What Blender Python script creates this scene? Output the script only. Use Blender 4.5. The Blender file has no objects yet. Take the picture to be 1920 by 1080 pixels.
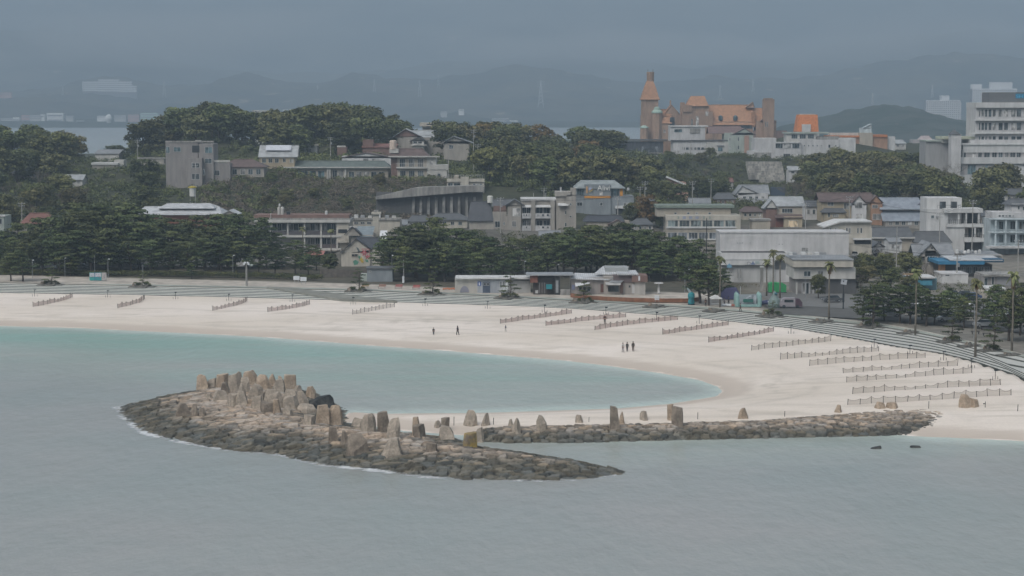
import bpy, bmesh, math, random
import numpy as np
from mathutils import Vector, Matrix
# ------------------------------------------------------------------ camera
FP = 3500.0                      # focal length in photo pixels (1920 wide)
TH = math.atan(340.0 / FP)       # pitch: the horizon lies at photo row 200
CH = 46.0                        # camera height above the sea
sc = bpy.context.scene
C = sc.collection
cd = bpy.data.cameras.new("camera"); cam = bpy.data.objects.new("camera", cd); C.objects.link(cam)
cam.location = (0, 0, CH); cam.rotation_euler = (math.pi / 2 - TH, 0, 0)
cd.sensor_width = 36; cd.lens = FP / 1920 * 36; cd.clip_start = 1; cd.clip_end = 60000
sc.camera = cam
# ------------------------------------------------------------------ sky, sun, exposure
SUN_EL, SUN_ROT = math.radians(48), math.radians(215)
wd = bpy.data.worlds.new("World"); sc.world = wd; wd.use_nodes = True
nt = wd.node_tree; nt.nodes.clear()
sky = nt.nodes.new("ShaderNodeTexSky"); sky.sky_type = 'NISHITA'; sky.sun_disc = False
sky.sun_elevation = SUN_EL; sky.sun_rotation = SUN_ROT; sky.dust_density = 4; sky.air_density = 1.2
hs = nt.nodes.new("ShaderNodeHueSaturation"); hs.inputs['Saturation'].default_value = 0.28
bg = nt.nodes.new("ShaderNodeBackground"); bg.inputs[1].default_value = 0.12
wo = nt.nodes.new("ShaderNodeOutputWorld")
nt.links.new(sky.outputs[0], hs.inputs['Color']); nt.links.new(hs.outputs[0], bg.inputs[0]); nt.links.new(bg.outputs[0], wo.inputs[0])
sl = bpy.data.lights.new("sun", 'SUN'); sl.energy = 1.1; sl.angle = math.radians(25); sl.color = (1, .97, .93)
so = bpy.data.objects.new("sun", sl); C.objects.link(so)
_sd = Vector((math.sin(SUN_ROT) * math.cos(SUN_EL), math.cos(SUN_ROT) * math.cos(SUN_EL), math.sin(SUN_EL)))
so.rotation_euler = _sd.to_track_quat('Z', 'Y').to_euler(); so.location = (0, 0, 400)
sc.view_settings.view_transform = 'Standard'; sc.view_settings.look = 'None'
sc.view_settings.exposure = 0.75; sc.view_settings.gamma = 1; sc.view_settings.use_curve_mapping = False
sc.render.engine = 'CYCLES'
sc.cycles.use_denoising = True
try: sc.cycles.denoiser = 'OPENIMAGEDENOISE'
except Exception: pass
sc.cycles.max_bounces = 6; sc.cycles.diffuse_bounces = 3; sc.cycles.glossy_bounces = 2
sc.cycles.transparent_max_bounces = 12; sc.cycles.volume_bounces = 0
sc.cycles.sample_clamp_indirect = 4
# ------------------------------------------------------------------ projection helpers
ct, st = math.cos(TH), math.sin(TH)
def ray(px, py):
    u, v = px - 960.0, 540.0 - py
    return (u, FP * ct + v * st, -FP * st + v * ct)
def at(px, py, d):
    r = ray(px, py); t = d / r[1]
    return Vector((r[0] * t, d, CH + r[2] * t))
def gz(px, py, z=0.0):
    r = ray(px, py); t = (z - CH) / r[2]
    return Vector((r[0] * t, r[1] * t, z))
def gp(px, py, zf):
    z = 1.0
    for _ in range(6):
        p = gz(px, py, z); z = 0.5 * z + 0.5 * zf(p.x, p.y)
    p = gz(px, py, z); p.z = zf(p.x, p.y); return p
def px_of(x, y, z):
    dz = z - CH
    cz = y * ct - dz * st; cy = y * st + dz * ct
    return 960 + FP * x / cz, 540 - FP * cy / cz
rng = np.random.default_rng(7); R = random.Random(11)
# ------------------------------------------------------------------ numeric noise
def _h(ix, iy, s):
    n = (ix.astype(np.int64) * 374761393 + iy.astype(np.int64) * 668265263 + s * 974711) & 0x7fffffff
    n = ((n ^ (n >> 13)) * 1274126177) & 0x7fffffff
    return ((n ^ (n >> 16)) & 0xffff) / 65535.0
def vn(x, y, s=0):
    x = np.asarray(x, float); y = np.asarray(y, float)
    ix, iy = np.floor(x), np.floor(y); fx, fy = x - ix, y - iy
    fx = fx * fx * (3 - 2 * fx); fy = fy * fy * (3 - 2 * fy)
    a = _h(ix, iy, s); b = _h(ix + 1, iy, s); c = _h(ix, iy + 1, s); d = _h(ix + 1, iy + 1, s)
    return (a * (1 - fx) + b * fx) * (1 - fy) + (c * (1 - fx) + d * fx) * fy
def fbm(x, y, o=4, s=0):
    t = 0; a = .5
    for k in range(o):
        t = t + a * (vn(np.asarray(x) * 2 ** k, np.asarray(y) * 2 ** k, s + k) - .5); a *= .5
    return t
# ------------------------------------------------------------------ materials
MATS = {}
def _new(key):
    m = bpy.data.materials.new(key); m.use_nodes = True; n = m.node_tree
    return m, n, n.nodes['Principled BSDF']
def N(n, t, **k):
    x = n.nodes.new(t)
    for a, b in k.items(): setattr(x, a, b)
    return x
def mixc(n, fac, a, b, blend='MIX'):
    x = N(n, 'ShaderNodeMix', data_type='RGBA', blend_type=blend)
    for sock, v in ((x.inputs[0], fac), (x.inputs[6], a), (x.inputs[7], b)):
        if isinstance(v, (int, float)): sock.default_value = v
        elif isinstance(v, tuple): sock.default_value = (*v[:3], 1)
        else: n.links.new(v, sock)
    return x.outputs[2]
def noise(n, scale, detail=4, vec=None, rough=.55):
    x = N(n, 'ShaderNodeTexNoise'); x.inputs['Scale'].default_value = scale; x.inputs['Detail'].default_value = detail
    x.inputs['Roughness'].default_value = rough
    if vec is not None: n.links.new(vec, x.inputs['Vector'])
    return x.outputs['Fac']
def ramp(n, fac, pts):
    x = N(n, 'ShaderNodeValToRGB'); e = x.color_ramp.elements
    while len(e) < len(pts): e.new(.5)
    for q, (p, c) in zip(e, pts): q.position = p; q.color = (*c, 1) if isinstance(c, tuple) else (c, c, c, 1)
    n.links.new(fac, x.inputs[0]); return x.outputs[0]
def objco(n, sx=1, sy=1, sz=1, which='Object'):
    t = N(n, 'ShaderNodeTexCoord'); m = N(n, 'ShaderNodeMapping'); m.inputs['Scale'].default_value = (sx, sy, sz)
    n.links.new(t.outputs[which], m.inputs[0]); return m.outputs[0]
def bump(n, b, h, dist=.05, st_=.6):
    x = N(n, 'ShaderNodeBump'); x.inputs['Strength'].default_value = st_; x.inputs['Distance'].default_value = dist
    n.links.new(h, x.inputs['Height']); n.links.new(x.outputs[0], b.inputs['Normal'])
def wall(rgb, dirt=.17, rough=.85):
    k = 'wall_%.2f_%.2f_%.2f_%.2f' % (*rgb, dirt)
    if k in MATS: return MATS[k]
    m, n, b = _new(k)
    f1 = noise(n, .5, 5, objco(n, 1, 1, .25)); f2 = noise(n, 1.4, 4, objco(n, .7, .7, .22))
    r1 = ramp(n, f1, [(.35, 1 - dirt), (.62, 1.0)]); r2 = ramp(n, f2, [(.3, 1 - dirt * .8), (.6, 1.0)])
    c = mixc(n, 1, r1, r2, 'MULTIPLY'); c = mixc(n, 1, c, rgb, 'MULTIPLY')
    n.links.new(c, b.inputs['Base Color']); b.inputs['Roughness'].default_value = rough
    b.inputs['Specular IOR Level'].default_value = .25
    MATS[k] = m; return m
def plain(rgb, rough=.7, metal=0, spec=.3, var=.12):
    k = 'plain_%.2f_%.2f_%.2f_%.2f_%.1f' % (*rgb, rough, metal)
    if k in MATS: return MATS[k]
    m, n, b = _new(k)
    r1 = ramp(n, noise(n, 1.3, 4, objco(n)), [(.3, 1 - var), (.7, 1 + var * .3)])
    n.links.new(mixc(n, 1, r1, rgb, 'MULTIPLY'), b.inputs['Base Color'])
    b.inputs['Roughness'].default_value = rough; b.inputs['Metallic'].default_value = metal; b.inputs['Specular IOR Level'].default_value = spec
    MATS[k] = m; return m
def roofm(rgb, tile=.35, rough=.6):
    k = 'roof_%.2f_%.2f_%.2f_%.2f' % (*rgb, tile)
    if k in MATS: return MATS[k]
    m, n, b = _new(k); co = objco(n)
    w = N(n, 'ShaderNodeTexWave', wave_type='BANDS', bands_direction='X'); w.inputs['Scale'].default_value = 1 / tile / 3.0
    n.links.new(co, w.inputs['Vector'])
    r1 = ramp(n, noise(n, .6, 5, co), [(.32, .72), (.66, 1.08)]); r2 = ramp(n, w.outputs[1], [(.0, .78), (.5, 1.0)])
    c = mixc(n, 1, r1, r2, 'MULTIPLY'); n.links.new(mixc(n, 1, c, rgb, 'MULTIPLY'), b.inputs['Base Color'])
    b.inputs['Roughness'].default_value = rough; bump(n, b, w.outputs[1], .05, .5)
    MATS[k] = m; return m
def glassm(rgb=(.03, .04, .045)):
    k = 'glass_%.2f_%.2f_%.2f' % rgb
    if k in MATS: return MATS[k]
    m, n, b = _new(k)
    r = ramp(n, noise(n, .35, 2, objco(n, 1.6, 1, .8)), [(.35, .5), (.5, 1.0), (.62, 2.6)])
    n.links.new(mixc(n, 1, r, rgb, 'MULTIPLY'), b.inputs['Base Color'])
    b.inputs['Roughness'].default_value = .12; b.inputs['Specular IOR Level'].default_value = .5
    MATS[k] = m; return m
def leafm(key, dark, light, var=.25):
    if key in MATS: return MATS[key]
    m, n, b = _new(key)
    a = N(n, 'ShaderNodeAttribute', attribute_name='tint'); oi = N(n, 'ShaderNodeObjectInfo')
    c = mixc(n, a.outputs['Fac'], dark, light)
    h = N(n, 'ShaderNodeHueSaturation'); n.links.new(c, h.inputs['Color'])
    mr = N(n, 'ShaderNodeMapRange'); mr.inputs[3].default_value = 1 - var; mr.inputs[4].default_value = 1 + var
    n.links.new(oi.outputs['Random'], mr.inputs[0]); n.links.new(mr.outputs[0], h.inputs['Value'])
    mr2 = N(n, 'ShaderNodeMapRange'); mr2.inputs[3].default_value = .475; mr2.inputs[4].default_value = .52
    mm = N(n, 'ShaderNodeMath', operation='FRACT'); m3 = N(n, 'ShaderNodeMath', operation='MULTIPLY'); m3.inputs[1].default_value = 7.31
    n.links.new(oi.outputs['Random'], m3.inputs[0]); n.links.new(m3.outputs[0], mm.inputs[0]); n.links.new(mm.outputs[0], mr2.inputs[0])
    n.links.new(mr2.outputs[0], h.inputs['Hue'])
    n.links.new(h.outputs[0], b.inputs['Base Color']); b.inputs['Roughness'].default_value = .65; b.inputs['Specular IOR Level'].default_value = .2
    MATS[key] = m; return m
WHITE = wall((.56, .56, .55)); OFFW = wall((.48, .47, .44)); CREAM = wall((.47, .44, .38)); CONC = wall((.34, .33, .31), .4)
DARKM = plain((.03, .035, .04), .6); BARK = plain((.10, .08, .065), .9, var=.4); STEEL = plain((.3, .31, .32), .5, .3)
FRAME = plain((.45, .46, .46), .5); GLASS = glassm(); GLASSB = glassm((.05, .08, .09)); CONCP = plain((.33, .33, .31), .8)
RAIL = plain((.5, .5, .49), .5); POLEM = plain((.32, .31, .29), .85)
# ------------------------------------------------------------------ mesh builder
class MB:
    def __init__(s): s.v = []; s.f = []; s.m = []
    def add(s, vs, fs, m=0):
        o = len(s.v); s.v += [tuple(p) for p in vs]; s.f += [tuple(o + i for i in f) for f in fs]; s.m += [m] * len(fs); return s
    def box(s, x0, x1, y0, y1, z0, z1, m=0):
        x0, x1 = min(x0, x1), max(x0, x1); y0, y1 = min(y0, y1), max(y0, y1); z0, z1 = min(z0, z1), max(z0, z1)
        return s.add([(x0, y0, z0), (x1, y0, z0), (x1, y1, z0), (x0, y1, z0), (x0, y0, z1), (x1, y0, z1), (x1, y1, z1), (x0, y1, z1)],
              [(0, 3, 2, 1), (4, 5, 6, 7), (0, 1, 5, 4), (1, 2, 6, 5), (2, 3, 7, 6), (3, 0, 4, 7)], m)
    def prism(s, poly, y0, y1, m=0):          # polygon in xz, extruded along y
        n = len(poly)
        a = sum(poly[i][0] * poly[(i + 1) % n][1] - poly[(i + 1) % n][0] * poly[i][1] for i in range(n))
        if a < 0: poly = poly[::-1]
        vs = [(p[0], y0, p[1]) for p in poly] + [(p[0], y1, p[1]) for p in poly]
        return s.add(vs, [tuple(range(n)), tuple(range(2 * n - 1, n - 1, -1))] + [(i, n + i, n + (i + 1) % n, (i + 1) % n) for i in range(n)], m)
    def prismx(s, poly, x0, x1, m=0):         # polygon in yz, extruded along x
        n = len(poly)
        a = sum(poly[i][0] * poly[(i + 1) % n][1] - poly[(i + 1) % n][0] * poly[i][1] for i in range(n))
        if a < 0: poly = poly[::-1]
        vs = [(x0, p[0], p[1]) for p in poly] + [(x1, p[0], p[1]) for p in poly]
        return s.add(vs, [tuple(range(n - 1, -1, -1)), tuple(range(n, 2 * n))] + [(i, (i + 1) % n, n + (i + 1) % n, n + i) for i in range(n)], m)
    def tube(s, pts, rad, n=6, m=0, cap=True):
        pts = [Vector(p) for p in pts]; k = len(pts)
        if not hasattr(rad, '__len__'): rad = [rad] * k
        vs = []
        for i, p in enumerate(pts):
            d = (pts[min(i + 1, k - 1)] - pts[max(i - 1, 0)])
            d = d.normalized() if d.length > 1e-9 else Vector((0, 0, 1))
            a = d.cross(Vector((0, 0, 1))) if abs(d.z) < .9 else d.cross(Vector((0, 1, 0)))
            a.normalize(); b = d.cross(a)
            for j in range(n):
                t = 2 * math.pi * j / n; vs.append(p + a * math.cos(t) * rad[i] + b * math.sin(t) * rad[i])
        fs = [(i * n + j, i * n + (j + 1) % n, (i + 1) * n + (j + 1) % n, (i + 1) * n + j) for i in range(k - 1) for j in range(n)]
        if cap: fs += [tuple(range(n - 1, -1, -1)), tuple(range((k - 1) * n, k * n))]
        return s.add(vs, fs, m)
    def lathe(s, prof, n=12, c=(0, 0), m=0):
        vs = []; 
        for r, z in prof:
            for j in range(n):
                t = 2 * math.pi * (j + .5) / n; vs.append((c[0] + r * math.cos(t), c[1] + r * math.sin(t), z))
        k = len(prof)
        fs = [(i * n + j, i * n + (j + 1) % n, (i + 1) * n + (j + 1) % n, (i + 1) * n + j) for i in range(k - 1) for j in range(n)]
        fs += [tuple(range(n - 1, -1, -1)), tuple(range((k - 1) * n, k * n))]
        return s.add(vs, fs, m)
    def build(s, name, mats, parent=None, smooth=False, tint=None):
        me = bpy.data.meshes.new(name); me.from_pydata([tuple(v) for v in s.v], [], s.f)
        for m in (mats if isinstance(mats, (list, tuple)) else [mats]): me.materials.append(m)
        if any(s.m): me.polygons.foreach_set('material_index', s.m)
        if smooth: me.polygons.foreach_set('use_smooth', [True] * len(me.polygons))
        me.update(); o = bpy.data.objects.new(name, me); C.objects.link(o)
        if parent is not None: o.parent = parent
        return o
def tag(o, label, cat=None, group=None, kind=None):
    if label: o['label'] = label
    if cat: o['category'] = cat
    if group: o['group'] = group
    if kind: o['kind'] = kind
    return o
def empty(name, loc, yaw=0, label=None, cat=None, group=None):
    o = bpy.data.objects.new(name, None); C.objects.link(o); o.location = loc; o.rotation_euler = (0, 0, yaw)
    o.empty_display_size = .2
    return tag(o, label, cat, group)
def kids(o): return [x for x in ALLK.get(o.name, [])]
def copy_tree(root, loc, yaw=0, scale=None, label=None, group=None):
    r = root.copy(); C.objects.link(r); r.location = loc; r.rotation_euler = (0, 0, yaw)
    if scale is not None: r.scale = scale if hasattr(scale, '__len__') else (scale,) * 3
    if label: r['label'] = label
    if group: r['group'] = group
    for ch in KIDS[root.name]:
        c = ch.copy(); C.objects.link(c); c.parent = r
        for g in KIDS.get(ch.name, []):
            q = g.copy(); C.objects.link(q); q.parent = c
    return r
KIDS = {}
def reg(root):
    KIDS[root.name] = [o for o in bpy.data.objects if o.parent is root]
    for k in KIDS[root.name]: KIDS[k.name] = [o for o in bpy.data.objects if o.parent is k]
    return root
ONES = "first second third fourth fifth sixth seventh eighth ninth tenth eleventh twelfth thirteenth fourteenth fifteenth sixteenth seventeenth eighteenth nineteenth".split()
TENS = {2: 'twent', 3: 'thirt', 4: 'fort', 5: 'fift', 6: 'sixt', 7: 'sevent', 8: 'eight'}
def ordn(i):                       # i from 1
    if i < 20: return ONES[i - 1]
    t, u = divmod(i, 10)
    return TENS[t] + 'ieth' if u == 0 else TENS[t] + 'y-' + ONES[u - 1]
def interp(pts, x):
    xs = [p[0] for p in pts]; ys = [p[1] for p in pts]
    return np.interp(x, xs, ys)
# ================================================================== the shore
def pts0(l, z=0.0): return [(gz(a, b, z).x, gz(a, b, z).y) for a, b in l]
def sdist(poly, X, Y):
    X = np.asarray(X, float); Y = np.asarray(Y, float)
    best = np.full(X.shape, 1e9); ins = np.zeros(X.shape, bool)
    n = len(poly)
    for i in range(n):
        ax, ay = poly[i]; bx, by = poly[(i + 1) % n]
        dx, dy = bx - ax, by - ay; L = dx * dx + dy * dy + 1e-9
        t = np.clip(((X - ax) * dx + (Y - ay) * dy) / L, 0, 1)
        best = np.minimum(best, np.hypot(X - ax - t * dx, Y - ay - t * dy))
        if abs(dy) > 1e-9:
            c = ((ay > Y) != (by > Y)) & (X < dx * (Y - ay) / dy + ax); ins ^= c
    return np.where(ins, best, -best)
LAGOON = [(-300, 606), (0, 611), (150, 615), (250, 620), (360, 625), (480, 631), (600, 640), (700, 648), (830, 657), (950, 667), (1060, 676),
          (1135, 685), (1235, 699), (1310, 712), (1347, 725), (1356, 733), (1345, 743), (1260, 757), (1160, 766), (1010, 771),
          (920, 774), (717, 776), (655, 773), (640, 790), (760, 808), (900, 818), (1200, 818), (1500, 808), (1650, 812), (1720, 818), (1800, 821),
          (1920, 827), (2100, 836), (2400, 850)]
LAND = pts0(LAGOON)
LAND = [(-900., LAND[0][1] + 20)] + LAND + [(420., 150.), (900., 150.), (900., 800.), (-900., 800.)]
FRONT = [(222, 765), (235, 782), (262, 805), (300, 819), (360, 833), (430, 845), (520, 853), (600, 871), (700, 881), (800, 894), (870, 899),
         (960, 901), (1060, 901), (1130, 895), (1180, 885)]
BACK = [(1100, 868), (1030, 856), (960, 846), (905, 838), (860, 824), (760, 813), (658, 801), (650, 774), (624, 752), (580, 734), (520, 728),
        (450, 727), (380, 731), (320, 741), (260, 754)]
ISLE = pts0(FRONT + BACK)
GF = [(868, 828), (950, 831), (1060, 831), (1150, 829), (1300, 825), (1450, 822), (1600, 819), (1700, 816), (1765, 810), (1800, 802)]
GB = [(1830, 787), (1850, 780), (1760, 772), (1690, 774), (1600, 782), (1500, 790), (1400, 797), (1200, 803), (1050, 805), (950, 807), (890, 810)]
GROYNE = pts0(GF + GB)
def iz(X, Y):
    d = sdist(ISLE, X, Y); return np.where(d > -3, 3.0 * (1 - np.exp(-np.maximum(d, -3) / 11.0)), -1.5)
def gyz(X, Y):
    d = sdist(GROYNE, X, Y); return np.where(d > -3, 1.55 * (1 - np.exp(-np.maximum(d, -3) / 2.4)), -1.5)
def sandz(X, Y):
    X = np.asarray(X, float); Y = np.asarray(Y, float)
    d = sdist(LAND, X, Y)
    z = np.where(d > 0, 2.55 * (1 - np.exp(-d / 17.0)), np.maximum(.06 * d, -2.5))
    return z + np.where(d > 2, .09 * fbm(X / 9, Y / 5, 4, 3), 0)
def shorez(x, y):
    return float(max(sandz(x, y), iz(x, y), gyz(x, y)))
def grid(name, xs, ys, zf, mat, smooth=True, keep=None, attrs=None):
    X, Y = np.meshgrid(xs, ys); Z = zf(X, Y); nx, ny = len(xs), len(ys)
    me = bpy.data.meshes.new(name)
    co = np.stack([X.ravel(), Y.ravel(), Z.ravel()], 1)
    i = np.arange(nx * ny).reshape(ny, nx)
    q = np.stack([i[:-1, :-1].ravel(), i[:-1, 1:].ravel(), i[1:, 1:].ravel(), i[1:, :-1].ravel()], 1)
    if keep is not None:
        K = keep(X, Y, Z); kk = (K[:-1, :-1] | K[:-1, 1:] | K[1:, 1:] | K[1:, :-1]).ravel(); q = q[kk]
        used = np.unique(q); mp = np.zeros(nx * ny, int); mp[used] = np.arange(len(used)); q = mp[q]; co = co[used]
    else: used = np.arange(nx * ny)
    me.vertices.add(len(co)); me.vertices.foreach_set('co', co.astype(np.float32).ravel())
    me.loops.add(q.size); me.loops.foreach_set('vertex_index', q.astype(np.int32).ravel())
    me.polygons.add(len(q)); me.polygons.foreach_set('loop_start', np.arange(0, q.size, 4, dtype=np.int32))
    me.polygons.foreach_set('loop_total', np.full(len(q), 4, dtype=np.int32))
    me.update(calc_edges=True)
    me.polygons.foreach_set('use_smooth', [smooth] * len(q))
    me.materials.append(mat)
    for k, fn in (attrs or {}).items():
        v = fn(X, Y, Z)
        if v.ndim == 3:
            a = me.color_attributes.new(k, 'FLOAT_COLOR', 'POINT'); v = v.reshape(-1, v.shape[-1])[used]
            a.data.foreach_set('color', np.concatenate([v, np.ones((len(v), 1))], 1).astype(np.float32).ravel())
        else:
            a = me.attributes.new(k, 'FLOAT', 'POINT'); a.data.foreach_set('value', v.ravel()[used].astype(np.float32))
    o = bpy.data.objects.new(name, me); C.objects.link(o); return o
# step curves (world): foot of the steps z=2.0, head z=3.2
FOOT = [(-300, 546), (0, 549), (250, 553), (480, 558.5), (692, 564.5), (780, 568), (960, 573.5), (1095, 580), (1185, 587), (1317, 597), (1422, 609), (1490, 616),
        (1590, 633), (1690, 652), (1765, 663), (1827, 678), (1877, 695), (1919, 708), (1990, 740), (2050, 780)]
HEAD = [(-300, 529), (0, 531), (120, 534), (295, 537.5), (480, 541), (692, 546), (830, 552), (937, 556.5), (980, 559.5), (1120, 567), (1247, 575), (1370, 584), (1435, 590),
        (1477, 595), (1570, 605), (1660, 615), (1740, 629), (1815, 646), (1877, 660), (1920, 671), (1990, 692), (2080, 720)]
ZF, ZH = 2.55, 3.25
FW = pts0(FOOT, ZF); HW = pts0(HEAD, ZH)
def yF(x): return np.interp(x, [p[0] for p in FW], [p[1] for p in FW])
def yH(x): return np.interp(x, [p[0] for p in HW], [p[1] for p in HW])
# ---- sand
def sandmat():
    m, n, b = _new('white_sand'); co = objco(n, 1, 1, 1)
    geo = N(n, 'ShaderNodeNewGeometry'); sp = N(n, 'ShaderNodeSeparateXYZ'); n.links.new(geo.outputs['Position'], sp.inputs[0])
    big = noise(n, .03, 5, objco(n, .5, 1.6, 1)); med = noise(n, .25, 5, objco(n, .35, 1.5, 1)); fine = noise(n, 2.5, 4, co)
    dry = mixc(n, ramp(n, big, [(.4, 0.), (.62, 1.)]), (.70, .63, .565), (.62, .55, .475))
    dry = mixc(n, ramp(n, med, [(.54, 0.), (.66, .6)]), dry, (.50, .44, .37))
    dry = mixc(n, 1, dry, ramp(n, fine, [(.3, .93), (.7, 1.03)]), 'MULTIPLY')
    a = N(n, 'ShaderNodeMath', operation='MULTIPLY_ADD'); n.links.new(med, a.inputs[0]); a.inputs[1].default_value = .5; n.links.new(sp.outputs[2], a.inputs[2])
    wet = ramp(n, a.outputs[0], [(.22, (.0,) * 3), (.30, (1,) * 3), (.75, (.8,) * 3), (1.05, (0,) * 3)])
    tr = N(n, 'ShaderNodeAttribute', attribute_name='tracks'); dry = mixc(n, tr.outputs['Fac'], dry, (.42, .375, .32))
    c = mixc(n, wet, dry, (.47, .405, .345))
    n.links.new(c, b.inputs['Base Color']); b.inputs['Roughness'].default_value = .9; b.inputs['Specular IOR Level'].default_value = .1
    bump(n, b, noise(n, 1.1, 5, objco(n, .6, 1.4, 1)), .12, .5); return m
def tracks_attr(X, Y, Z):
    d = sdist(LAND, X, Y); w = 0
    for d0, s, a in ((9, 1, .55), (15, 2, .45), (23, 3, .35)):
        w = w + a * np.exp(-((d - d0 - 4 * fbm(X / 30, Y / 30, 3, 60 + s)) / .8) ** 2) * np.clip(.3 + 3.2 * fbm(X / 14, Y / 14, 3, 70 + s), 0, 1)
    p0 = gz(1430, 712, 2); blob = np.exp(-(((X - p0.x) / 11) ** 2 + ((Y - p0.y) / 10) ** 2))
    p1 = gz(760, 600, 2); blob = blob + .8 * np.exp(-(((X - p1.x) / 22) ** 2 + ((Y - p1.y) / 5) ** 2))
    w = w + blob * np.clip(4 * fbm(X / 2.2, Y / 3.5, 4, 81), 0, .8)
    w = w + .35 * np.clip(5 * fbm(X / 3.0, Y / 3.0, 4, 91) - .75, 0, 1) + .3 * np.exp(-((Y - yF(X) + 2.2) / 1.2) ** 2) * vn(X / 3, Y / 3, 3)
    for k in range(9):
        q = random.Random(90 + k); x0, y0 = q.uniform(-60, 70), q.uniform(-14, 12); sl_ = q.uniform(-.25, .1); yc = np.interp(X, [-130, 0, 60, 100], [415, 375, 345, 330]) + y0 + sl_ * (X - x0) + 2.5 * fbm(X / 12, Y * 0, 3, k)
        w = w + .4 * np.exp(-((Y - yc) / .7) ** 2) * ((X > x0 - 28) & (X < x0 + 28)) * (d > 5)
    return np.clip(w, 0, .85) * (d > 3)
xs = np.concatenate([np.arange(-260, -135, 6), np.arange(-135, 135, .8), np.arange(136, 300, 6)])
o = grid('beach', xs, np.arange(200, 470, .8), lambda X, Y: np.where(Y > yF(X) + 1.2, -1.0, np.where(Y > yF(X) - 3, np.maximum(sandz(X, Y), 0) * .25 + ZF * .75 + .02 + .12 * fbm(X / 4, Y / 4, 3, 9), sandz(X, Y))), sandmat(),
         keep=lambda X, Y, Z: (Y < yF(X) + 2.5) & (Z > -2.4), attrs={'tracks': tracks_attr})
tag(o, 'wide white sand beach curving round the turquoise lagoon', kind='structure')
# ---- sea
def seamat():
    m, n, b = _new('sea_water')
    a = N(n, 'ShaderNodeAttribute', attribute_name='shore'); l = N(n, 'ShaderNodeAttribute', attribute_name='lagoon')
    big = noise(n, .02, 5, objco(n, .8, .7, 1))
    deep = mixc(n, ramp(n, big, [(.38, 0.), (.62, 1.)]), (.262, .29, .275), (.308, .306, .29))
    lag = mixc(n, ramp(n, noise(n, .05, 4, objco(n, .25, 1.5, 1)), [(.35, 0.), (.65, 1.)]), (.29, .36, .315), (.345, .355, .325))
    c = mixc(n, l.outputs['Fac'], deep, lag)
    nr = N(n, 'ShaderNodeAttribute', attribute_name='near'); c = mixc(n, nr.outputs['Fac'], c, (.19, .375, .315))
    c = mixc(n, a.outputs['Fac'], c, (.46, .53, .48))
    n.links.new(c, b.inputs['Base Color']); b.inputs['Roughness'].default_value = .22; b.inputs['IOR'].default_value = 1.33
    b.inputs['Specular IOR Level'].default_value = .42
    w1 = noise(n, .5, 7, objco(n, 1.0, .42, 1), .62); w2 = noise(n, .09, 4, objco(n, .8, .5, 1))
    ad = N(n, 'ShaderNodeMath', operation='MULTIPLY_ADD'); n.links.new(w2, ad.inputs[0]); ad.inputs[1].default_value = 1.6; n.links.new(w1, ad.inputs[2])
    bump(n, b, ad.outputs[0], .8, .33); return m
def shore_attr(X, Y, Z):
    d = -sdist(LAND, X, Y); lg = lagoon_attr(X, Y, Z)
    w = 6.0 + 7.0 * fbm(X / 10, Y / 8, 3, 4)
    return np.clip(1 - d / np.maximum(w, .8), 0, 1) ** 1.1 * .9 + np.exp(-np.maximum(d, 0) / 7) * .3 * lg
def near_attr(X, Y, Z):
    d = -sdist(LAND, X, Y); return np.exp(-((np.maximum(d, 0) - 14) / 20) ** 2) * lagoon_attr(X, Y, Z) * np.clip((Y - 300) / 70, 0, 1) * (.75 + .8 * fbm(X / 25, Y / 5, 3, 14))
LAGP = pts0([(-600, 603), (-600, 690), (0, 690), (250, 715), (420, 735), (560, 745), (640, 765), (640, 800), (1400, 800), (1400, 600)])
GAP = pts0([(880, 845), (880, 815), (1920, 800), (1960, 850), (1500, 865), (1160, 880)])
def lagoon_attr(X, Y, Z):
    a = 1 / (1 + np.exp(-(sdist(LAGP, X, Y) + 12 * fbm(X / 40, Y / 14, 3, 8) - 2) / 6.5))
    g = .62 / (1 + np.exp(-(sdist(GAP, X, Y) + 6 * fbm(X / 30, Y / 8, 3, 5)) / 3.0))
    return np.clip(np.maximum(a, g), 0, 1)
xs = np.concatenate([[-22000, -9000, -4000, -1500, -700, -400], np.arange(-260, 260, 2.0), [400, 700, 1500, 4000, 9000, 22000]])
ys = np.concatenate([[-6000, -1500, -300, 0, 60, 100, 130], np.arange(150, 420, 1.5), [440, 500, 700, 1000, 2000, 4000, 9000, 22000]])
o = grid('sea', xs, ys, lambda X, Y: X * 0, seamat(), attrs={'shore': shore_attr, 'lagoon': lagoon_attr, 'near': near_attr})
tag(o, 'calm sea, grey blue outside and turquoise in the lagoon', kind='structure')
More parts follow.
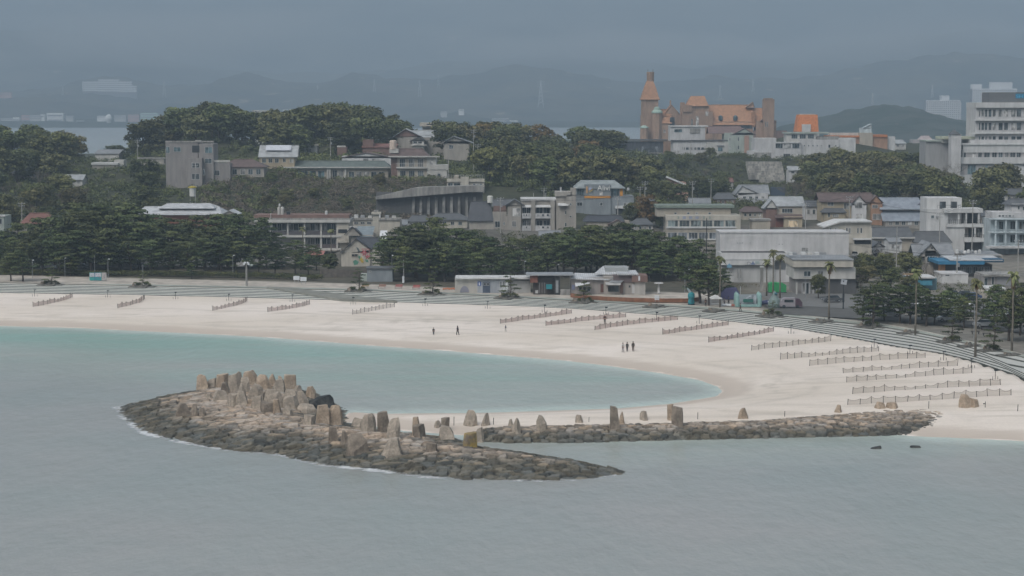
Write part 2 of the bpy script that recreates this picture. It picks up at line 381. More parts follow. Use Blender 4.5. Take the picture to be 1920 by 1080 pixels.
# ---- rock mounds
def stonemat():
    m, n, b = _new('breakwater_stone'); a = N(n, 'ShaderNodeAttribute', attribute_name='stone')
    c = mixc(n, 1, a.outputs['Color'], ramp(n, noise(n, 2.2, 6, objco(n)), [(.3, .72), (.7, 1.12)]), 'MULTIPLY')
    n.links.new(c, b.inputs['Base Color']); b.inputs['Roughness'].default_value = .9; b.inputs['Specular IOR Level'].default_value = .15
    bump(n, b, noise(n, 3.5, 5, objco(n)), .08, .6); return m
STONE = stonemat()
def stone_field(bx, step, seedsp, seed, hf, aniso=1.25, rough=1.0, wl=1.0):
    x0, x1, y0, y1 = bx; r = np.random.default_rng(seed)
    sx = np.arange(x0 - 2, x1 + 2, seedsp * aniso); sy = np.arange(y0 - 2, y1 + 2, seedsp / aniso)
    SX, SY = np.meshgrid(sx, sy); SX = SX + r.uniform(-.48, .48, SX.shape) * seedsp * aniso; SY = SY + r.uniform(-.48, .48, SY.shape) * seedsp / aniso
    nyS, nxS = SX.shape; off = r.uniform(-.16, .16, SX.shape) * rough; tx = r.uniform(-.16, .16, SX.shape) * rough; ty = r.uniform(-.2, .16, SX.shape) * rough
    colr = r.uniform(0, 1, SX.shape); hue = r.uniform(0, 1, SX.shape)
    xs = np.arange(x0, x1, step); ys = np.arange(y0, y1, step); X, Y = np.meshgrid(xs, ys)
    Xw = X + .25 * fbm(X * 1.1, Y * 1.1, 2, 21); Yw = Y + .25 * fbm(X * 1.1, Y * 1.1, 2, 25)
    ci = np.clip(((Xw - sx[0]) / (seedsp * aniso)).round().astype(int), 2, nxS - 3); cj = np.clip(((Yw - sy[0]) / (seedsp / aniso)).round().astype(int), 2, nyS - 3)
    d1 = np.full(X.shape, 1e9); d2 = d1.copy(); bi = np.zeros(X.shape, int); bj = bi.copy()
    for dj in (-2, -1, 0, 1, 2):
        for di in (-2, -1, 0, 1, 2):
            I, J = ci + di, cj + dj; d = np.hypot((Xw - SX[J, I]) / aniso, (Yw - SY[J, I]) * aniso)
            nr = d < d1; d2 = np.where(nr, d1, np.minimum(d2, d)); bi = np.where(nr, I, bi); bj = np.where(nr, J, bj); d1 = np.where(nr, d, d1)
    e = d2 - d1
    h = hf(X, Y); edge = np.clip(h / .8, .35, 1)
    z = h + off[bj, bi] + tx[bj, bi] * (X - SX[bj, bi]) + ty[bj, bi] * (Y - SY[bj, bi]) - .36 * np.exp(-(e / .11) ** 2) - .02 * d1 ** 2 + .06 * fbm(X * 2, Y * 2, 3, 31)
    q = colr[bj, bi][..., None]; hu = hue[bj, bi][..., None]
    dry = np.array([.385, .32, .26]) * (.72 + .55 * q) * (1 + (hu - .5) * np.array([.16, 0, -.18]))
    wetc = np.array([.115, .11, .092]) * (.6 + .9 * q) * (1 + (hu - .5) * np.array([.28, .1, -.15]))
    lvl = z + .5 * fbm(X / 5, Y / 5, 3, 40) + .3 * (q[..., 0] - .5)
    w = np.clip((lvl - wl) / .9, 0, 1)[..., None]
    col = wetc * (1 - w) + dry * w
    col = col * (1 - .55 * np.exp(-(e / .12) ** 2))[..., None]
    return xs, ys, z, col
def mound(name, poly, hf, seed, step, sp, label, margin=2.2, aniso=1.25, rough=1.0, wl=1.0):
    P = np.array(poly); bx = (P[:, 0].min() - 3, P[:, 0].max() + 3, P[:, 1].min() - 3, P[:, 1].max() + 3)
    xs, ys, z, col = stone_field(bx, step, sp, seed, hf, aniso, rough, wl)
    o = grid(name, xs, ys, lambda X, Y: z, STONE, smooth=False, keep=lambda X, Y, Z: (sdist(poly, X, Y) > -margin), attrs={'stone': lambda X, Y, Z: col})
    return tag(o, label, 'breakwater')
mound('rock_breakwater', ISLE, iz, 5, .23, 1.12, 'broad low islet of fitted tan and dark rocks in front of the lagoon', aniso=1.4, rough=1.0, wl=1.05)
mound('rock_groyne', GROYNE, gyz, 8, .22, 1.0, 'long narrow groyne of flat stones between the sand spit and the sea', 1.2, rough=.9, wl=.75)
# foam along the foot of the islet
def foammat():
    m, n, b = _new('sea_foam'); b.inputs['Base Color'].default_value = (.72, .74, .75, 1); b.inputs['Roughness'].default_value = .6
    a = N(n, 'ShaderNodeAttribute', attribute_name='edge'); no = noise(n, 1.5, 7, objco(n, .5, 1.3, 1), .75); n2 = noise(n, .16, 3, objco(n))
    s = N(n, 'ShaderNodeMath', operation='MULTIPLY'); n.links.new(a.outputs['Fac'], s.inputs[0]); n.links.new(no, s.inputs[1])
    s2 = N(n, 'ShaderNodeMath', operation='MULTIPLY'); n.links.new(s.outputs[0], s2.inputs[0]); n.links.new(n2, s2.inputs[1])
    f = ramp(n, s2.outputs[0], [(.205, 0.), (.33, .8)]); t = N(n, 'ShaderNodeBsdfTransparent'); mx = N(n, 'ShaderNodeMixShader')
    n.links.new(f, mx.inputs[0]); n.links.new(t.outputs[0], mx.inputs[1]); n.links.new(b.outputs[0], mx.inputs[2])
    n.links.new(mx.outputs[0], n.nodes['Material Output'].inputs[0]); return m
fxy = np.array(pts0(FRONT[:-1]))
ex = np.arange(fxy[:, 0].min() - 3, fxy[:, 0].max() + 2, .5)
o = grid('sea_foam', ex, np.arange(222, 292, .5), lambda X, Y: X * 0 + .05 + .03 * fbm(X, Y, 2, 2), foammat(),
         keep=lambda X, Y, Z: (np.abs(sdist(ISLE, X, Y) + 1.2) < 3.0) & (Y < np.interp(X, fxy[:, 0], fxy[:, 1]) + 2.5),
         attrs={'edge': lambda X, Y, Z: np.clip(1.15 - np.abs(sdist(ISLE, X, Y) + .3) / 2.4, 0, 1)})
tag(o, 'thin broken line of white foam at the foot of the rocks', kind='stuff')
# ---- steps
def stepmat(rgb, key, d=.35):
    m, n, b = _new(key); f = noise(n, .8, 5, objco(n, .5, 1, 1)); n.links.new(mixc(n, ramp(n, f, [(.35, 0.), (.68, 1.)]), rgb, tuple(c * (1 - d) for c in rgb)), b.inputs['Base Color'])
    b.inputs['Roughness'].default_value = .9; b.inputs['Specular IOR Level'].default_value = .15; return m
TREAD = stepmat((.58, .58, .53), 'step_tread', .22)
n_ = TREAD.node_tree; bs_ = n_.nodes['Principled BSDF']; l_ = bs_.inputs['Base Color'].links[0].from_socket; g_ = N(n_, 'ShaderNodeNewGeometry'); s_ = N(n_, 'ShaderNodeSeparateXYZ'); n_.links.new(g_.outputs['Position'], s_.inputs[0])
mr_ = N(n_, 'ShaderNodeMapRange'); mr_.inputs[1].default_value = 38; mr_.inputs[2].default_value = 68; n_.links.new(s_.outputs[0], mr_.inputs[0]); n_.links.new(mixc(n_, mr_.outputs[0], l_, (.43, .43, .40)), bs_.inputs['Base Color'])
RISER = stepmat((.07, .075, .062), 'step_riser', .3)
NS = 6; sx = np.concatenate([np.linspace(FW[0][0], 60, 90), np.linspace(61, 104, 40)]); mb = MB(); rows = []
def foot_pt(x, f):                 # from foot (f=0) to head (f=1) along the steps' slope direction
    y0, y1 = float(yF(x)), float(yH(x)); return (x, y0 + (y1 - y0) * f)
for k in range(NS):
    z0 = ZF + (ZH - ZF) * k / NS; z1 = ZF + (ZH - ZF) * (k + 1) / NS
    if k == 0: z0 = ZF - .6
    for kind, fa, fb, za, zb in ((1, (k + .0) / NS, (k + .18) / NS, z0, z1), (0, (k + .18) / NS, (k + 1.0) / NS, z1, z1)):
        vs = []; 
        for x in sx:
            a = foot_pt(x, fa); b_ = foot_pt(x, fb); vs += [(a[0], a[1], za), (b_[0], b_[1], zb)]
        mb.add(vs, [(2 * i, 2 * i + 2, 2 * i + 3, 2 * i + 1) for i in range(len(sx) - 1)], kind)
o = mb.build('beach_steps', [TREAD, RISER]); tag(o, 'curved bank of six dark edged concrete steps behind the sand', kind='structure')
# diagonal ramp across the steps
mb = MB(); A = [gz(500, 541, ZH + .05), gz(545, 541.5, ZH + .05), gz(745, 567, ZF + .1), gz(640, 564, ZF + .1)]
Bq = [Vector((p.x, p.y, p.z - 1.2)) for p in A]
A = [p + Vector((0, 0, .35)) for p in A]
mb.add(A + Bq, [(0, 1, 2, 3), (7, 6, 5, 4), (0, 4, 5, 1), (1, 5, 6, 2), (2, 6, 7, 3), (3, 7, 4, 0)]); o = mb.build('ramp', stepmat((.25, .25, .22), 'ramp_concrete'))
tag(o, 'sloping concrete ramp cutting diagonally across the steps', 'ramp')
# ================================================================== land behind the steps
CTRL = [(a, d, z, 20) for a, z in ((240, 13), (290, 22), (330, 31), (390, 38), (440, 34), (480, 26), (512, 23), (550, 30), (600, 37), (650, 34), (700, 28), (745, 24)) for d in (815, 862)] + [(1410, 828, 10, 13), (1440, 828, 10, 13), (1470, 828, 10, 13), (1440, 800, 10, 16), (0, 780, 27), (60, 780, 26),
        (-100, 780, 27), (110, 800, 21), (180, 810, 20), (230, 860, 15), (900, 850, 28), (840, 860, 25), (960, 850, 27), (1020, 850, 27), (1075, 850, 23), (1150, 850, 20), (780, 900, 24),
        (100, 1000, 6), (200, 1000, 6), (150, 1200, -2), (20, 1000, 8), (-150, 1100, 3), (1480, 740, 10), (1560, 780, 13), (1610, 765, 19, 24), (1665, 770, 24, 26), (1735, 765, 20, 24), (1790, 780, 12), (1500, 660, 10), (1600, 660, 10.5), (1700, 660, 9),
        (1330, 1250, 23), (1240, 1250, 23), (1430, 1250, 23), (1850, 700, 10), (1900, 760, 11.5), (1850, 640, 9), (1450, 850, 16), (1440, 760, 12), (1420, 700, 11), (1500, 950, 22), (1600, 950, 20), (1900, 950, 15), (2100, 800, 14),
        (300, 620, 12), (100, 620, 12), (500, 600, 9), (600, 600, 9.5), (800, 600, 10.2), (800, 660, 18.5), (600, 640, 13), (200, 600, 9.5), (1000, 660, 15), (1100, 700, 17), (1200, 700, 14), (1200, 750, 14), (1260, 760, 13), (1150, 760, 17), (1000, 760, 20), (900, 740, 21)]
def baseprof(y): return np.interp(y, [0, 480, 520, 560, 600, 650, 700, 760, 850, 1000, 1250, 1400, 1550, 1700, 2500], [3.3, 3.5, 4.4, 6, 9, 13, 17, 20, 22, 20, 20, 8, -4, -7, -7])
_c = np.array([(at(c[0], 200, c[1]).x, c[1], c[2] - baseprof(c[1]), c[3] if len(c) > 3 else (30 if c[1] < 700 else 42)) for c in CTRL])
ADD = []
FIT = None
def fit_land():
    global FIT
    FIT = None; cc = np.concatenate([_c, np.array(ADD)]); tgt = cc[:, 2].copy(); cur = cc.copy()
    for _ in range(12):
        FIT = cur; h = landz(cc[:, 0], cc[:, 1]) ; f = np.clip((cc[:, 1] - 485) / 40, 0.2, 1); cur = cur.copy(); cur[:, 2] += .55 * np.clip(tgt + baseprof(cc[:, 1]) - h, -8, 8)
        cur[:, 2] = np.clip(cur[:, 2], tgt - 30, tgt + 30)
    FIT = cur
def landz(X, Y):
    X = np.asarray(X, float); Y = np.asarray(Y, float); num = np.zeros(np.broadcast(X, Y).shape); den = num.copy()
    cc = FIT if FIT is not None else (_c if not ADD else np.concatenate([_c, np.array(ADD)]))
    for x, y, r, s in cc:
        w = np.exp(-((X - x) ** 2 + (Y - y) ** 2) / (2 * s * s)); num += w * r; den += w
    h = baseprof(Y) + num / (den + .25)
    f = np.clip((Y - 485) / 40, 0, 1)
    return h * f + (1 - f) * np.interp(Y, [0, 400, 480, 525], [3.25, 3.3, 3.5, 3.9]) + f * 1.2 * fbm(X / 30, Y / 30, 3, 77)
def gmat():
    m, n, b = _new('ground_soil'); a = N(n, 'ShaderNodeAttribute', attribute_name='soil_and_shade')
    c = mixc(n, 1, a.outputs['Color'], ramp(n, noise(n, .3, 6, objco(n)), [(.3, .65), (.7, 1.2)]), 'MULTIPLY')
    n.links.new(c, b.inputs['Base Color']); b.inputs['Roughness'].default_value = .95; b.inputs['Specular IOR Level'].default_value = .1; return m
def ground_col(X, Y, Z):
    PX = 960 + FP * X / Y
    sand = np.array([.43, .39, .34]); dark = np.array([.10, .095, .075]); hill = np.array([.055, .06, .038]); town = np.array([.14, .135, .12]); pave = np.array([.36, .37, .33])  # dark: ground under the pine groves, their shade put into the colour
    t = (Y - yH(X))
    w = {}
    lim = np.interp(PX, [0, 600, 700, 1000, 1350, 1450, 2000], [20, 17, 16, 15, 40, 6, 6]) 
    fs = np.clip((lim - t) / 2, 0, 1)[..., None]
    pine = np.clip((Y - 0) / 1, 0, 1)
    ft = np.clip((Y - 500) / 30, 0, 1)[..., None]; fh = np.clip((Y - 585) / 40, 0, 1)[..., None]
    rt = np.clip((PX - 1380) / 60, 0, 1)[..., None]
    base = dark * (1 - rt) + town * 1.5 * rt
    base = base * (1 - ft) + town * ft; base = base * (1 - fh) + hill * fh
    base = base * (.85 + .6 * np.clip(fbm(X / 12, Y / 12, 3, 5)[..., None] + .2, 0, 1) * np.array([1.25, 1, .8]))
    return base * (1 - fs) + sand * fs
tt = np.concatenate([np.linspace(0, 1, 26)])
gx = np.concatenate([np.arange(-700, -150, 12), np.arange(-150, 100, 3.0), np.arange(100, 300, 5), np.arange(300, 800, 14)])
gyv = np.concatenate([np.arange(484, 1000, 5), np.arange(1000, 1800, 14)])
nt_ = 26; GX, _ = np.meshgrid(gx, np.arange(nt_ + len(gyv)))
GY = np.zeros_like(GX)
for i in range(nt_): GY[i] = yH(gx) + .0 + (480 - yH(gx)) * (i / nt_) ** 1.15
for i, y in enumerate(gyv): GY[nt_ + i] = y
GZ = landz(GX, GY); GZ[0] = ZH - .02
_save = np.meshgrid
class _G:  # build the curvilinear sheet with the grid() writer
    pass
def sheet(name, X, Y, Z, mat, attrs, smooth=True):
    ny, nx = X.shape; me = bpy.data.meshes.new(name); i = np.arange(nx * ny).reshape(ny, nx)
    q = np.stack([i[:-1, :-1].ravel(), i[:-1, 1:].ravel(), i[1:, 1:].ravel(), i[1:, :-1].ravel()], 1)
    me.vertices.add(nx * ny); me.vertices.foreach_set('co', np.stack([X.ravel(), Y.ravel(), Z.ravel()], 1).astype(np.float32).ravel())
    me.loops.add(q.size); me.loops.foreach_set('vertex_index', q.astype(np.int32).ravel())
    me.polygons.add(len(q)); me.polygons.foreach_set('loop_start', np.arange(0, q.size, 4, dtype=np.int32)); me.polygons.foreach_set('loop_total', np.full(len(q), 4, dtype=np.int32))
    me.update(calc_edges=True); me.polygons.foreach_set('use_smooth', [smooth] * len(q)); me.materials.append(mat)
    for k, v in attrs.items():
        a = me.color_attributes.new(k, 'FLOAT_COLOR', 'POINT'); v = v.reshape(-1, 3)
        a.data.foreach_set('color', np.concatenate([v, np.ones((len(v), 1))], 1).astype(np.float32).ravel())
    o = bpy.data.objects.new(name, me); C.objects.link(o); return o
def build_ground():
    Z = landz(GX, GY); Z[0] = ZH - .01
    o = sheet('ground', GX, GY, Z, gmat(), {'soil_and_shade': ground_col(GX, GY, Z)}); tag(o, 'low town ground rising to wooded hills behind the beach', kind='structure')
def strip(name, px_pts_far, px_pts_near, z, mat, label, kind='structure', n=60):
    P = pts0(px_pts_near, z); Q = pts0(px_pts_far, z); x0 = max(P[0][0], Q[0][0]); x1 = min(P[-1][0], Q[-1][0]); mb = MB(); vs = []
    for x in np.linspace(x0, x1, n):
        vs += [(x, float(np.interp(x, [p[0] for p in P], [p[1] for p in P])), z), (x, float(np.interp(x, [p[0] for p in Q], [p[1] for p in Q])), z)]
    mb.add(vs, [(2 * i, 2 * i + 2, 2 * i + 3, 2 * i + 1) for i in range(n - 1)]); o = mb.build(name, mat); return tag(o, label, kind=kind)
def offcurve(dx, z0=3.3):
    return None
def band(name, a, b, z, mat, label, x0=-110, x1=100, n=120, thick=None):
    mb = MB(); vs = []
    for x in np.linspace(x0, x1, n):
        ya = float(yH(x)) + (a(x) if callable(a) else a); yb = float(yH(x)) + (b(x) if callable(b) else b); vs += [(x, ya, z), (x, yb, z)]
    fs = [(2 * i, 2 * i + 2, 2 * i + 3, 2 * i + 1) for i in range(n - 1)]
    if thick:
        k = len(vs); vs += [(p[0], p[1], p[2] - thick) for p in vs]
        fs += [(2 * i, 2 * i + k, 2 * i + 2 + k, 2 * i + 2) for i in range(n - 1)]
    mb.add(vs, fs); o = mb.build(name, mat); return tag(o, label, kind='structure')
sw = lambda x: 3.2 + 2.6 * min(1, max(0, (x - 30) / 50))
PAVE = stepmat((.33, .35, .31), 'promenade_paving', .25); KERB = stepmat((.45, .43, .38), 'kerb_stone', .2); ASPH = stepmat((.115, .115, .11), 'asphalt', .25)
band('promenade', .15, sw, 3.42, PAVE, 'grey green paved walk along the head of the steps', -140, 103)
band('kerb', lambda x: sw(x) + .02, lambda x: sw(x) + 1.0, 3.5, KERB, 'pale kerb between the promenade and the trees', 33, 103, thick=.2)
# asphalt street and car park on the right
strip('road', [(1425, 566), (1500, 574), (1620, 580), (1700, 590), (1800, 600), (2000, 618)], [(1425, 585), (1500, 591), (1620, 598), (1700, 604), (1800, 612), (2000, 632)], 3.52, ASPH, 'grey asphalt street behind the promenade')
strip('parking_lot', [(1420, 548), (1560, 548), (1640, 556), (2000, 562)], [(1420, 565.5), (1500, 573.5), (1620, 579.5), (2000, 600)], 3.47, stepmat((.17, .17, .165), 'parking_surface', .2), 'open paved lot between the street and the white shops')
# ================================================================== vegetation builders
def cards(clumps, n, size, seed, up=.5, shell=.55, flat=1.0, tintv=.25):
    """leaf clusters: clumps = (x,y,z,rx,ry,rz,tint); returns vertex array, quad faces, tint per face"""
    r = np.random.default_rng(seed); V = []; T = []
    for (cx, cy, cz, rx, ry, rz, tn) in clumps:
        m = max(6, int(n * rx * ry))
        d = r.normal(size=(m, 3)); d /= np.linalg.norm(d, axis=1)[:, None]; d[:, 2] = np.where(d[:, 2] < -.35, -d[:, 2], d[:, 2])
        rad = r.uniform(shell, 1.08, m)[:, None]; lump = 1 + .22 * np.sin(d[:, :1] * 7 + cx) * np.cos(d[:, 1:2] * 6 + cy)
        p = np.array([cx, cy, cz]) + d * rad * lump * np.array([rx, ry, rz])
        nrm = d * .9 + r.normal(size=(m, 3)) * .65 + np.array([0, 0, up]); nrm /= np.linalg.norm(nrm, axis=1)[:, None]
        a = np.cross(nrm, r.normal(size=(m, 3))); a /= np.linalg.norm(a, axis=1)[:, None] + 1e-9; b = np.cross(nrm, a)
        s = (size * r.uniform(.55, 1.35, m))[:, None]; b = b * flat
        V.append(np.stack([p - a * s - b * s * .6, p + a * s * .25 - b * s, p + a * s + b * s * .5, p - a * s * .3 + b * s], 1).reshape(-1, 3))
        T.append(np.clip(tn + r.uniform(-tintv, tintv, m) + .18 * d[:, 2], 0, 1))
    V = np.concatenate(V); T = np.concatenate(T); return V, T
def card_obj(name, V, T, mat, parent=None):
    n = len(V) // 4; me = bpy.data.meshes.new(name)
    me.vertices.add(len(V)); me.vertices.foreach_set('co', V.astype(np.float32).ravel())
    me.loops.add(n * 4); me.loops.foreach_set('vertex_index', np.arange(n * 4, dtype=np.int32))
    me.polygons.add(n); me.polygons.foreach_set('loop_start', np.arange(0, n * 4, 4, dtype=np.int32)); me.polygons.foreach_set('loop_total', np.full(n, 4, dtype=np.int32))
    me.update(calc_edges=True); a = me.attributes.new('tint', 'FLOAT', 'FACE'); a.data.foreach_set('value', T.astype(np.float32)); me.materials.append(mat)
    o = bpy.data.objects.new(name, me); C.objects.link(o)
    if parent is not None: o.parent = parent
    return o
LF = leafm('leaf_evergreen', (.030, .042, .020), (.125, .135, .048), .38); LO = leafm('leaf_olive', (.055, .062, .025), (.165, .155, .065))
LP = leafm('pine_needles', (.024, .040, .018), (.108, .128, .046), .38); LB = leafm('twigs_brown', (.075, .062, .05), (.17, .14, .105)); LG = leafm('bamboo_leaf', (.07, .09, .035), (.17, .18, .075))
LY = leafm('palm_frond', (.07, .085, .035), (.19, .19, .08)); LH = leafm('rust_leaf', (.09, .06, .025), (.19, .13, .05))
def trunk_mb(h, r0, lean, seed, limbs, top=.12):
    q = random.Random(seed); mb = MB(); pts = []; 
    for i in range(6):
        t = i / 5; pts.append((lean[0] * t * t + .12 * math.sin(t * 5 + seed), lean[1] * t * t + .1 * math.cos(t * 4 + seed), -1.2 + (h + 1.2) * t))
    mb.tube(pts, [r0 * (1.25 - .9 * i / 5) for i in range(6)], 7)
    for (tx, ty, tz) in limbs:
        z0 = max(.25 * h, tz - .22 * h - abs(tx) * .25); t = (z0 + 1.2) / (h + 1.2); i = min(4, int(t * 5)); f = t * 5 - i
        a = Vector(pts[i]).lerp(Vector(pts[i + 1]), f); e = Vector((tx, ty, tz)); mid = a.lerp(e, .5) + Vector((0, 0, -.04 * h))
        mb.tube([a, mid, e], [r0 * .42, r0 * .28, r0 * .1], 5)
    return mb
PROTO = {}
def proto(kind, name, build):
    root = empty(name, (0, 0, -500)); build(root); reg(root); PROTO.setdefault(kind, []).append([root, False])
def broad(seed, mat, w=1.0, tone=.45):
    def b(root):
        q = random.Random(seed); cl = []; k = 19
        for i in range(k):
            a = 2 * math.pi * i * .618 + q.random(); z = 2.6 + 6.6 * (i / k) ** .85 + q.uniform(-.5, .5); rr = (3.3 * math.sqrt(max(.04, 1 - ((z - 4.9) / 5.2) ** 2)) - .7) * w * q.uniform(.8, 1.12)
            s = q.uniform(1.15, 1.9); cl.append((rr * math.cos(a), rr * math.sin(a), z, s, s, s * .72, min(1, max(0, tone + q.uniform(-.3, .3)))))
        cl.append((0, 0, 6, 2.4 * w, 2.4 * w, 2.2, tone - .1))
        V, T = cards(cl, 52, .26, seed); card_obj('crown', V, T, mat, root)
        trunk_mb(5.5, .32, (q.uniform(-.4, .4), q.uniform(-.4, .4)), seed, [c[:3] for c in cl[2:12:2]]).build('trunk', BARK, root, True)
    return b
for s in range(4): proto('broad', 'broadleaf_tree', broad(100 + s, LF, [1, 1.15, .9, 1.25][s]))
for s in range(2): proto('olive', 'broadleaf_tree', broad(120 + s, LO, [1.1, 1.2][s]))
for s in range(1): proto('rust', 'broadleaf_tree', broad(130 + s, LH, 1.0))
def pine(seed, h=10.0):
    def b(root):
        q = random.Random(seed); lean = (q.uniform(-1.3, 1.3), q.uniform(-.6, .6)); cl = []; limbs = []
        for i in range(26):
            t = .27 + .73 * (i / 25) ** .95; a = i * 2.4 + q.random(); rad = (3.25 * (1 - ((t - .58) / .5) ** 2 * .8)) * q.uniform(.35, 1.0)
            if i > 22: rad *= .3
            x = lean[0] * t * t + rad * math.cos(a); y = lean[1] * t * t + rad * math.sin(a); z = h * t * .93 + q.uniform(-.2, .2)
            s = q.uniform(1.05, 1.75); cl.append((x, y, z, s, s, .42, min(1, max(0, .42 + q.uniform(-.3, .35)))));
            if i % 2 == 0: limbs.append((x * .85, y * .85, z - .25))
        V, T = cards(cl, 72, .19, seed, up=1.1, shell=.25, flat=.8); card_obj('crown', V, T, LP, root)
        trunk_mb(h * .9, .22, lean, seed, limbs).build('trunk', BARK, root, True)
    return b
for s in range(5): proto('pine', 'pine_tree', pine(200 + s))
def gpine(seed):                     # small pruned pine with flat pads
    def b(root):
        q = random.Random(seed); cl = []; limbs = []
        for i in range(9):
            t = .3 + .7 * i / 8; a = i * 2.6 + seed; rad = 1.15 * (1.15 - t) + .15; z = 3.3 * t
            x, y = rad * math.cos(a), rad * math.sin(a); s = .34 + .42 * (1.2 - t); cl.append((x, y, z, s, s, .13, .35 + q.uniform(-.2, .3))); limbs.append((x * .8, y * .8, z - .08))
        V, T = cards(cl, 420, .075, seed, up=1.1, shell=.2); card_obj('crown', V, T, LP, root)
        trunk_mb(3.2, .10, (.25, .1), seed, limbs).build('trunk', BARK, root, True)
    return b
for s in range(3): proto('gpine', 'pruned_pine', gpine(230 + s))
def bare(seed):
    def b(root):
        q = random.Random(seed); cl = []; mb = MB(); tips = []
        def br(p, d, L, r, k):
            e = p + d * L; mb.tube([p, p.lerp(e, .5) + Vector((q.uniform(-.1, .1), q.uniform(-.1, .1), 0)) * L * .4, e], [r, r * .8, r * .6], 4 if k < 3 else 5, cap=False)
            if k == 0: tips.append(e); return
            for _ in range(3):
                nd = (d + Vector((q.uniform(-.85, .85), q.uniform(-.85, .85), q.uniform(-.15, .55)))).normalized(); br(e, nd, L * q.uniform(.62, .82), r * .58, k - 1)
        br(Vector((0, 0, -1)), Vector((0, 0, 1)), 3.2, .2, 4); mb.build('trunk', plain((.14, .12, .10), .9, var=.3), root)
        cl = [(t.x, t.y, t.z, .75, .75, .55, q.uniform(.2, .8)) for t in tips[::2]]
        V, T = cards(cl, 34, .085, seed, shell=.1, flat=.35); card_obj('crown', V, T, LB, root)
    return b
for s in range(2): proto('bare', 'bare_tree', bare(260 + s))
def bamboo(seed):
    def b(root):
        q = random.Random(seed); cl = []; mb = MB()
        for i in range(16):
            x, y = q.uniform(-2.6, 2.6), q.uniform(-2.6, 2.6); h = q.uniform(7, 10); l = q.uniform(-.9, .9)
            mb.tube([(x, y, -1), (x + l * .3, y, h * .6), (x + l, y, h)], [.05, .04, .015], 4)
            for t in (.5, .66, .8, .93): cl.append((x + l * t * t, y, h * t, .75, .75, .75, .5 + q.uniform(-.3, .3)))
        V, T = cards(cl, 70, .16, seed, shell=.1, flat=.4); card_obj('crown', V, T, LG, root); mb.build('trunk', plain((.2, .22, .1), .6), root)
    return b
proto('bamboo', 'bamboo_clump', bamboo(280)); proto('bamboo', 'bamboo_clump', bamboo(281))
def shrub(seed, mat, size=.12, n=150):
    def b(root):
        q = random.Random(seed); cl = [(q.uniform(-.8, .8), q.uniform(-.6, .6), .45 + q.uniform(0, .5), .6, .55, .5, .45 + q.uniform(-.25, .25)) for _ in range(7)]
        V, T = cards(cl, n, size, seed); card_obj('foliage', V, T, mat, root)
        mb = MB(); [mb.tube([(0, 0, -.3), (c[0] * .7, c[1] * .7, c[2])], [.05, .02], 4) for c in cl[:4]]; mb.build('stem', BARK, root)
    return b
proto('shrub', 'shrub', shrub(300, LF)); proto('shrubo', 'shrub', shrub(301, LO)); proto('shrubb', 'shrub', shrub(302, LB, .1)); proto('shrub', 'shrub', shrub(303, LF))
def palm(seed, skirt=.5, n=22, L=1.2):
    def b(root):                     # unit: total height 10 m, crown at the top
        q = random.Random(seed); mb = MB(); mb.tube([(0, 0, -.8), (.05, 0, 3), (.0, .04, 6), (.06, 0, 9.0)], [.24, .17, .14, .15], 8); mb.build('trunk', plain((.17, .15, .12), .9, var=.4), root, True)
        mb = MB(); dead = MB()
        for i in range(n):
            a = i * 2.399 + q.random() * .3; e = q.uniform(-.55, 1.25); c, s = math.cos(a), math.sin(a); l = L * q.uniform(.8, 1.15); prev = Vector((.06, 0, 9.0)); w = .05
            pts = []
            for k in range(6):
                t = k / 5; pts.append(Vector((c * l * t * math.cos(e * (1 - t * .5)), s * l * t * math.cos(e * (1 - t * .5)), 9.05 + l * t * math.sin(e) - .75 * l * t * t)))
            for side in (-1, 1):
                vs = [];
                for k, p in enumerate(pts):
                    t = k / 5; wd_ = .30 * math.sin(math.pi * min(1, .12 + t * .85)) ; off = Vector((-s, c, 0)) * side * wd_ + Vector((0, 0, -.12 - wd_ * .35)); vs += [p, p + off]
                mb.add(vs, [(2 * k, 2 * k + 2, 2 * k + 3, 2 * k + 1) for k in range(5)])
        o = mb.build('fronds', LY, root); a_ = o.data.attributes.new('tint', 'FLOAT', 'FACE'); a_.data.foreach_set('value', rng.uniform(0, 1, len(o.data.polygons)).astype(np.float32))
        for i in range(26):
            a = i * 2.399; c, s = math.cos(a), math.sin(a); l = .9 * skirt / .5 * q.uniform(.7, 1.1)
            dead.add([(c * .12, s * .12, 8.95), (c * .42 - s * .12, s * .42 + c * .12, 8.8), (c * .34 - s * .1, s * .34 + c * .1, 8.9 - l), (c * .2 + s * .1, s * .2 - c * .1, 8.9 - l)], [(0, 1, 2, 3)])
        dead.build('dead_fronds', plain((.20, .14, .08), .95, var=.4), root)
    return b
proto('palm', 'palm_tree', palm(320)); proto('palm', 'palm_tree', palm(321, .8)); proto('palm', 'palm_tree', palm(322, .35, 19))
USEC = {}
def place(kind, x, y, z, scale, label, cat, group, yaw=None, k=None):
    L = PROTO[kind]; i = USEC.get(kind, 0); USEC[kind] = i + 1; e = L[(i if k is None else k) % len(L)]
    yaw = R.uniform(0, 6.28) if yaw is None else yaw
    sc3 = scale if hasattr(scale, '__len__') else (scale,) * 3
    if not e[1]:
        o = e[0]; e[1] = True; o.location = (x, y, z); o.rotation_euler = (0, 0, yaw); o.scale = sc3; tag(o, label, cat, group); return o
    o = copy_tree(e[0], (x, y, z), yaw, sc3); tag(o, label, cat, group); return o
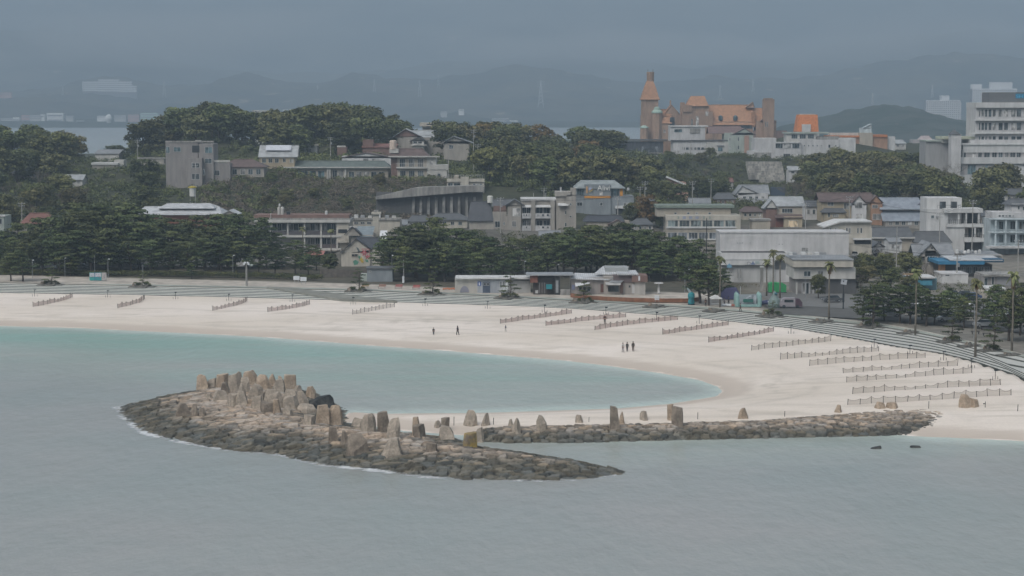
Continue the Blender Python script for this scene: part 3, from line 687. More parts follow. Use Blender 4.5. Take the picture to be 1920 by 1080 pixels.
def batch(items, cluster, group, catf=None):
    """items: (x,y,z,kind,scale); one label each, numbered from the left"""
    DESC = {'broad': 'dark evergreen tree', 'olive': 'olive green leafy tree', 'rust': 'rust brown leafy tree', 'pine': 'dark green pine', 'gpine': 'small pruned pine', 'bare': 'leafless brown tree',
            'bamboo': 'pale green bamboo clump', 'shrub': 'dark green shrub', 'shrubo': 'olive shrub', 'shrubb': 'brown withered shrub', 'palm': 'tall palm'}
    byk = {}
    for it in items: byk.setdefault(it[3], []).append(it)
    for k, l in byk.items():
        l.sort(key=lambda t: t[0] / t[1]); n = len(l)
        for i, (x, y, z, _, s) in enumerate(l):
            lab = f"{DESC[k]} {cluster}" if n == 1 else f"{DESC[k]}, {ordn(i + 1)} from the left, {cluster}"
            place(k, x, y, z, s, lab, {'shrub': 'shrub', 'shrubo': 'shrub', 'shrubb': 'shrub', 'bamboo': 'bamboo', 'palm': 'palm'}.get(k, 'tree'), group)
def lz(x, y): return float(landz(np.array([x]), np.array([y]))[0])
def bypx(px, d): return at(px, 300, d).x
def vegetation():
    # pine groves behind the steps: crown line per photo column
    TOPL = [(-120, 420), (0, 428), (60, 404), (120, 388), (180, 372), (240, 386), (280, 400), (330, 412), (380, 402), (430, 400), (490, 408), (530, 440), (590, 466)]
    TOPM = [(700, 452), (740, 418), (800, 412), (850, 420), (900, 432), (940, 436), (1000, 442), (1060, 420), (1100, 416), (1150, 422), (1200, 416), (1250, 430), (1300, 440), (1345, 468)]
    def grove(top, cols, rows, cluster, group, jit=7):
        it = []
        for r_, (d0, drop) in enumerate(rows):
            for px in cols:
                p = px + R.uniform(-jit, jit) + (8 if r_ % 2 else 0); d = d0 + R.uniform(-4, 4); x = bypx(p, d); z = lz(x, d)
                if p < top[0][0] - 10 or p > top[-1][0] + 8: continue
                zt = at(p, float(interp(top, p)) + drop + R.uniform(-3, 12), d).z; h = max(5.5, zt - z); w = R.uniform(.92, 1.2)
                it.append((x, d, z - .1, 'pine', (h / 9.6 * w * 1.12, h / 9.6 * w * 1.12, h / 9.6)))
        batch(it, cluster, group)
    grove(TOPL, range(-110, 600, 30), [(502, 0), (488, 20)], 'back of the left grove', 'pines in the left grove')
    grove(TOPL, range(-100, 590, 34), [(474, 44)], 'front of the left grove', 'pines in the left grove')
    grove(TOPM, range(722, 1345, 27), [(478, 0), (466, 20)], 'grove behind the beach house', 'pines in the middle grove')
    grove(TOPM, [752, 778, 800, 830, 860, 900, 950, 1010, 1215, 1245, 1275, 1300], [(452, 42)], 'at the front of the middle grove', 'pines in the middle grove')
    it = []
    for px, py, top in [(20, 527, 474), (43, 528, 470), (132, 518, 462), (360, 524, 494), (1330, 572, 496), (1312, 568, 470), (1350, 560, 505)]:
        p = gz(px, py, 3.4); h = at(px, top, p.y).z - 3.3; it.append((p.x, p.y, 3.3, 'pine', (h / 9.6 * 1.1, h / 9.6 * 1.1, h / 9.6)))
    batch(it, 'alone before the groves', 'lone pines beside the promenade')
    it = []
    for px, py, top in [(1618, 604, 545), (1636, 606, 536), (1658, 601, 530), (1688, 604, 533), (1706, 607, 540), (1728, 601, 536), (1738, 611, 545), (1752, 608, 552), (1776, 604, 545), (1800, 606, 556), (1808, 614, 560), (1842, 612, 560), (1862, 620, 552),
                        (1890, 638, 545), (1912, 628, 540), (1935, 640, 538), (1960, 640, 540), (1870, 605, 535), (1905, 600, 530), (1780, 588, 540), (1820, 592, 548)]:
        p = gz(px, py, 3.4); h = at(px, top, p.y).z - 3.3; w = 1.12 if px < 1850 else 1.0; it.append((p.x, p.y, 3.35, 'pine', (h / 9.6 * w * .95, h / 9.6 * w * .95, h / 9.6)))
    batch(it, 'beside the street on the right', 'pines along the street')
    # wooded hills: scatter with spacing
    def wood(poly_px, n, kinds, cluster, group, hr=(8, 12), sp=6.5, wid=1.15, avoid=()):
        P = [(at(a, 300, d).x, d) for a, d in poly_px]; xs_ = [p[0] for p in P]; ys_ = [p[1] for p in P]; got = []; it = []; tries = 0
        while len(it) < n and tries < 6000:
            tries += 1; x = R.uniform(min(xs_), max(xs_)); y = R.uniform(min(ys_), max(ys_))
            if sdist(P, np.array([x]), np.array([y]))[0] < 0: continue
            if any((x - a) ** 2 + ((y - b) * .8) ** 2 < sp * sp for a, b in got): continue
            if any(abs(x - ax) < aw and abs(y - ay) < ad for ax, ay, aw, ad in FOOTP): continue
            px = 960 + FP * x / y
            if any(a0 < px < a1 and y < dmax for a0, a1, dmax in avoid): continue
            got.append((x, y)); k = R.choice(kinds); h = R.uniform(*hr) * (.8 if k in ('bare',) else 1); s = h / 9.8
            if k == 'bamboo': s *= .95
            it.append((x, y, lz(x, y) - .3, k, (s * wid, s * wid, s)))
        batch(it, cluster, group)
    # hillside brush
    q = random.Random(5)
    def brush(poly_px, n, mat, key, label, size=.16, s=(1.0, 2.0)):
        P = [(at(a, 300, d).x, d) for a, d in poly_px]; cl = []; xs_ = [p[0] for p in P]; ys_ = [p[1] for p in P]
        X = rng.uniform(min(xs_), max(xs_), n * 3); Y = rng.uniform(min(ys_), max(ys_), n * 3); ok = sdist(P, X, Y) > 0; X = X[ok][:n]; Y = Y[ok][:n]; Z = landz(X, Y)
        for x, y, z in zip(X, Y, Z):
            if any(abs(x - ax) < aw and abs(y - ay) < ad for ax, ay, aw, ad in FOOTP): continue
            r_ = q.uniform(*s); cl.append((x, y, z + r_ * .25, r_, r_, r_ * .75, q.uniform(.15, .85)))
        V, T = cards(cl, 20, size, 9, shell=.4); o = card_obj(key, V, T, mat); tag(o, label, kind='stuff')
    wood([(270, 790), (520, 790), (540, 900), (250, 900)], 30, ['broad'] * 7 + ['olive'] * 3, 'knoll above the concrete house', 'trees on the left knoll', (13, 17), 8, 1.25)
    wood([(520, 760), (740, 770), (760, 880), (520, 880)], 30, ['broad'] * 7 + ['olive'] * 3, 'knoll above the long bungalow', 'trees on the middle knoll', (13, 17), 8, 1.25)
    wood([(-120, 700), (150, 700), (130, 830), (-160, 830)], 26, ['broad'] * 6 + ['olive'] * 2 + ['bamboo'] * 2, 'on the far left hill', 'trees on the far left hill', (11, 15), 9, 1.3)
    wood([(60, 780), (280, 780), (290, 880), (60, 880)], 20, ['bamboo'] * 5 + ['olive'] * 2 + ['broad'] * 2, 'low ridge before the bay', 'trees on the low ridge', (8, 10), 8, 1.3)
    wood([(-100, 560), (300, 560), (290, 700), (-120, 700)], 34, ['broad'] * 5 + ['bare'] * 5 + ['olive'] * 3, 'slope behind the left grove', 'trees behind the left grove', (6.5, 11), 8, 1.3, avoid=[(250, 460, 600), (160, 240, 745), (90, 165, 610)])
    wood([(400, 610), (720, 610), (720, 690), (400, 690)], 30, ['bare'] * 7 + ['olive'] * 2 + ['broad'] * 1, 'brown slope under the hill houses', 'trees on the brushy slope', (3.5, 5.5), 6, avoid=[(300, 405, 680)])
    wood([(820, 770), (1080, 790), (1140, 820), (1150, 880), (820, 900)], 30, ['broad'] * 7 + ['olive'] * 2 + ['rust'] + ['bare'], 'ridge left of the brown castle', 'trees on the middle ridge', (11, 14), 8, 1.35)
    wood([(905, 670), (1240, 670), (1240, 780), (905, 780)], 38, ['broad'] * 7 + ['olive'] * 2 + ['bare'] * 2, 'slope above the grey blue building', 'trees on the middle slope', (10, 14), 8, 1.3)
    wood([(1190, 640), (1385, 700), (1385, 800), (1190, 780)], 18, ['broad'] * 6 + ['bare'], 'under the flats before the castle', 'trees under the castle', (6, 9), 8, 1.3)
    wood([(1250, 830), (1392, 800), (1392, 880), (1250, 925)], 12, ['broad', 'olive', 'bare'], 'bank under the pale flats', 'small trees under the flats', (4, 6.5), 7, 1.3)
    wood([(1975, 345), (2500, 345), (2500, 560), (1975, 560)], 26, ['broad', 'olive', 'bare', 'pine'], 'beyond the last palm', 'trees beyond the right edge', (6, 10), 9, 1.2)
    wood([(1490, 650), (1780, 650), (1790, 800), (1480, 800)], 50, ['broad'] * 6 + ['olive'] * 4 + ['bare'] * 4, 'hill left of the tall hotel', 'trees on the right hill', (10, 14), 7.5, 1.3)
    wood([(1855, 560), (1990, 560), (1990, 700), (1855, 700)], 9, ['broad'] * 4 + ['olive'], 'in front of the tall white hotel', 'trees before the tall hotel', (11, 16), 7, 1.3)
    wood([(1575, 424), (1705, 424), (1765, 446), (1765, 500), (1590, 500)], 30, ['broad', 'olive', 'bare', 'broad', 'bare'], 'garden left of the gabled house', 'garden trees behind the street', (3.5, 6.5), 4.2, 1.25)
    brush([(1560, 424), (1900, 424), (1900, 438), (1760, 445), (1760, 500), (1580, 500)], 330, LF, 'garden_shrubs', 'dark garden shrubs and hedges behind the street', .14, (.7, 1.3))
    brush([(860, 505), (1245, 505), (1245, 565), (860, 565)], 200, LF, 'garden_shrubs', 'dark shrubs between the houses above the middle grove', .16, (.8, 1.6))
    brush([(1366, 438), (1432, 438), (1432, 446), (1366, 446)], 26, LO, 'flower_bed', 'low olive planting in front of the white commercial building', .1, (.5, .8))
    wood([(1000, 500), (1180, 500), (1230, 540), (1000, 540)], 7, ['broad', 'bare', 'rust'], 'among houses above the middle grove', 'trees between the houses', (5, 8), 7)
    wood([(1715, 690), (1795, 690), (1795, 735), (1715, 735)], 8, ['broad', 'olive', 'broad'], 'before the tall hotel left wing', 'trees before the hotel wing', (9, 12), 5.5, 1.3)
    it = [(at(a, 400, 590).x, 590, lz(at(a, 400, 590).x, 590) - 1.5, k, (s, s, s)) for a, k, s in ((1212, 'rust', 1.15), (1190, 'broad', .9), (1232, 'broad', 1.0))]
    p = at(618, 520, 478); it.append((p.x, 478, 3.4, 'broad', (.62, .62, .52)))
    p = at(1534, 560, 414); it.append((p.x, 414, 3.4, 'broad', (.42, .42, .55)))
    batch(it, 'standing by itself', 'single trees in the town')
    brush([(380, 602), (860, 602), (860, 700), (380, 700)], 1000, LB, 'dry_brush', 'dry brown brush covering the slope below the hill houses', .2)
    brush([(-100, 540), (520, 560), (520, 820), (-150, 820)], 1300, LF, 'undergrowth', 'dark undergrowth between the trees of the left hills', .26, (1.4, 2.6))
    brush([(520, 690), (1250, 640), (1250, 900), (520, 900)], 1800, LF, 'undergrowth', 'dark undergrowth between the trees of the middle hills', .28, (1.4, 2.8))
    brush([(1250, 640), (1990, 620), (1990, 900), (1250, 920)], 2000, LF, 'undergrowth', 'olive undergrowth between the trees of the right hills', .26, (1.3, 2.4))
    brush([(380, 620), (860, 640), (860, 690), (380, 690)], 220, LF, 'green_brush', 'green bushes scattered over the brown slope', .2, (1.0, 2.0))
    # dark hedge behind the left sand plaza
    P = MB(); cl = []
    for px in np.arange(-100, 600, 3.2):
        p = gz(px, float(interp([(-100, 516), (130, 519), (350, 521), (480, 524), (600, 528)], px)) + q.uniform(-1, .4), 3.4); cl.append((p.x, p.y + 2, 3.9 + q.uniform(0, .4), 1.3, .8, .75, q.uniform(.1, .55)))
    V, T = cards(cl, 110, .12, 12, shell=.6); o = card_obj('hedge', V, T, LF); tag(o, 'long clipped dark hedge behind the sandy plaza on the left', 'hedge')
FOOTP = []
# ================================================================== boulders
def bmat(key, a, b_, moss=0):
    if key in MATS: return MATS[key]
    m, n, b = _new(key); co = objco(n); f = noise(n, .9, 6, co); g = noise(n, 4, 5, co)
    c = mixc(n, ramp(n, f, [(.38, 0.), (.6, 1.)]), a, b_); c = mixc(n, 1, c, ramp(n, g, [(.3, .75), (.7, 1.1)]), 'MULTIPLY')
    n.links.new(c, b.inputs['Base Color']); b.inputs['Roughness'].default_value = .9; b.inputs['Specular IOR Level'].default_value = .15; bump(n, b, g, .12, .6); MATS[key] = m; return m
BG = bmat('boulder_grey', (.29, .25, .205), (.41, .35, .285)); BT = bmat('boulder_tan', (.30, .235, .175), (.42, .335, .255)); BD = bmat('boulder_dark', (.185, .155, .125), (.28, .235, .19)); BB = bmat('boulder_black', (.03, .032, .033), (.08, .08, .075))
def boulder(x, y, z, w, h, shape, mat, seed, label, lean=0.0, dep=None, group='standing boulders on the breakwater'):
    q = random.Random(seed); dep = dep or w * q.uniform(.7, .95); P = []
    if shape == 'spire': prof = [(-.5, 1.0), (0, .98), (.35, .9), (.7, .68), (.93, .46), (1.0, .3)]
    elif shape == 'block': prof = [(-.5, 1.0), (0, .97), (.5, .98), (.85, .95), (1.0, .84)]
    elif shape == 'flat': prof = [(-.5, .9), (0, 1.0), (.6, .92), (1.0, .65)]
    else: prof = [(-.5, 1.0), (0, 1.0), (.45, .92), (.8, .84), (1.0, .66)]
    bm = bmesh.new(); nn = q.choice((5, 6, 7)); ph = q.random() * 6; rr = [q.uniform(.86, 1.18) for _ in range(nn)]; tilt = q.uniform(-.3, .3) if shape != 'spire' else 0
    for t, s in prof:
        for j in range(nn):
            a = 2 * math.pi * j / nn + ph; c, sn = math.cos(a), math.sin(a)
            k = (abs(c) ** 3 + abs(sn) ** 3) ** (-1 / 3) if shape == 'block' else 1.0
            xx = c * k * w * .5 * s * rr[j] * q.uniform(.94, 1.05); yy = sn * k * dep * .5 * s * rr[j] * q.uniform(.94, 1.05)
            zz = t * h * (1 if t < 0 else 1) + (xx * tilt + q.uniform(-.04, .04) * h if t > .3 else 0)
            bm.verts.new((xx + lean * max(0, t) * h, yy, zz))
    bmesh.ops.convex_hull(bm, input=bm.verts[:]); 
    bmesh.ops.delete(bm, geom=[v for v in bm.verts if not v.link_faces], context='VERTS')
    for _c_ in range(7 if shape != 'flat' else 3):
        a = q.uniform(0, 6.28); up = {'spire': q.uniform(-.1, .4), 'block': q.uniform(-.1, .18), 'flat': q.uniform(0, .6)}.get(shape, q.uniform(-.1, .6)); nn_ = Vector((math.cos(a), math.sin(a), up)).normalized()
        ext = max(v.co.dot(nn_) for v in bm.verts); lo = Vector((0, 0, h * .45)).dot(nn_); cutd = ext - (ext - lo) * q.uniform(.18, .5)
        if nn_.z > .75: cutd = ext - (ext - lo) * q.uniform(.05, .15)
        r_ = bmesh.ops.bisect_plane(bm, geom=bm.verts[:] + bm.edges[:] + bm.faces[:], plane_co=nn_ * cutd, plane_no=nn_, clear_outer=True)
        ed = [e for e in r_['geom_cut'] if isinstance(e, bmesh.types.BMEdge)]
        if ed: bmesh.ops.holes_fill(bm, edges=ed)
    bmesh.ops.triangulate(bm, faces=bm.faces[:])
    bmesh.ops.subdivide_edges(bm, edges=bm.edges[:], cuts=2, use_grid_fill=True)
    for v in bm.verts:
        f = float(fbm(v.co.x * 1.3 + seed, v.co.y * 1.3 + v.co.z * 1.1, 3, seed % 50)); v.co += v.co.normalized() * f * .10 * min(w, h)
    me = bpy.data.meshes.new('boulder'); bm.to_mesh(me); bm.free(); me.materials.append(mat)
    o = bpy.data.objects.new('boulder', me); C.objects.link(o); o.location = (x, y, z); return tag(o, label, 'boulder', group)
BY = bmat('boulder_lichen', (.20, .165, .13), (.34, .25, .08))
BL = [ # x0,x1,top,base,shape,mat,lean,label
 (368, 392, 697, 725, 'round', BT, 0, 'rough orange tan boulder at the left end of the pile on the islet'),
 (384, 404, 706, 724, 'round', BG, 0, 'low grey boulder tucked beside the rough orange tan one'),
 (404, 429, 696, 721, 'block', BT, -.12, 'square topped tan block leaning left, second group on the islet'),
 (426, 450, 702, 738, 'block', BG, .05, 'tall grey slab left of the pointed pinnacles in the pile'),
 (441, 455, 697, 726, 'spire', BG, 0, 'narrow grey pinnacle behind the tall grey slab'),
 (455, 480, 692, 722, 'round', BT, 0, 'highest tan boulder with a notched top in the pile'),
 (463, 492, 720, 752, 'round', BG, .02, 'large smooth grey rounded boulder in the middle of the pile'),
 (483, 508, 704, 732, 'round', BT, 0, 'pinkish tan rounded boulder right of the highest one'),
 (504, 520, 694, 720, 'spire', BT, 0, 'thin tan pinnacle rising right of the pinkish boulder'),
 (508, 530, 712, 737, 'round', BG, 0, 'grey boulder under the thin tan pinnacle'),
 (528, 552, 704, 731, 'block', BT, 0, 'upright square tan block on the right shoulder of the pile'),
 (491, 520, 731, 754, 'round', BG, 0, 'pale topped grey boulder in the second row of the pile'),
 (523, 556, 731, 753, 'round', BG, 0, 'wide grey boulder below the upright square tan block'),
 (555, 577, 734, 762, 'round', BG, 0, 'pale grey boulder at the right foot of the pile'),
 (568, 592, 719, 742, 'round', BT, .1, 'orange tan boulder above the black rock'),
 (574, 626, 741, 760, 'flat', BB, 0, 'long black rock with tan top at the lagoon edge of the islet'),
 (556, 592, 760, 775, 'flat', BG, 0, 'low greenish grey rock below the black one'),
 (397, 424, 733, 754, 'round', BG, 0, 'grey boulder apart in front of the pile, left side'),
 (385, 399, 738, 750, 'round', BG, 0, 'small grey boulder beside the one apart in front of the pile'),
 (424, 446, 738, 762, 'block', BG, 0, 'squat grey block in the front row of the pile'),
 (441, 465, 734, 763, 'round', BG, .05, 'grey boulder with a dark split side in the front row'),
 (464, 478, 749, 763, 'round', BT, 0, 'small tan stone at the foot of the split sided boulder'),
 (481, 508, 755, 775, 'block', BD, 0, 'dark cube shaped block on the flat rock field'),
 (506, 530, 750, 777, 'round', BT, 0, 'tan boulder right of the dark cube shaped block'),
 (528, 545, 762, 778, 'round', BG, 0, 'small grey stone leaning on the tan boulder'),
 (540, 556, 747, 768, 'round', BT, 0, 'reddish stone behind the small grey one'),
 (589, 616, 760, 797, 'block', BT, 0, 'big upright tan block, left of the pair near the sand spit'),
 (612, 641, 758, 796, 'round', BT, -.05, 'big upright tan boulder, right of the pair near the sand spit'),
 (569, 591, 780, 799, 'block', BG, 0, 'small grey block in front of the big upright pair'),
 (330, 354, 757, 781, 'spire', BD, -.1, 'dark pointed boulder on the left slope of the islet'),
 (356, 374, 758, 780, 'spire', BD, 0, 'dark pointed boulder right of its twin on the left slope'),
 (372, 384, 766, 780, 'round', BD, 0, 'small dark stone beside the pointed twins'),
 (449, 466, 708, 738, 'round', BG, 0, 'grey boulder filling the gap under the highest tan one'),
 (412, 430, 716, 742, 'round', BD, 0, 'dark grey boulder between the square topped block and the tall slab'),
 (545, 566, 724, 746, 'round', BG, -.05, 'small pale boulder leaning on the upright square block'),
 (470, 490, 744, 768, 'block', BG, 0, 'squat pale grey boulder right of the split sided one'),
 (500, 524, 738, 764, 'round', BG, 0, 'grey brown boulder in the third row, centre of the pile'),
 (532, 560, 744, 770, 'round', BG, 0, 'low wide boulder at the right end of the third row'),
 (446, 462, 718, 748, 'spire', BG, 0, 'narrow grey stone wedged left of the large smooth boulder'),
 (518, 536, 704, 728, 'round', BT, 0, 'tan stone behind the thin pinnacle'),
 (598, 622, 732, 750, 'flat', BG, 0, 'thin grey rock lying beyond the black rock'),
 (658, 681, 783, 801, 'round', BG, 0, 'pale low boulder half sunk in the sand spit'),
 (673, 703, 780, 813, 'round', BG, 0, 'cone shaped grey boulder with flat top on the near end of the spit'),
 (700, 727, 776, 811, 'block', BD, .03, 'dark brown upright block right of the cone shaped boulder'),
 (724, 752, 788, 823, 'round', BG, 0, 'grey boulder with narrow head, beside the dark brown block'),
 (770, 790, 785, 820, 'block', BT, 0, 'tall tan slab behind a brown cube'),
 (771, 799, 800, 823, 'block', BD, 0, 'brown cube in front of the tall tan slab'),
 (814, 829, 789, 804, 'round', BG, 0, 'small round stone left of the square headed boulder'),
 (826, 844, 785, 812, 'block', BD, 0, 'square headed dark boulder between the brown cube and the painted rock'),
 (815, 855, 802, 826, 'round', BG, 0, 'broad grey base boulder under the square headed one'),
 (867, 898, 771, 802, 'spire', BG, -.03, 'large grey pyramid boulder on the sand spit'),
 (899, 919, 776, 801, 'spire', BG, .15, 'slender grey boulder right of the large pyramid'),
 (865, 898, 814, 841, 'block', BY, 0, 'brown block with two yellow patches on the islet'),
 (886, 909, 803, 833, 'round', BG, 0, 'pinkish grey boulder behind the block with yellow patches'),
 (612, 638, 800, 833, 'block', BD, -.15, 'dark leaning slab, left of the cluster above the surf'),
 (634, 656, 807, 835, 'spire', BD, .0, 'dark pointed slab, middle of the cluster above the surf'),
 (652, 690, 817, 853, 'round', BD, 0, 'wide dark boulder, lowest of the cluster above the surf'),
 (711, 752, 824, 856, 'round', BG, .15, 'grey slab tilted up to the right above the foam'),
 (799, 823, 833, 850, 'block', BD, 0, 'small brown block lying on the pale slabs'),
 (952, 964, 786, 801, 'round', BG, 0, 'small pale stone behind the leaning grey cone'),
 (957, 980, 785, 814, 'spire', BG, -.06, 'leaning grey cone at the left end of the groyne'),
 (1004, 1025, 779, 809, 'round', BG, 0, 'grey boulder with rounded head, second on the groyne'),
 (1078, 1098, 780, 795, 'round', BG, 0, 'low rounded grey boulder behind the groyne'),
 (1142, 1165, 765, 805, 'block', BD, -.04, 'tallest brown grey pillar on the groyne'),
 (1161, 1171, 768, 797, 'spire', BT, -.08, 'thin tan shard right against the tallest pillar'),
 (1196, 1218, 772, 791, 'spire', BG, 0, 'small grey triangular boulder between the two pillar pairs'),
 (1248, 1264, 760, 790, 'block', BT, 0, 'pale narrow pillar, left of the right hand pair'),
 (1262, 1282, 765, 800, 'block', BD, -.02, 'dark narrow pillar beside the pale one'),
 (1384, 1405, 767, 788, 'spire', BT, 0, 'orange tan triangular boulder on the groyne'),
 (1565, 1581, 760, 776, 'spire', BT, 0, 'orange tan boulder at the wide part of the groyne'),
 (1640, 1662, 755, 768, 'round', BT, 0, 'low tan rock, left of two at the root of the groyne'),
 (1660, 1686, 756, 768, 'flat', BT, 0, 'low tan rock, right of two at the root of the groyne'),
 (1793, 1822, 741, 766, 'spire', BT, 0, 'big peaked tan boulder near the last net fence'),
 (1814, 1837, 749, 766, 'round', BT, 0, 'lower tan boulder joined to the big peaked one')]
for i, (x0, x1, t, b0, shp, mt, ln, lab) in enumerate(BL):
    p = gp((x0 + x1) / 2, b0 - 2, shorez); yy = b0 - 2
    while x0 < 650 and b0 < 800 and p.z < .9 and yy < b0 + 30: yy += 1.5; p = gp((x0 + x1) / 2, yy, shorez)
    k = p.y / FP; w = (x1 - x0) * k * (1.34 if b0 < 800 and x0 < 650 else 1.18); h = (b0 - t) * k * (.98 if x0 < 650 else 1.04)
    o = boulder(p.x, p.y + w * .25, p.z - .15, w, h, shp, mt, 40 + i * 7, lab, ln)
    if False:
        for dx in (-.28, .26):
            mb = MB(); mb.add([(dx * w - .18, -.03, h * .45), (dx * w + .2, 0, h * .5), (dx * w + .15, 0, h * .8), (dx * w - .1, -.02, h * .84)], [(0, 1, 2, 3)])
            q_ = mb.build('lichen_patch', plain((.55, .38, .06), .9), o); q_.location = (0, -.47 * w, 0)
for px, py, w, lab in [(1642, 841, 2.2, 'flat dark rock awash in the shallow water, left of two'), (1716, 839, 2.0, 'flat dark rock awash in the shallow water, right of two')]:
    p = gz(px, py, 0); boulder(p.x, p.y, -.12, w, .35, 'flat', BB, int(px), lab, dep=1.2, group='rocks awash')
# ================================================================== net fences on the sand
def netmat(key, rgb, a):
    m, n, b = _new(key); b.inputs['Base Color'].default_value = (*rgb, 1); b.inputs['Roughness'].default_value = .9
    co = objco(n); w = N(n, 'ShaderNodeTexBrick'); w.inputs['Scale'].default_value = 4; w.inputs['Mortar Size'].default_value = .06
    t = N(n, 'ShaderNodeBsdfTransparent'); mx = N(n, 'ShaderNodeMixShader'); mx.inputs[0].default_value = a
    n.links.new(t.outputs[0], mx.inputs[1]); n.links.new(b.outputs[0], mx.inputs[2]); n.links.new(mx.outputs[0], n.nodes['Material Output'].inputs[0]); return m
NETR = netmat('net_red', (.25, .12, .10), .5); NETT = netmat('net_tan', (.24, .185, .14), .32); POST = plain((.05, .045, .04), .9); ROPE = plain((.12, .09, .075), .9)
FEN = [(63, 575.5, 136, 557.5, 13, 'r'), (220, 578, 271, 561, 11, 'r'), (398, 582.5, 463, 565, 12, 'r'), (502, 585, 580, 571, 13, 'r'), (661, 590, 739, 576, 12, 't'),
       (938, 607, 1072, 588, 14, 'm'), (1024, 611, 1173, 595, 14, 'm'), (1114, 619, 1270, 600, 15, 'm'), (1244, 627.5, 1364, 610, 13, 'm'), (1328, 642, 1451, 622, 13, 'm'), (1408, 657, 1558, 640, 13, 't'),
       (1463, 674.5, 1647, 659, 15, 't'), (1517, 686, 1735, 671, 14, 't'), (1582, 700, 1794, 686, 13, 't'), (1588, 717, 1822, 699.5, 14, 't'), (1598, 739, 1877, 722, 15, 't'), (1589, 759, 1895, 741, 15, 't')]
def lsz(x, y): return float(sandz(np.array([x]), np.array([y]))[0])
for i, (xa, ya, xb, yb, n, kind) in enumerate(FEN):
    A = gp(xa, ya, lsz); B_ = gp(xb, yb, lsz); q = random.Random(i * 3 + 1)
    L = (B_ - A).length; dirv = (B_ - A) / L; nx_ = Vector((-dirv.y, dirv.x, 0)); bow = q.uniform(-.6, .9) if kind != 't' else q.uniform(-.3, .5)
    if i < 4: bow = -1.2
    tone = {'r': 'red brown', 'm': 'faded brown', 't': 'tan'}[kind]; side = 'right of the lagoon' if i > 4 else 'left of the lagoon'
    lab = f"{tone} net fence on short posts, {ordn(i + 1)} from the left along the sand"
    f = empty('net_fence', A, 0, lab, 'fence', 'net fences staked across the beach'); prev = None; net = MB(); tops = []
    for k in range(n):
        t = k / (n - 1); p = A.lerp(B_, t) + nx_ * (bow * math.sin(math.pi * t) + q.uniform(-.18, .18)); z = lsz(p.x, p.y)
        h = 1.12 * q.uniform(.78, 1.15) * (1 - .42 * math.exp(-((t - .42) / .16) ** 2) * (1 if i in (11, 14, 15, 13) else .25))
        mb = MB(); mb.tube([(0, 0, -.3), (q.uniform(-.14, .14), q.uniform(-.1, .1), h)], .045, 5); o = mb.build('post', POST, f); o.location = (p.x - A.x, p.y - A.y, z - A.z)
        tops.append((p.x - A.x, p.y - A.y, z - A.z, h))
    rope = MB()
    for a, b in zip(tops[:-1], tops[1:]):
        S = 6; vs = []; rp = []; sag = q.uniform(.18, .34)
        for s in range(S + 1):
            t = s / S; x = a[0] + (b[0] - a[0]) * t; y = a[1] + (b[1] - a[1]) * t; z = a[2] + (b[2] - a[2]) * t; h = (a[3] + (b[3] - a[3]) * t) * .95 - sag * 4 * t * (1 - t) * min(1, L / 15)
            vs += [(x, y + .02 * math.sin(6 * t), z + .03), (x, y, z + h)]; rp.append((x, y - .02, z + h))
        net.add(vs, [(2 * s, 2 * s + 2, 2 * s + 3, 2 * s + 1) for s in range(S)]); rope.tube(rp, .022, 4)
    net.build('net', NETR if kind != 't' else NETT, f); rope.build('rope', ROPE, f)
# stakes with small heads at the foot of the steps
mb = MB(); mb.tube([(0, 0, -.2), (0, 0, 1.55)], .05, 6); sp0 = empty('marker_post', (0, 0, -500)); mb.build('post', POST, sp0)
mb = MB(); mb.box(-.16, .34, -.08, .08, 1.42, 1.66); mb.build('head', DARKM, sp0); mb = MB(); mb.tube([(-.5, 0, -.2), (-.5, 0, .55)], .04, 5); mb.tube([(.55, .1, -.2), (.55, .1, .5)], .04, 5); mb.build('peg', POST, sp0); reg(sp0)
MP = [(65, 556), (202, 558), (329, 561), (429, 564), (548, 566), (662, 571), (797, 574), (914, 579), (1021, 586), (1136, 590), (1231, 600), (1311, 607), (1483, 626), (1639, 652), (1706, 664), (1769, 676), (1821, 690), (1866, 712)]
for i, (px, py) in enumerate(MP):
    p = gp(px, py, lsz); lab = f"short dark marker post at the foot of the steps, {ordn(i + 1)} from the left"
    if i == 0: sp0.location = p; tag(sp0, lab, 'post', 'marker posts at the foot of the steps')
    else: copy_tree(sp0, p, R.uniform(-.4, .4), None, lab)['group'] = 'marker posts at the foot of the steps'
for i, (px, py, hh) in enumerate([(851, 798, 1.3), (925, 796, 1.0), (1104, 791, .7), (1308, 786, 1.0), (1471, 781, .8), (1741, 766, 1.1), (1847, 764, .9), (1908, 771, 1.0)]):
    p = gp(px, py, shorez); mb = MB(); mb.tube([(0, 0, -.3), (.04, 0, hh)], .05, 5)
    if px == 1847: mb.box(-.3, .02, -.04, .04, hh * .55, hh * .7)
    o = mb.build('stake', POST, None); o.location = p; tag(o, f"thin dark stake in the sand behind the groyne, {ordn(i + 1)} from the left", 'stake', 'stakes along the spit')
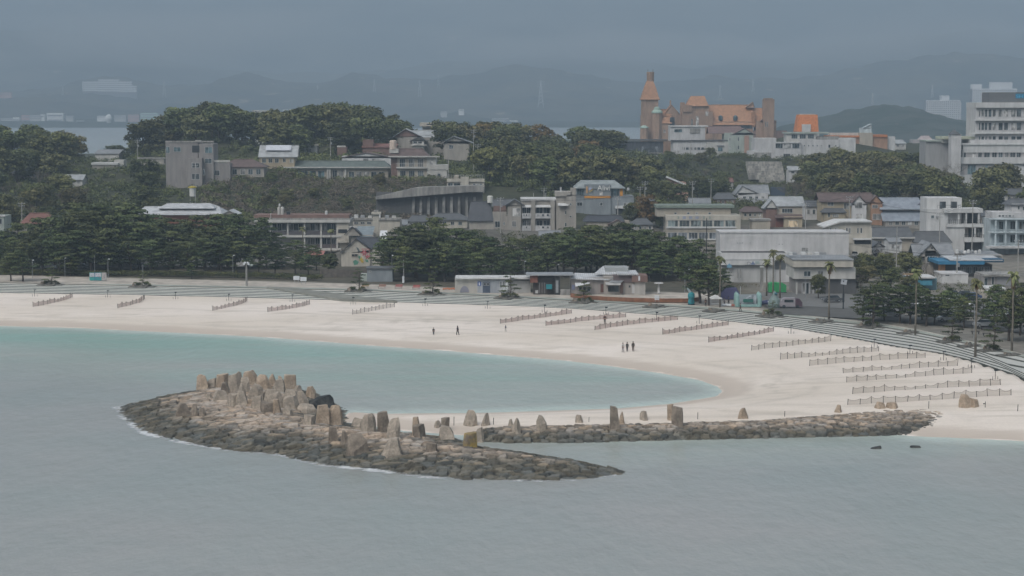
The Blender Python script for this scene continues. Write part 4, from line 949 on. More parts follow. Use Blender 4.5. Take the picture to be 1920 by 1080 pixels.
# ================================================================== people
def skin_obj(name, V, E, Rr, mat, parent):
    me = bpy.data.meshes.new(name); me.from_pydata([tuple(v) for v in V], E, []); me.materials.append(mat)
    o = bpy.data.objects.new(name, me); C.objects.link(o); o.parent = parent
    m = o.modifiers.new('skin', 'SKIN'); m.use_smooth_shade = True
    if not me.skin_vertices: 
        me.attributes  # layer is made by the modifier below
    for l in me.skin_vertices:
        for sv, r_ in zip(l.data, Rr): sv.radius = (r_, r_)
        l.data[0].use_root = True
    s = o.modifiers.new('sub', 'SUBSURF'); s.levels = 1; s.render_levels = 1; return o
SKIN = plain((.42, .26, .19), .6); HAIR = plain((.015, .012, .01), .5)
def person(px, py, zf, top, legs, label, yaw=0, stride=.12, coat=None, hair='short', arm=0, height=1.68, bag=None, hat=None):
    p = gp(px, py, zf) if callable(zf) else gz(px, py, zf); s = height / 1.72
    root = empty('person', p, yaw, label, 'person', 'people on the beach and promenade'); root.scale = (s, s, s)
    V = [(0, 0, .93), (0, 0, 1.12), (0, -.01, 1.35), (0, -.01, 1.47), (0, -.02, 1.56), (0, -.025, 1.66)]; Rr = [.13, .12, .13, .05, .075, .085]; E = [(0, 1), (1, 2), (2, 3), (3, 4), (4, 5)]
    def limb(frm, pts, rad):
        prev = frm
        for q_, r_ in zip(pts, rad): V.append(q_); Rr.append(r_); E.append((prev, len(V) - 1)); prev = len(V) - 1
        return prev
    for sd in (-1, 1):
        dy = stride * sd
        limb(0, [(.09 * sd, 0, .86), (.095 * sd, -dy * .7 - .02, .48), (.10 * sd, -dy, .09), (.10 * sd, -dy - .14, .035)], [.085, .062, .042, .032])
        a = arm if sd == 1 else 0; el = (.24 * sd, -.02 - a * .1, 1.10 + a * .05); wr = (.25 * sd - .08 * a * sd, -.08 - a * .22, .86 + a * .32)
        w = limb(2, [(.17 * sd, 0, 1.38), el, wr, (wr[0], wr[1] - .02, wr[2] - .07)], [.055, .042, .028, .03])
        hx, hy, hz = V[w]
        for f in range(4): limb(w, [(hx + (f - 1.5) * .018 * 1.0, hy - .015, hz - .05 - (.012 if f in (1, 2) else 0)), (hx + (f - 1.5) * .02, hy - .035, hz - .09 - (.012 if f in (1, 2) else 0))], [.009, .007])
        limb(w, [(hx - .035 * sd, hy - .03, hz - .02), (hx - .04 * sd, hy - .045, hz - .05)], [.009, .008])
    skin_obj('body', V, E, Rr, SKIN, root)
    # trousers
    V2 = [(0, 0, .98)]; E2 = []; R2 = [.15]
    for sd in (-1, 1):
        dy = stride * sd; b0 = 0
        for q_, r_ in zip([(.09 * sd, 0, .86), (.095 * sd, -dy * .7 - .02, .48), (.10 * sd, -dy, .12)], [.105, .085, .07]): V2.append(q_); R2.append(r_); E2.append((b0, len(V2) - 1)); b0 = len(V2) - 1
    skin_obj('trousers', V2, E2, R2, legs, root)
    V3 = [(0, 0, .95 if not coat else coat), (0, 0, 1.15), (0, -.01, 1.36), (0, -.01, 1.46)]; R3 = [.16 if not coat else .19, .15, .165, .085]; E3 = [(0, 1), (1, 2), (2, 3)]
    for sd in (-1, 1):
        a = arm if sd == 1 else 0; b0 = 2
        for q_, r_ in zip([(.18 * sd, 0, 1.38), (.245 * sd, -.02 - a * .1, 1.10 + a * .05), (.25 * sd - .07 * a * sd, -.075 - a * .2, .89 + a * .3)], [.075, .06, .05]): V3.append(q_); R3.append(r_); E3.append((b0, len(V3) - 1)); b0 = len(V3) - 1
    skin_obj('coat' if coat else 'jacket', V3, E3, R3, top, root)
    mb = MB(); mb.lathe([(.03, 1.54 if hair == 'short' else 1.40), (.09, 1.56 if hair == 'short' else 1.42), (.10, 1.63), (.095, 1.70), (.06, 1.755), (.01, 1.77)], 10, (0, .015)); mb.build('hair', HAIR if hat is None else hat, root, True)
    for sd in (-1, 1):
        mb = MB(); mb.box(.10 * sd - .045, .10 * sd + .045, -stride * sd - .2, -stride * sd + .06, 0, .09); mb.build('shoe', DARKM, root)
    mb = MB(); mb.box(-.012, .012, -.125, -.09, 1.60, 1.635); mb.build('nose', SKIN, root)
    if bag:
        mb = MB(); mb.box(-.15, .15, .12, .27, 1.05, 1.42); mb.build('backpack', bag, root)
    return root
BLK = plain((.03, .028, .026), .85); GRY = plain((.22, .21, .22), .85); NAVY = plain((.04, .045, .07), .8); PALE = plain((.5, .48, .47), .8); BRN = plain((.09, .06, .04), .85); BLU = plain((.08, .10, .16), .8)
person(1168, 660, lsz, PALE, GRY, 'person in a pale top and grey trousers, left of the three on the sand', .4, .14, height=1.72, arm=.6)
person(1176, 659, lsz, BLK, BLK, 'person in a long black coat, middle of the three on the sand', 2.9, .1, coat=.62, height=1.72)
person(1187, 658.5, lsz, plain((.035, .03, .022), .9), BRN, 'person in a bulky dark hooded jacket, right of the three on the sand', .1, .06, coat=.8, hair='long', height=1.8, bag=plain((.05, .045, .035), .9))
person(813, 628, lsz, BLK, NAVY, 'small dark figure near the waterline, left of the stocky walker', 0, .05, height=1.45)
person(858, 628, lsz, plain((.04, .035, .05), .9), BLK, 'stocky person in a dark hooded coat walking near the waterline', 1.0, .2, coat=.8, hair='long', height=1.8)
person(948, 621, lsz, BLU, PALE, 'child sized figure in blue and white on the sand below the nets', .8, .12, height=1.2)
person(1134, 606.5, lsz, plain((.05, .02, .02), .9), BLK, 'person in black and dark red standing between two net fences', 0, .04, height=1.8)
person(1323, 574, 3.45, BRN, BLK, 'person in brown standing on the promenade near the teal figure', .5, .06)
person(1388, 584, 3.45, BLK, BLK, 'person in black walking on the promenade at the head of the steps', 1.2, .2)
person(1358, 573, 3.45, GRY, NAVY, 'person in grey beside the white stall on the promenade', 2, .05)
person(1366, 571, 3.45, BLU, BLK, 'person in blue behind the one in grey by the white stall', 1, .1)
# ================================================================== planters in the steps
PLM = bmat('planter_stone', (.09, .09, .08), (.17, .16, .14))
PLT = [(97, 'p'), (268, 'p'), (672, 'p'), (812, 'p'), (957, 'p'), (1097, 'p'), (1232, 's'), (1345, 's'), (1452, 'p'), (1548, 's'), (1637, 'p'), (1712, 's'), (1790, 'p'), (1828, 's'), (1866, 'p'), (1902, 's')]
for i, (px, kd) in enumerate(PLT):
    pyh = float(interp(HEAD, px)); p = gz(px, pyh, ZH); sl = (float(yH(p.x + 2)) - float(yH(p.x - 2))) / 4; yaw = math.atan(sl)
    dep = (float(yH(p.x)) - float(yF(p.x))) * .5 * math.cos(yaw); dep = min(dep, 3.0); W = (2.6 if kd == 'p' else 2.0) * (1 if px < 1700 else .62)
    root = empty('planter', (p.x, p.y, 0), yaw, f"rough dark stone planter built into the steps, {ordn(i + 1)} from the left", 'planter', 'stone planters in the steps')
    mb = MB(); mb.prismx([(.8, 2.0), (.8, ZH + .35), (-dep, ZH + .1), (-dep - .1, 2.0)], -W, W * .7); o = mb.build('retaining_block', PLM, root)
    if px < 1700: mb = MB(); mb.prismx([(.6, 2.1), (.6, ZH + .1), (-dep * .4, ZH + .1), (-dep - .2, 2.1)], W * .7, W * 1.3); mb.build('side_wall', PLM, root)
    q = random.Random(i)
    names = ['left', 'middle', 'right']
    c, s_ = math.cos(yaw), math.sin(yaw)
    def wp(lx, ly): return (p.x + lx * c - ly * s_, p.y + lx * s_ + ly * c)
    for j, lx in enumerate((-W * .7, 0, W * .55) if kd == 'p' else (-W * .5, W * .4)):
        X, Y = wp(lx, -dep * .45); boulder(X, Y, ZH + .1, q.uniform(.8, 1.3), q.uniform(.45, .8), 'round', PLM if j else BD, 500 + i * 5 + j, f"dark rock, {ordn(j + 1)} from the left in the {ordn(i + 1)} planter", group='rocks set in the planters')
    if kd == 'p':
        X, Y = wp(.2, -dep * .2); h = {97: 1.25, 268: 1.0, 672: 1.5, 812: 1.45, 957: 1.55, 1097: 1.35, 1452: .9, 1637: 1.7, 1790: 1.4, 1866: 1.45}[px]
        place('gpine', X, Y, ZH + .1, h, f"small pruned pine with flat pads in the {ordn(i + 1)} planter", 'tree', 'pruned pines in the planters')
        for j, lx in enumerate((-W * .45, W * .4)):
            X, Y = wp(lx, -dep * .1); place('shrub', X, Y, ZH, q.uniform(.7, .95), f"rounded dark shrub on the {('left', 'right')[j]} of the pine in the {ordn(i + 1)} planter", 'shrub', 'shrubs in the planters')
# ================================================================== palms
PAL = [(1350, 476, 578), (1437, 484, 556), (1449, 465, 558), (1462, 474, 560), (1554, 487, 601), (1716, 500, 627), (1829, 517, 664), (1897, 505, 660)]
for i, (px, t, b0) in enumerate(PAL):
    p = gz(px, b0, 3.3); h = at(px, t, p.y).z - 3.3; s = h / 9.6; w = 1.0 * min(1.0, s * .8 + .25)
    place('palm', p.x, p.y, 3.2, (w, w, s), f"slender tall palm, {ordn(i + 1)} from the left of the eight near the street", 'palm', 'palms by the street', k=i)
for px, t, b0, d, lab in [(567, 424, 500, 515, 'palm in front of the balcony hotel, left of two'), (620, 428, 505, 515, 'palm in front of the balcony hotel, right of two')]:
    x = at(px, 400, d).x; z = lz(x, d); h = at(px, t, d).z - z; place('palm', x, d, z, (.9, .9, h / 9.6), lab, 'palm', 'palms before the hotel')
# ================================================================== buildings
PANES = [GLASS, GLASS, glassm((.06, .07, .075)), glassm((.16, .16, .155)), glassm((.25, .245, .235))]
class Bd:
    def __init__(s, name, label, cat, px, py, d, yaw=0.0, group=None, foot=True, w=None, dep=None):
        P = at(px, py, d); s.P = P; s.yaw = math.radians(yaw); c, n = math.cos(s.yaw), math.sin(s.yaw)
        s.X = Vector((c, n, 0)); s.Y = Vector((-n, c, 0)); s.root = empty(name, P, s.yaw, label, cat, group); s.py = py; s.px = px; s.d = d
        if foot: ADD.append((P.x, P.y + 4, P.z - float(baseprof(P.y + 4)), 16)); 
    def uz(s, px, py, dep=0.0):
        r = Vector(ray(px, py)); O = Vector((0, 0, CH)); t = ((s.P - O).dot(s.Y) + dep) / r.dot(s.Y); q = O + r * t - s.P
        return q.dot(s.X), q.z
    def rect(s, a, dep=0.0):
        x0, z1 = s.uz(a[0], a[1], dep); x1, z0 = s.uz(a[2], a[3], dep); return x0, x1, z0, z1
    def box(s, name, a, dep0, dep1, mat, down=0.0, parent=None, plan=True):
        x0, x1, z0, z1 = s.rect(a, dep0); mb = MB(); mb.box(x0, x1, dep0, dep1, z0 - down, z1); o = mb.build(name, mat, parent or s.root)
        if down > 0 and plan:
            xc = (x0 + x1) / 2; yc = (dep0 + dep1) / 2; w = s.P + s.X * xc + s.Y * yc; FOOTP.append((w.x, w.y, abs(x1 - x0) / 2 + 2.0, abs(dep1 - dep0) / 2 + 3.0))
        return o
    def body(s, a, depth, mat, dep0=0.0, name='wall', down=6.0): return s.box(name, a, dep0, dep0 + depth, mat, down)
    def slab(s, a, proud, mat, dep=0.0, name='ledge', back=.05): return s.box(name, a, dep - proud, dep + back, mat, 0)
    def win(s, a, dep=0.0, frame=FRAME, glass=GLASS, fw=.09, mull=1, name='window', deepf=.10):
        x0, x1, z0, z1 = s.rect(a, dep); mb = MB(); y0 = dep - deepf; w = x1 - x0
        mb.box(x0, x1, y0, dep + .02, z1 - fw, z1); mb.box(x0 - .04, x1 + .04, y0 - .05, dep + .02, z0 - fw * .6, z0 + fw * .6)
        mb.box(x0, x0 + fw, y0 + .003, dep + .02, z0 + fw * .6, z1 - fw); mb.box(x1 - fw, x1, y0 + .003, dep + .02, z0 + fw * .6, z1 - fw)
        n = mull if w > 1.0 else 0
        for k in range(n):
            xm = x0 + w * (k + 1) / (n + 1); mb.box(xm - .035, xm + .035, y0 + .005, dep + .02, z0 + fw * .6, z1 - fw)
        o = mb.build(name, frame, s.root); g = MB(); g.box(x0 + fw * .8, x1 - fw * .8, dep - .045, dep + .015, z0 + fw * .4, z1 - fw * .8); g.build('pane', glass if glass is not GLASS else R.choice(PANES), o); return o
    def wins(s, l, **k):
        for a in l: s.win(a, **k)
    def row(s, a, n, fx=.7, **k):
        w = (a[2] - a[0]) / n
        for i in range(n): s.win((a[0] + w * (i + .5 - fx / 2), a[1], a[0] + w * (i + .5 + fx / 2), a[3]), **k)
    def grid(s, a, nx, ny, fx=.6, fy=.55, **k):
        h = (a[3] - a[1]) / ny
        for j in range(ny): s.row((a[0], a[1] + h * (j + .5 - fy / 2), a[2], a[1] + h * (j + .5 + fy / 2)), nx, fx, **k)
    def roof_side(s, a, depth, mat, hip=0.0, ov=.5, dep0=0.0, th=.22, name='roof', gable=None):   # ridge along x; a = px0, ridge py, px1, eave py
        x0, z0 = s.uz(a[0], a[3], dep0 - ov); x1, _ = s.uz(a[2], a[3], dep0 - ov); _, zr = s.uz((a[0] + a[2]) / 2, a[1], dep0 + depth / 2)
        hx = (x1 - x0) * hip; ym = dep0 + depth / 2; ya, yb = dep0 - ov, dep0 + depth + ov; mb = MB()
        top = [(x0, ya, z0), (x1, ya, z0), (x1, yb, z0), (x0, yb, z0), (x0 + hx, ym, zr), (x1 - hx, ym, zr)]; bot = [(x, y, z - th) for x, y, z in top]
        fs = [(0, 1, 5, 4), (2, 3, 4, 5), (1, 2, 5), (3, 0, 4)]; vs = top + bot
        if not hip: fs = fs[:2]; 
        mb.add(vs, fs + [tuple(i + 6 for i in reversed(f)) for f in fs])
        e = [(0, 1), (1, 2), (2, 3), (3, 0)] if hip else [(0, 1), (1, 5), (5, 2), (2, 3), (3, 4), (4, 0)]
        mb.add(vs, [(a_ + 6, b_ + 6, b_, a_) for a_, b_ in e]); mb.tube([(x0 + hx, ym, zr + .06), (x1 - hx, ym, zr + .06)], .16, 5)
        o = mb.build(name, mat, s.root)
        if not hip and gable is not None:
            g = MB(); g.prismx([(ya + ov + .02, z0 - th), (yb - ov - .02, z0 - th), (ym, zr - th - .05)], x0 + ov, x1 - ov); g.build('gable', gable, s.root)
        return o
    def roof_front(s, px0, pxr, px1, pyr, pye, depth, mat, ov=.4, dep0=0.0, th=.22, gable=None, name='roof', pye2=None):  # gable faces the viewer
        y0 = dep0 - ov; xa, za = s.uz(px0, pye, y0); xb, zb = s.uz(px1, pye2 or pye, y0); xr, zr = s.uz(pxr, pyr, y0); y1 = dep0 + depth + ov; mb = MB()
        mb.prism([(xa, za), (xr, zr), (xb, zb), (xb, zb - th), (xr, zr - th * 1.3), (xa, za - th)], y0, y1)
        vs = mb.v; mb2 = MB()
        A = [(xa, y0, za), (xr, y0, zr), (xb, y0, zb), (xa, y1, za), (xr, y1, zr), (xb, y1, zb)]; B_ = [(x, y, z - th) for x, y, z in A]
        mb2.add(A + B_, [(0, 1, 4, 3), (1, 2, 5, 4), (6, 9, 10, 7), (7, 10, 11, 8), (0, 6, 7, 1), (1, 7, 8, 2), (4, 10, 9, 3), (5, 11, 10, 4), (0, 3, 9, 6), (2, 8, 11, 5)])
        o = mb2.build(name, mat, s.root)
        if gable is not None:
            g = MB(); k = .35; g.prism([(xa + k, za - th - .1), (xr, zr - th - .05), (xb - k, zb - th - .1)], dep0 + .0, dep0 + depth); g.build('gable', gable, s.root)
        return o
    def shed(s, a, depth, mat, dep0=0.0, ov=.4, th=.2, back=0.0, name='roof'):  # single slope rising away from viewer; a=px0,pytop(at back),px1,pyfront
        x0, z0 = s.uz(a[0], a[3], dep0 - ov); x1, _ = s.uz(a[2], a[3], dep0 - ov); _, z1 = s.uz(a[0], a[1], dep0 + depth)
        mb = MB(); mb.prismx([(dep0 - ov, z0), (dep0 + depth, z1), (dep0 + depth, z1 - th), (dep0 - ov, z0 - th)], x0, x1); return mb.build(name, mat, s.root)
    def parapet(s, a, depth, mat, dep0=0.0, over=.15, name='parapet'):
        x0, x1, z0, z1 = s.rect(a, dep0 - over); t = .22; mb = MB(); y0, y1 = dep0 - over, dep0 + depth + over
        mb.box(x0, x1, y0, y0 + t, z0, z1); mb.box(x0, x1, y1 - t, y1, z0, z1); mb.box(x0, x0 + t, y0 + t, y1 - t, z0, z1 - .003); mb.box(x1 - t, x1, y0 + t, y1 - t, z0, z1 - .003)
        return mb.build(name, mat, s.root)
    def rail(s, a, dep, mat=RAIL, n=None, name='railing'):
        x0, x1, z0, z1 = s.rect(a, dep); mb = MB(); n = n or max(2, int((x1 - x0) / .6)); mb.box(x0, x1, dep - .05, dep, z1 - .07, z1)
        for k in range(n + 1):
            x = x0 + (x1 - x0) * k / n; mb.box(x - .03, x + .03, dep - .045, dep - .005, z0, z1 - .07)
        return mb.build(name, mat, s.root)
    def tank(s, px, pyt, pyb, wpx, mat, dep=2.0, name='water_tank', rnd=True):
        x, z1 = s.uz(px, pyt, dep); _, z0 = s.uz(px, pyb, dep); r = wpx * s.d / FP / 2; mb = MB()
        mb.lathe([(r, z0), (r, z1 - .25), (r * .7, z1), (.05, z1 + .05)], 12 if rnd else 4, (x, dep)); return mb.build(name, mat, s.root)
def text3d(name, txt, size, loc, mat, parent, depth=.08, sx=1.0):
    c = bpy.data.curves.new(name, 'FONT'); c.body = txt; c.size = size; c.extrude = depth; c.materials.append(mat)
    o = bpy.data.objects.new(name, c); C.objects.link(o); dg = bpy.context.evaluated_depsgraph_get(); me = bpy.data.meshes.new_from_object(o.evaluated_get(dg)); bpy.data.objects.remove(o)
    o = bpy.data.objects.new(name, me); C.objects.link(o); o.parent = parent; o.location = loc; o.rotation_euler = (math.pi / 2, 0, 0); o.scale = (sx, 1, 1); return o
GREYW = wall((.27, .255, .245)); TAUPE = wall((.35, .325, .29)); BRNW = wall((.20, .13, .11)); REDW = wall((.22, .10, .075)); YELW = wall((.39, .33, .235)); BLUW = wall((.24, .265, .28)); PALEB = wall((.46, .52, .54), .2)
PINKW = wall((.42, .27, .21)); WHT2 = wall((.52, .515, .51), .18); GRNW = wall((.36, .40, .36)); DRKW = wall((.10, .10, .10)); ORAW = wall((.37, .225, .15)); BEIG = wall((.40, .36, .30))
RDK = roofm((.105, .11, .115)); RGY = roofm((.24, .25, .26)); RBR = roofm((.13, .09, .08)); RWH = roofm((.50, .51, .52), .5); RLG = roofm((.36, .375, .38)); RGN = roofm((.12, .145, .13)); RRD = roofm((.20, .09, .07)); RBK = roofm((.055, .06, .07)); ORG = roofm((.52, .19, .07), .5)
BLUE = plain((.035, .17, .30), .6); ORNG = plain((.60, .27, .045), .6); TEAL = plain((.03, .21, .24), .6); SIGNW = plain((.6, .62, .64), .5); GRNP = plain((.04, .28, .10), .7)
G = 'houses on the left hill'
# --- grey four storey concrete house
b = Bd('concrete_house', 'grey concrete house of stacked blocks with teal windows on the left hill', 'house', 355, 350, 680)
b.body((310, 266, 372, 350), 11, GREYW); b.body((372, 270, 401, 350), 11, GREYW, .003); b.body((350, 297, 379, 350), 3, GREYW, -3.0, 'stair_tower'); b.slab((310, 264, 401, 267), .25, CONC, name='cornice'); b.slab((366, 263, 376, 266), -.5, OFFW, back=3, name='roof_vent')
b.wins([(311, 275, 318.5, 287), (325.5, 275.5, 339, 284.5), (384, 275.5, 398, 287), (401.5, 318, 412, 328)][:3], glass=GLASSB); b.wins([(384, 297, 397, 306)], glass=GLASS)
b.box('stairwell', (360, 273, 374, 286), -.02, .0, DARKM); b.wins([(359.5, 305, 374, 314.5), (359.5, 325.5, 374, 336.5), (380, 318, 384, 328)], dep=-3.0)
b.body((401, 306, 432, 350), 9, GREYW, 1.0, 'annex'); b.slab((400, 300, 431, 304), .3, OFFW, 1.0); b.wins([(401.5, 319, 412, 329)], dep=1.0)
b = Bd('tiled_house', 'low house with brown hipped roof beside the grey concrete house', 'house', 455, 330, 684)
b.body((413, 312, 495, 330), 10, TAUPE); b.roof_side((408, 299, 498, 313), 10, RBR, hip=.3); b.row((418, 317, 492, 327), 5, .6, glass=GLASS)
b = Bd('yellow_house', 'yellow walled house with grey roof and rooftop solar panel', 'house', 521, 313, 700)
b.body((486, 293, 552, 313), 9, YELW); b.roof_side((484, 273, 558, 294), 9, RLG, gable=YELW); b.row((489, 297, 525, 305), 3, .65); b.wins([(530, 297, 536, 304), (543, 298, 550, 305)])
x0, z0 = b.uz(497, 283, 0); mb = MB(); mb.add([(x0, 1.2, z0 + .25), (x0 + 9.5, 1.2, z0 + .25), (x0 + 9.5, 3.6, z0 + 2.1), (x0, 3.6, z0 + 2.1)], [(0, 1, 2, 3)]); mb.add([(x0, 1.2, z0 + .15), (x0 + 9.5, 1.2, z0 + .15), (x0 + 9.5, 3.6, z0 + 2.0), (x0, 3.6, z0 + 2.0)], [(3, 2, 1, 0)]); mb.build('solar_panel', plain((.5, .52, .56), .3), b.root)
b = Bd('pale_block', 'small pale flat roofed block right of the yellow house', 'house', 582, 292, 770); b.body((570, 274, 595, 292), 7, OFFW); b.slab((563, 270, 597, 274), .5, CREAM); b.wins([(575, 279, 584, 286)])
b = Bd('long_bungalow', 'long low house with wide dark green roof above the brown slope', 'house', 630, 340, 700)
b.body((532, 314, 728, 340), 10, BEIG); b.roof_side((527, 302, 732, 315), 11, RGN, hip=.06, ov=1.2); b.slab((529, 313, 731, 315), 1.25, OFFW, name='gutter'); b.row((548, 320, 610, 336), 4, .8, glass=GLASSB); b.row((622, 319, 645, 337), 2, .8); b.row((652, 322, 722, 332), 5, .75)
for px in (613, 617, 646): b.box('pillar', (px, 315, px + 3, 340), -.9, -.6, OFFW)
b = Bd('white_house', 'white house with low curved gable behind the long low house', 'house', 690, 308, 716)
b.body((641, 293, 735, 308), 9, WHITE); b.roof_front(638, 686, 738, 286, 295, 9, RBR, gable=WHITE); b.wins([(681, 297, 691, 303), (697, 297, 711, 303)], mull=2)
b = Bd('balcony_house', 'cream two storey house with brown roof, water tank and balcony rails', 'house', 770, 340, 690)
b.body((745, 293, 800, 340), 10, BEIG, .5); b.body((733, 293, 745.5, 340), 9, BRNW, 1.0, 'side_wall'); b.roof_side((725, 279, 806, 294), 10, RBR, hip=.18, ov=.8); b.slab((728, 292.5, 824, 295), 1.1, OFFW, name='eaves')
b.row((746, 298, 797, 313), 3, .62, dep=.5, mull=2); b.slab((743, 313, 800, 316), 1.2, OFFW, .5, 'balcony_floor', 1.2); b.row((747, 320, 797, 336), 3, .66, dep=.5, mull=2); b.rail((743, 306, 800, 313), -.7); b.rail((745, 331, 800, 339), -.7)
b.body((800, 295, 818, 340), 8, OFFW, .2, 'wing'); b.wins([(805, 302, 812, 310)], dep=.2); b.body((808, 318, 838, 340), 7, OFFW, -1.2, 'lower_wing'); b.slab((806, 309, 840, 318), .2, OFFW, -1.2, 'terrace_wall', 7); b.wins([(820, 325, 826, 332)], dep=-1.2)
b.tank(737, 263, 280, 13.5, plain((.55, .45, .38), .7)); b.box('tank_base', (730, 279, 747, 287), 1, 4, OFFW)
b = Bd('brown_house', 'red brown walled house half hidden by trees above the white house', 'house', 690, 293, 760); b.body((680, 275, 742, 293), 8, BRNW); b.shed((678, 269, 744, 276), 8, RRD); b.body((680, 262, 700, 275), 5, BRNW, 1.0, 'upper_floor')
b.body((632, 276, 650, 296), 6, BRNW, -1.0, 'side_block'); b.slab((632, 273, 648, 276), .1, OFFW, -1.0)
b = Bd('temple_roof_house', 'old house with steep silver grey gables on the hill top', 'house', 790, 292, 790)
b.body((744, 256, 790, 292), 9, TAUPE); b.roof_front(737, 760, 792, 241, 256, 10, RLG, gable=BRNW, ov=.8); b.body((790, 258, 832, 292), 8, TAUPE, 1.5, 'rear_wing'); b.roof_side((764, 245, 822, 257), 9, RLG, dep0=2.0); b.roof_front(814, 821, 832, 247, 256, 5, RDK, dep0=1.0, gable=BRNW)
b.body((773, 262, 795, 285), 5, OFFW, -2.5, 'porch'); b.roof_front(768, 784, 801, 257, 264, 5, RDK, dep0=-2.5, gable=TAUPE); b.row((774, 264.5, 792, 269), 2, .8, dep=-2.5); b.slab((770, 271, 800, 273), .8, OFFW, -2.5, 'balcony_floor')
b = Bd('flat_roofed_block', 'cream flat roofed block with wide overhangs rising behind the silver gables', 'building', 812, 262, 830); b.body((792, 232, 832, 262), 8, OFFW); b.slab((787, 230, 839, 237), 1.4, CREAM, name='roof_slab', back=8); b.box('roof_window', (800, 232, 820, 234), -1.5, -1.4, DARKM); b.row((818, 240, 834, 246), 4, .5); b.slab((792, 238, 822, 240), .6, WHITE)
b = Bd('gabled_house', 'brown grey house with broad gable right of the silver roofs', 'house', 855, 300, 768); b.body((832, 265, 880, 300), 9, TAUPE); b.roof_front(828, 850, 887, 255, 268, 12, RGY, gable=TAUPE, ov=.9); b.wins([(842, 272, 850, 279)])
b = Bd('terrace_building', 'concrete building with roof terrace and railing above the buttressed wall', 'building', 872, 358, 652)
b.body((838, 338, 908, 358), 10, CREAM); b.slab((838, 335, 908, 341), .5, CREAM, name='parapet'); b.body((864, 332, 879, 358), 3, CREAM, -1, 'stair_block'); b.wins([(840, 343, 849, 351), (850.5, 343, 863, 355)]); b.row((886, 344, 905, 352), 3, .7); b.rail((840, 328, 908, 335), .3); b.tank(856, 328, 336, 12, BEIG, rnd=False)
b.body((896, 350, 908, 405), 5, CONC, -2.0, 'corner_pier')
# retaining wall with buttresses
b = Bd('retaining_wall', 'long dark retaining wall with sloping concrete buttresses and pale coping', 'wall', 810, 408, 622)
x0, z0 = b.uz(705, 408); x1, z1 = b.uz(905, 408); _, zt = b.uz(800, 372); mb = MB(); mb.box(x0, x1, 1.2, 3, z0 - 4, zt + 2); mb.build('wall', DRKW, b.root); FOOTP.append((b.P.x, 624, 19, 6))
mb = MB(); za = b.uz(705, 374, -1)[1]; zb = b.uz(905, 358, -1)[1]; mb.prism([(x0, za), (x1, zb), (x1, zb + 1.9), (x0 + 14, zb + 1.2), (x0, za + .9)], -1.2, 3.2); mb.build('coping', CONC, b.root)
for k in range(9):
    xb = x0 + 12 + k * 2.55; mb = MB(); mb.prismx([(1.2, zt + .5), (1.2, z0 - 3), (-2.6, z0 - 3), (-2.2, z0)], xb, xb + .9); mb.build('buttress', wall((.20, .195, .185), .5), b.root)
# --- far left houses
b = Bd('low_shed', 'grey roofed low building among trees at far left, upper', 'building', 200, 302, 790); b.body((178, 288, 223, 302), 8, OFFW); b.shed((176, 280, 224, 288), 8, RGY)
b = Bd('low_shed', 'pale flat roofed building among trees at far left, lower', 'building', 197, 325, 750); b.body((173, 309, 220, 325), 8, TAUPE); b.slab((171, 305, 221, 309), .5, WHITE, back=8, name='roof'); b.body((214, 300, 232, 320), 6, OFFW, 2)
b = Bd('low_shed', 'long grey parapet building left of the concrete house', 'building', 285, 310, 730); b.body((262, 297, 308, 310), 8, TAUPE); b.slab((258, 295, 309, 298), .3, CONC)
b = Bd('tin_roof_hall', 'wide hall with two tier pale metal roof behind the left grove', 'building', 340, 425, 575)
b.body((262, 400, 412, 425), 14, REDW); b.roof_side((250, 388, 416, 402), 14, RWH, hip=.07, ov=1); b.roof_side((296, 382, 402, 390), 9, RWH, hip=.1, dep0=3.0, name='upper_roof'); b.roof_front(412, 430, 446, 394, 402, 8, RWH, dep0=2.0, gable=TAUPE); b.body((416, 402, 444, 425), 8, TAUPE, 2.0, 'annex')
b = Bd('red_roof_house', 'house with dull red roof showing through the left pines', 'house', 65, 440, 555); b.body((42, 418, 96, 440), 8, TAUPE); b.roof_side((36, 400, 100, 419), 8, RRD, hip=.2)
b = Bd('pale_wall_house', 'pale green walled house at the left edge behind the pines', 'house', 2, 430, 540); b.body((-25, 405, 8, 430), 8, GRNW); b.slab((-26, 403, 10, 406), .4, WHITE); b.wins([(-8, 410, 4, 420)])
b = Bd('white_shop', 'white low shop glimpsed between the left pine trunks', 'building', 140, 500, 512); b.body((60, 462, 250, 500), 10, OFFW); b.row((66, 470, 246, 482), 14, .6); b.slab((58, 459, 252, 463), 1, WHITE, name='awning')
b = Bd('white_shop', 'grey white two storey shop behind the right part of the left grove', 'building', 370, 500, 520); b.body((270, 450, 460, 500), 10, WHT2); b.grid((274, 455, 456, 495), 12, 2, .6, .5); b.slab((268, 447, 462, 451), .8, OFFW)
# water tank on poles
p = at(361, 352, 604); r0 = empty('water_tank', (p.x, 604, lz(p.x, 604)), 0, 'white water tank with yellow lid on thin poles above the left grove', 'water tank'); zt = at(361, 352, 604).z - r0.location.z; zb = at(361, 368, 604).z - r0.location.z
mb = MB(); mb.lathe([(1.0, zb), (1.05, zt - .4), (1.0, zt)], 10); mb.build('tank', plain((.55, .55, .52), .6), r0); mb = MB(); mb.lathe([(1.35, zt), (1.3, zt + .35), (.2, zt + .6)], 10); mb.build('lid', plain((.40, .32, .05), .7), r0)
for a in (-.8, .8):
    mb = MB(); mb.tube([(a, 0, -2), (a, 0, zb)], .07, 5); mb.build('leg', STEEL, r0)
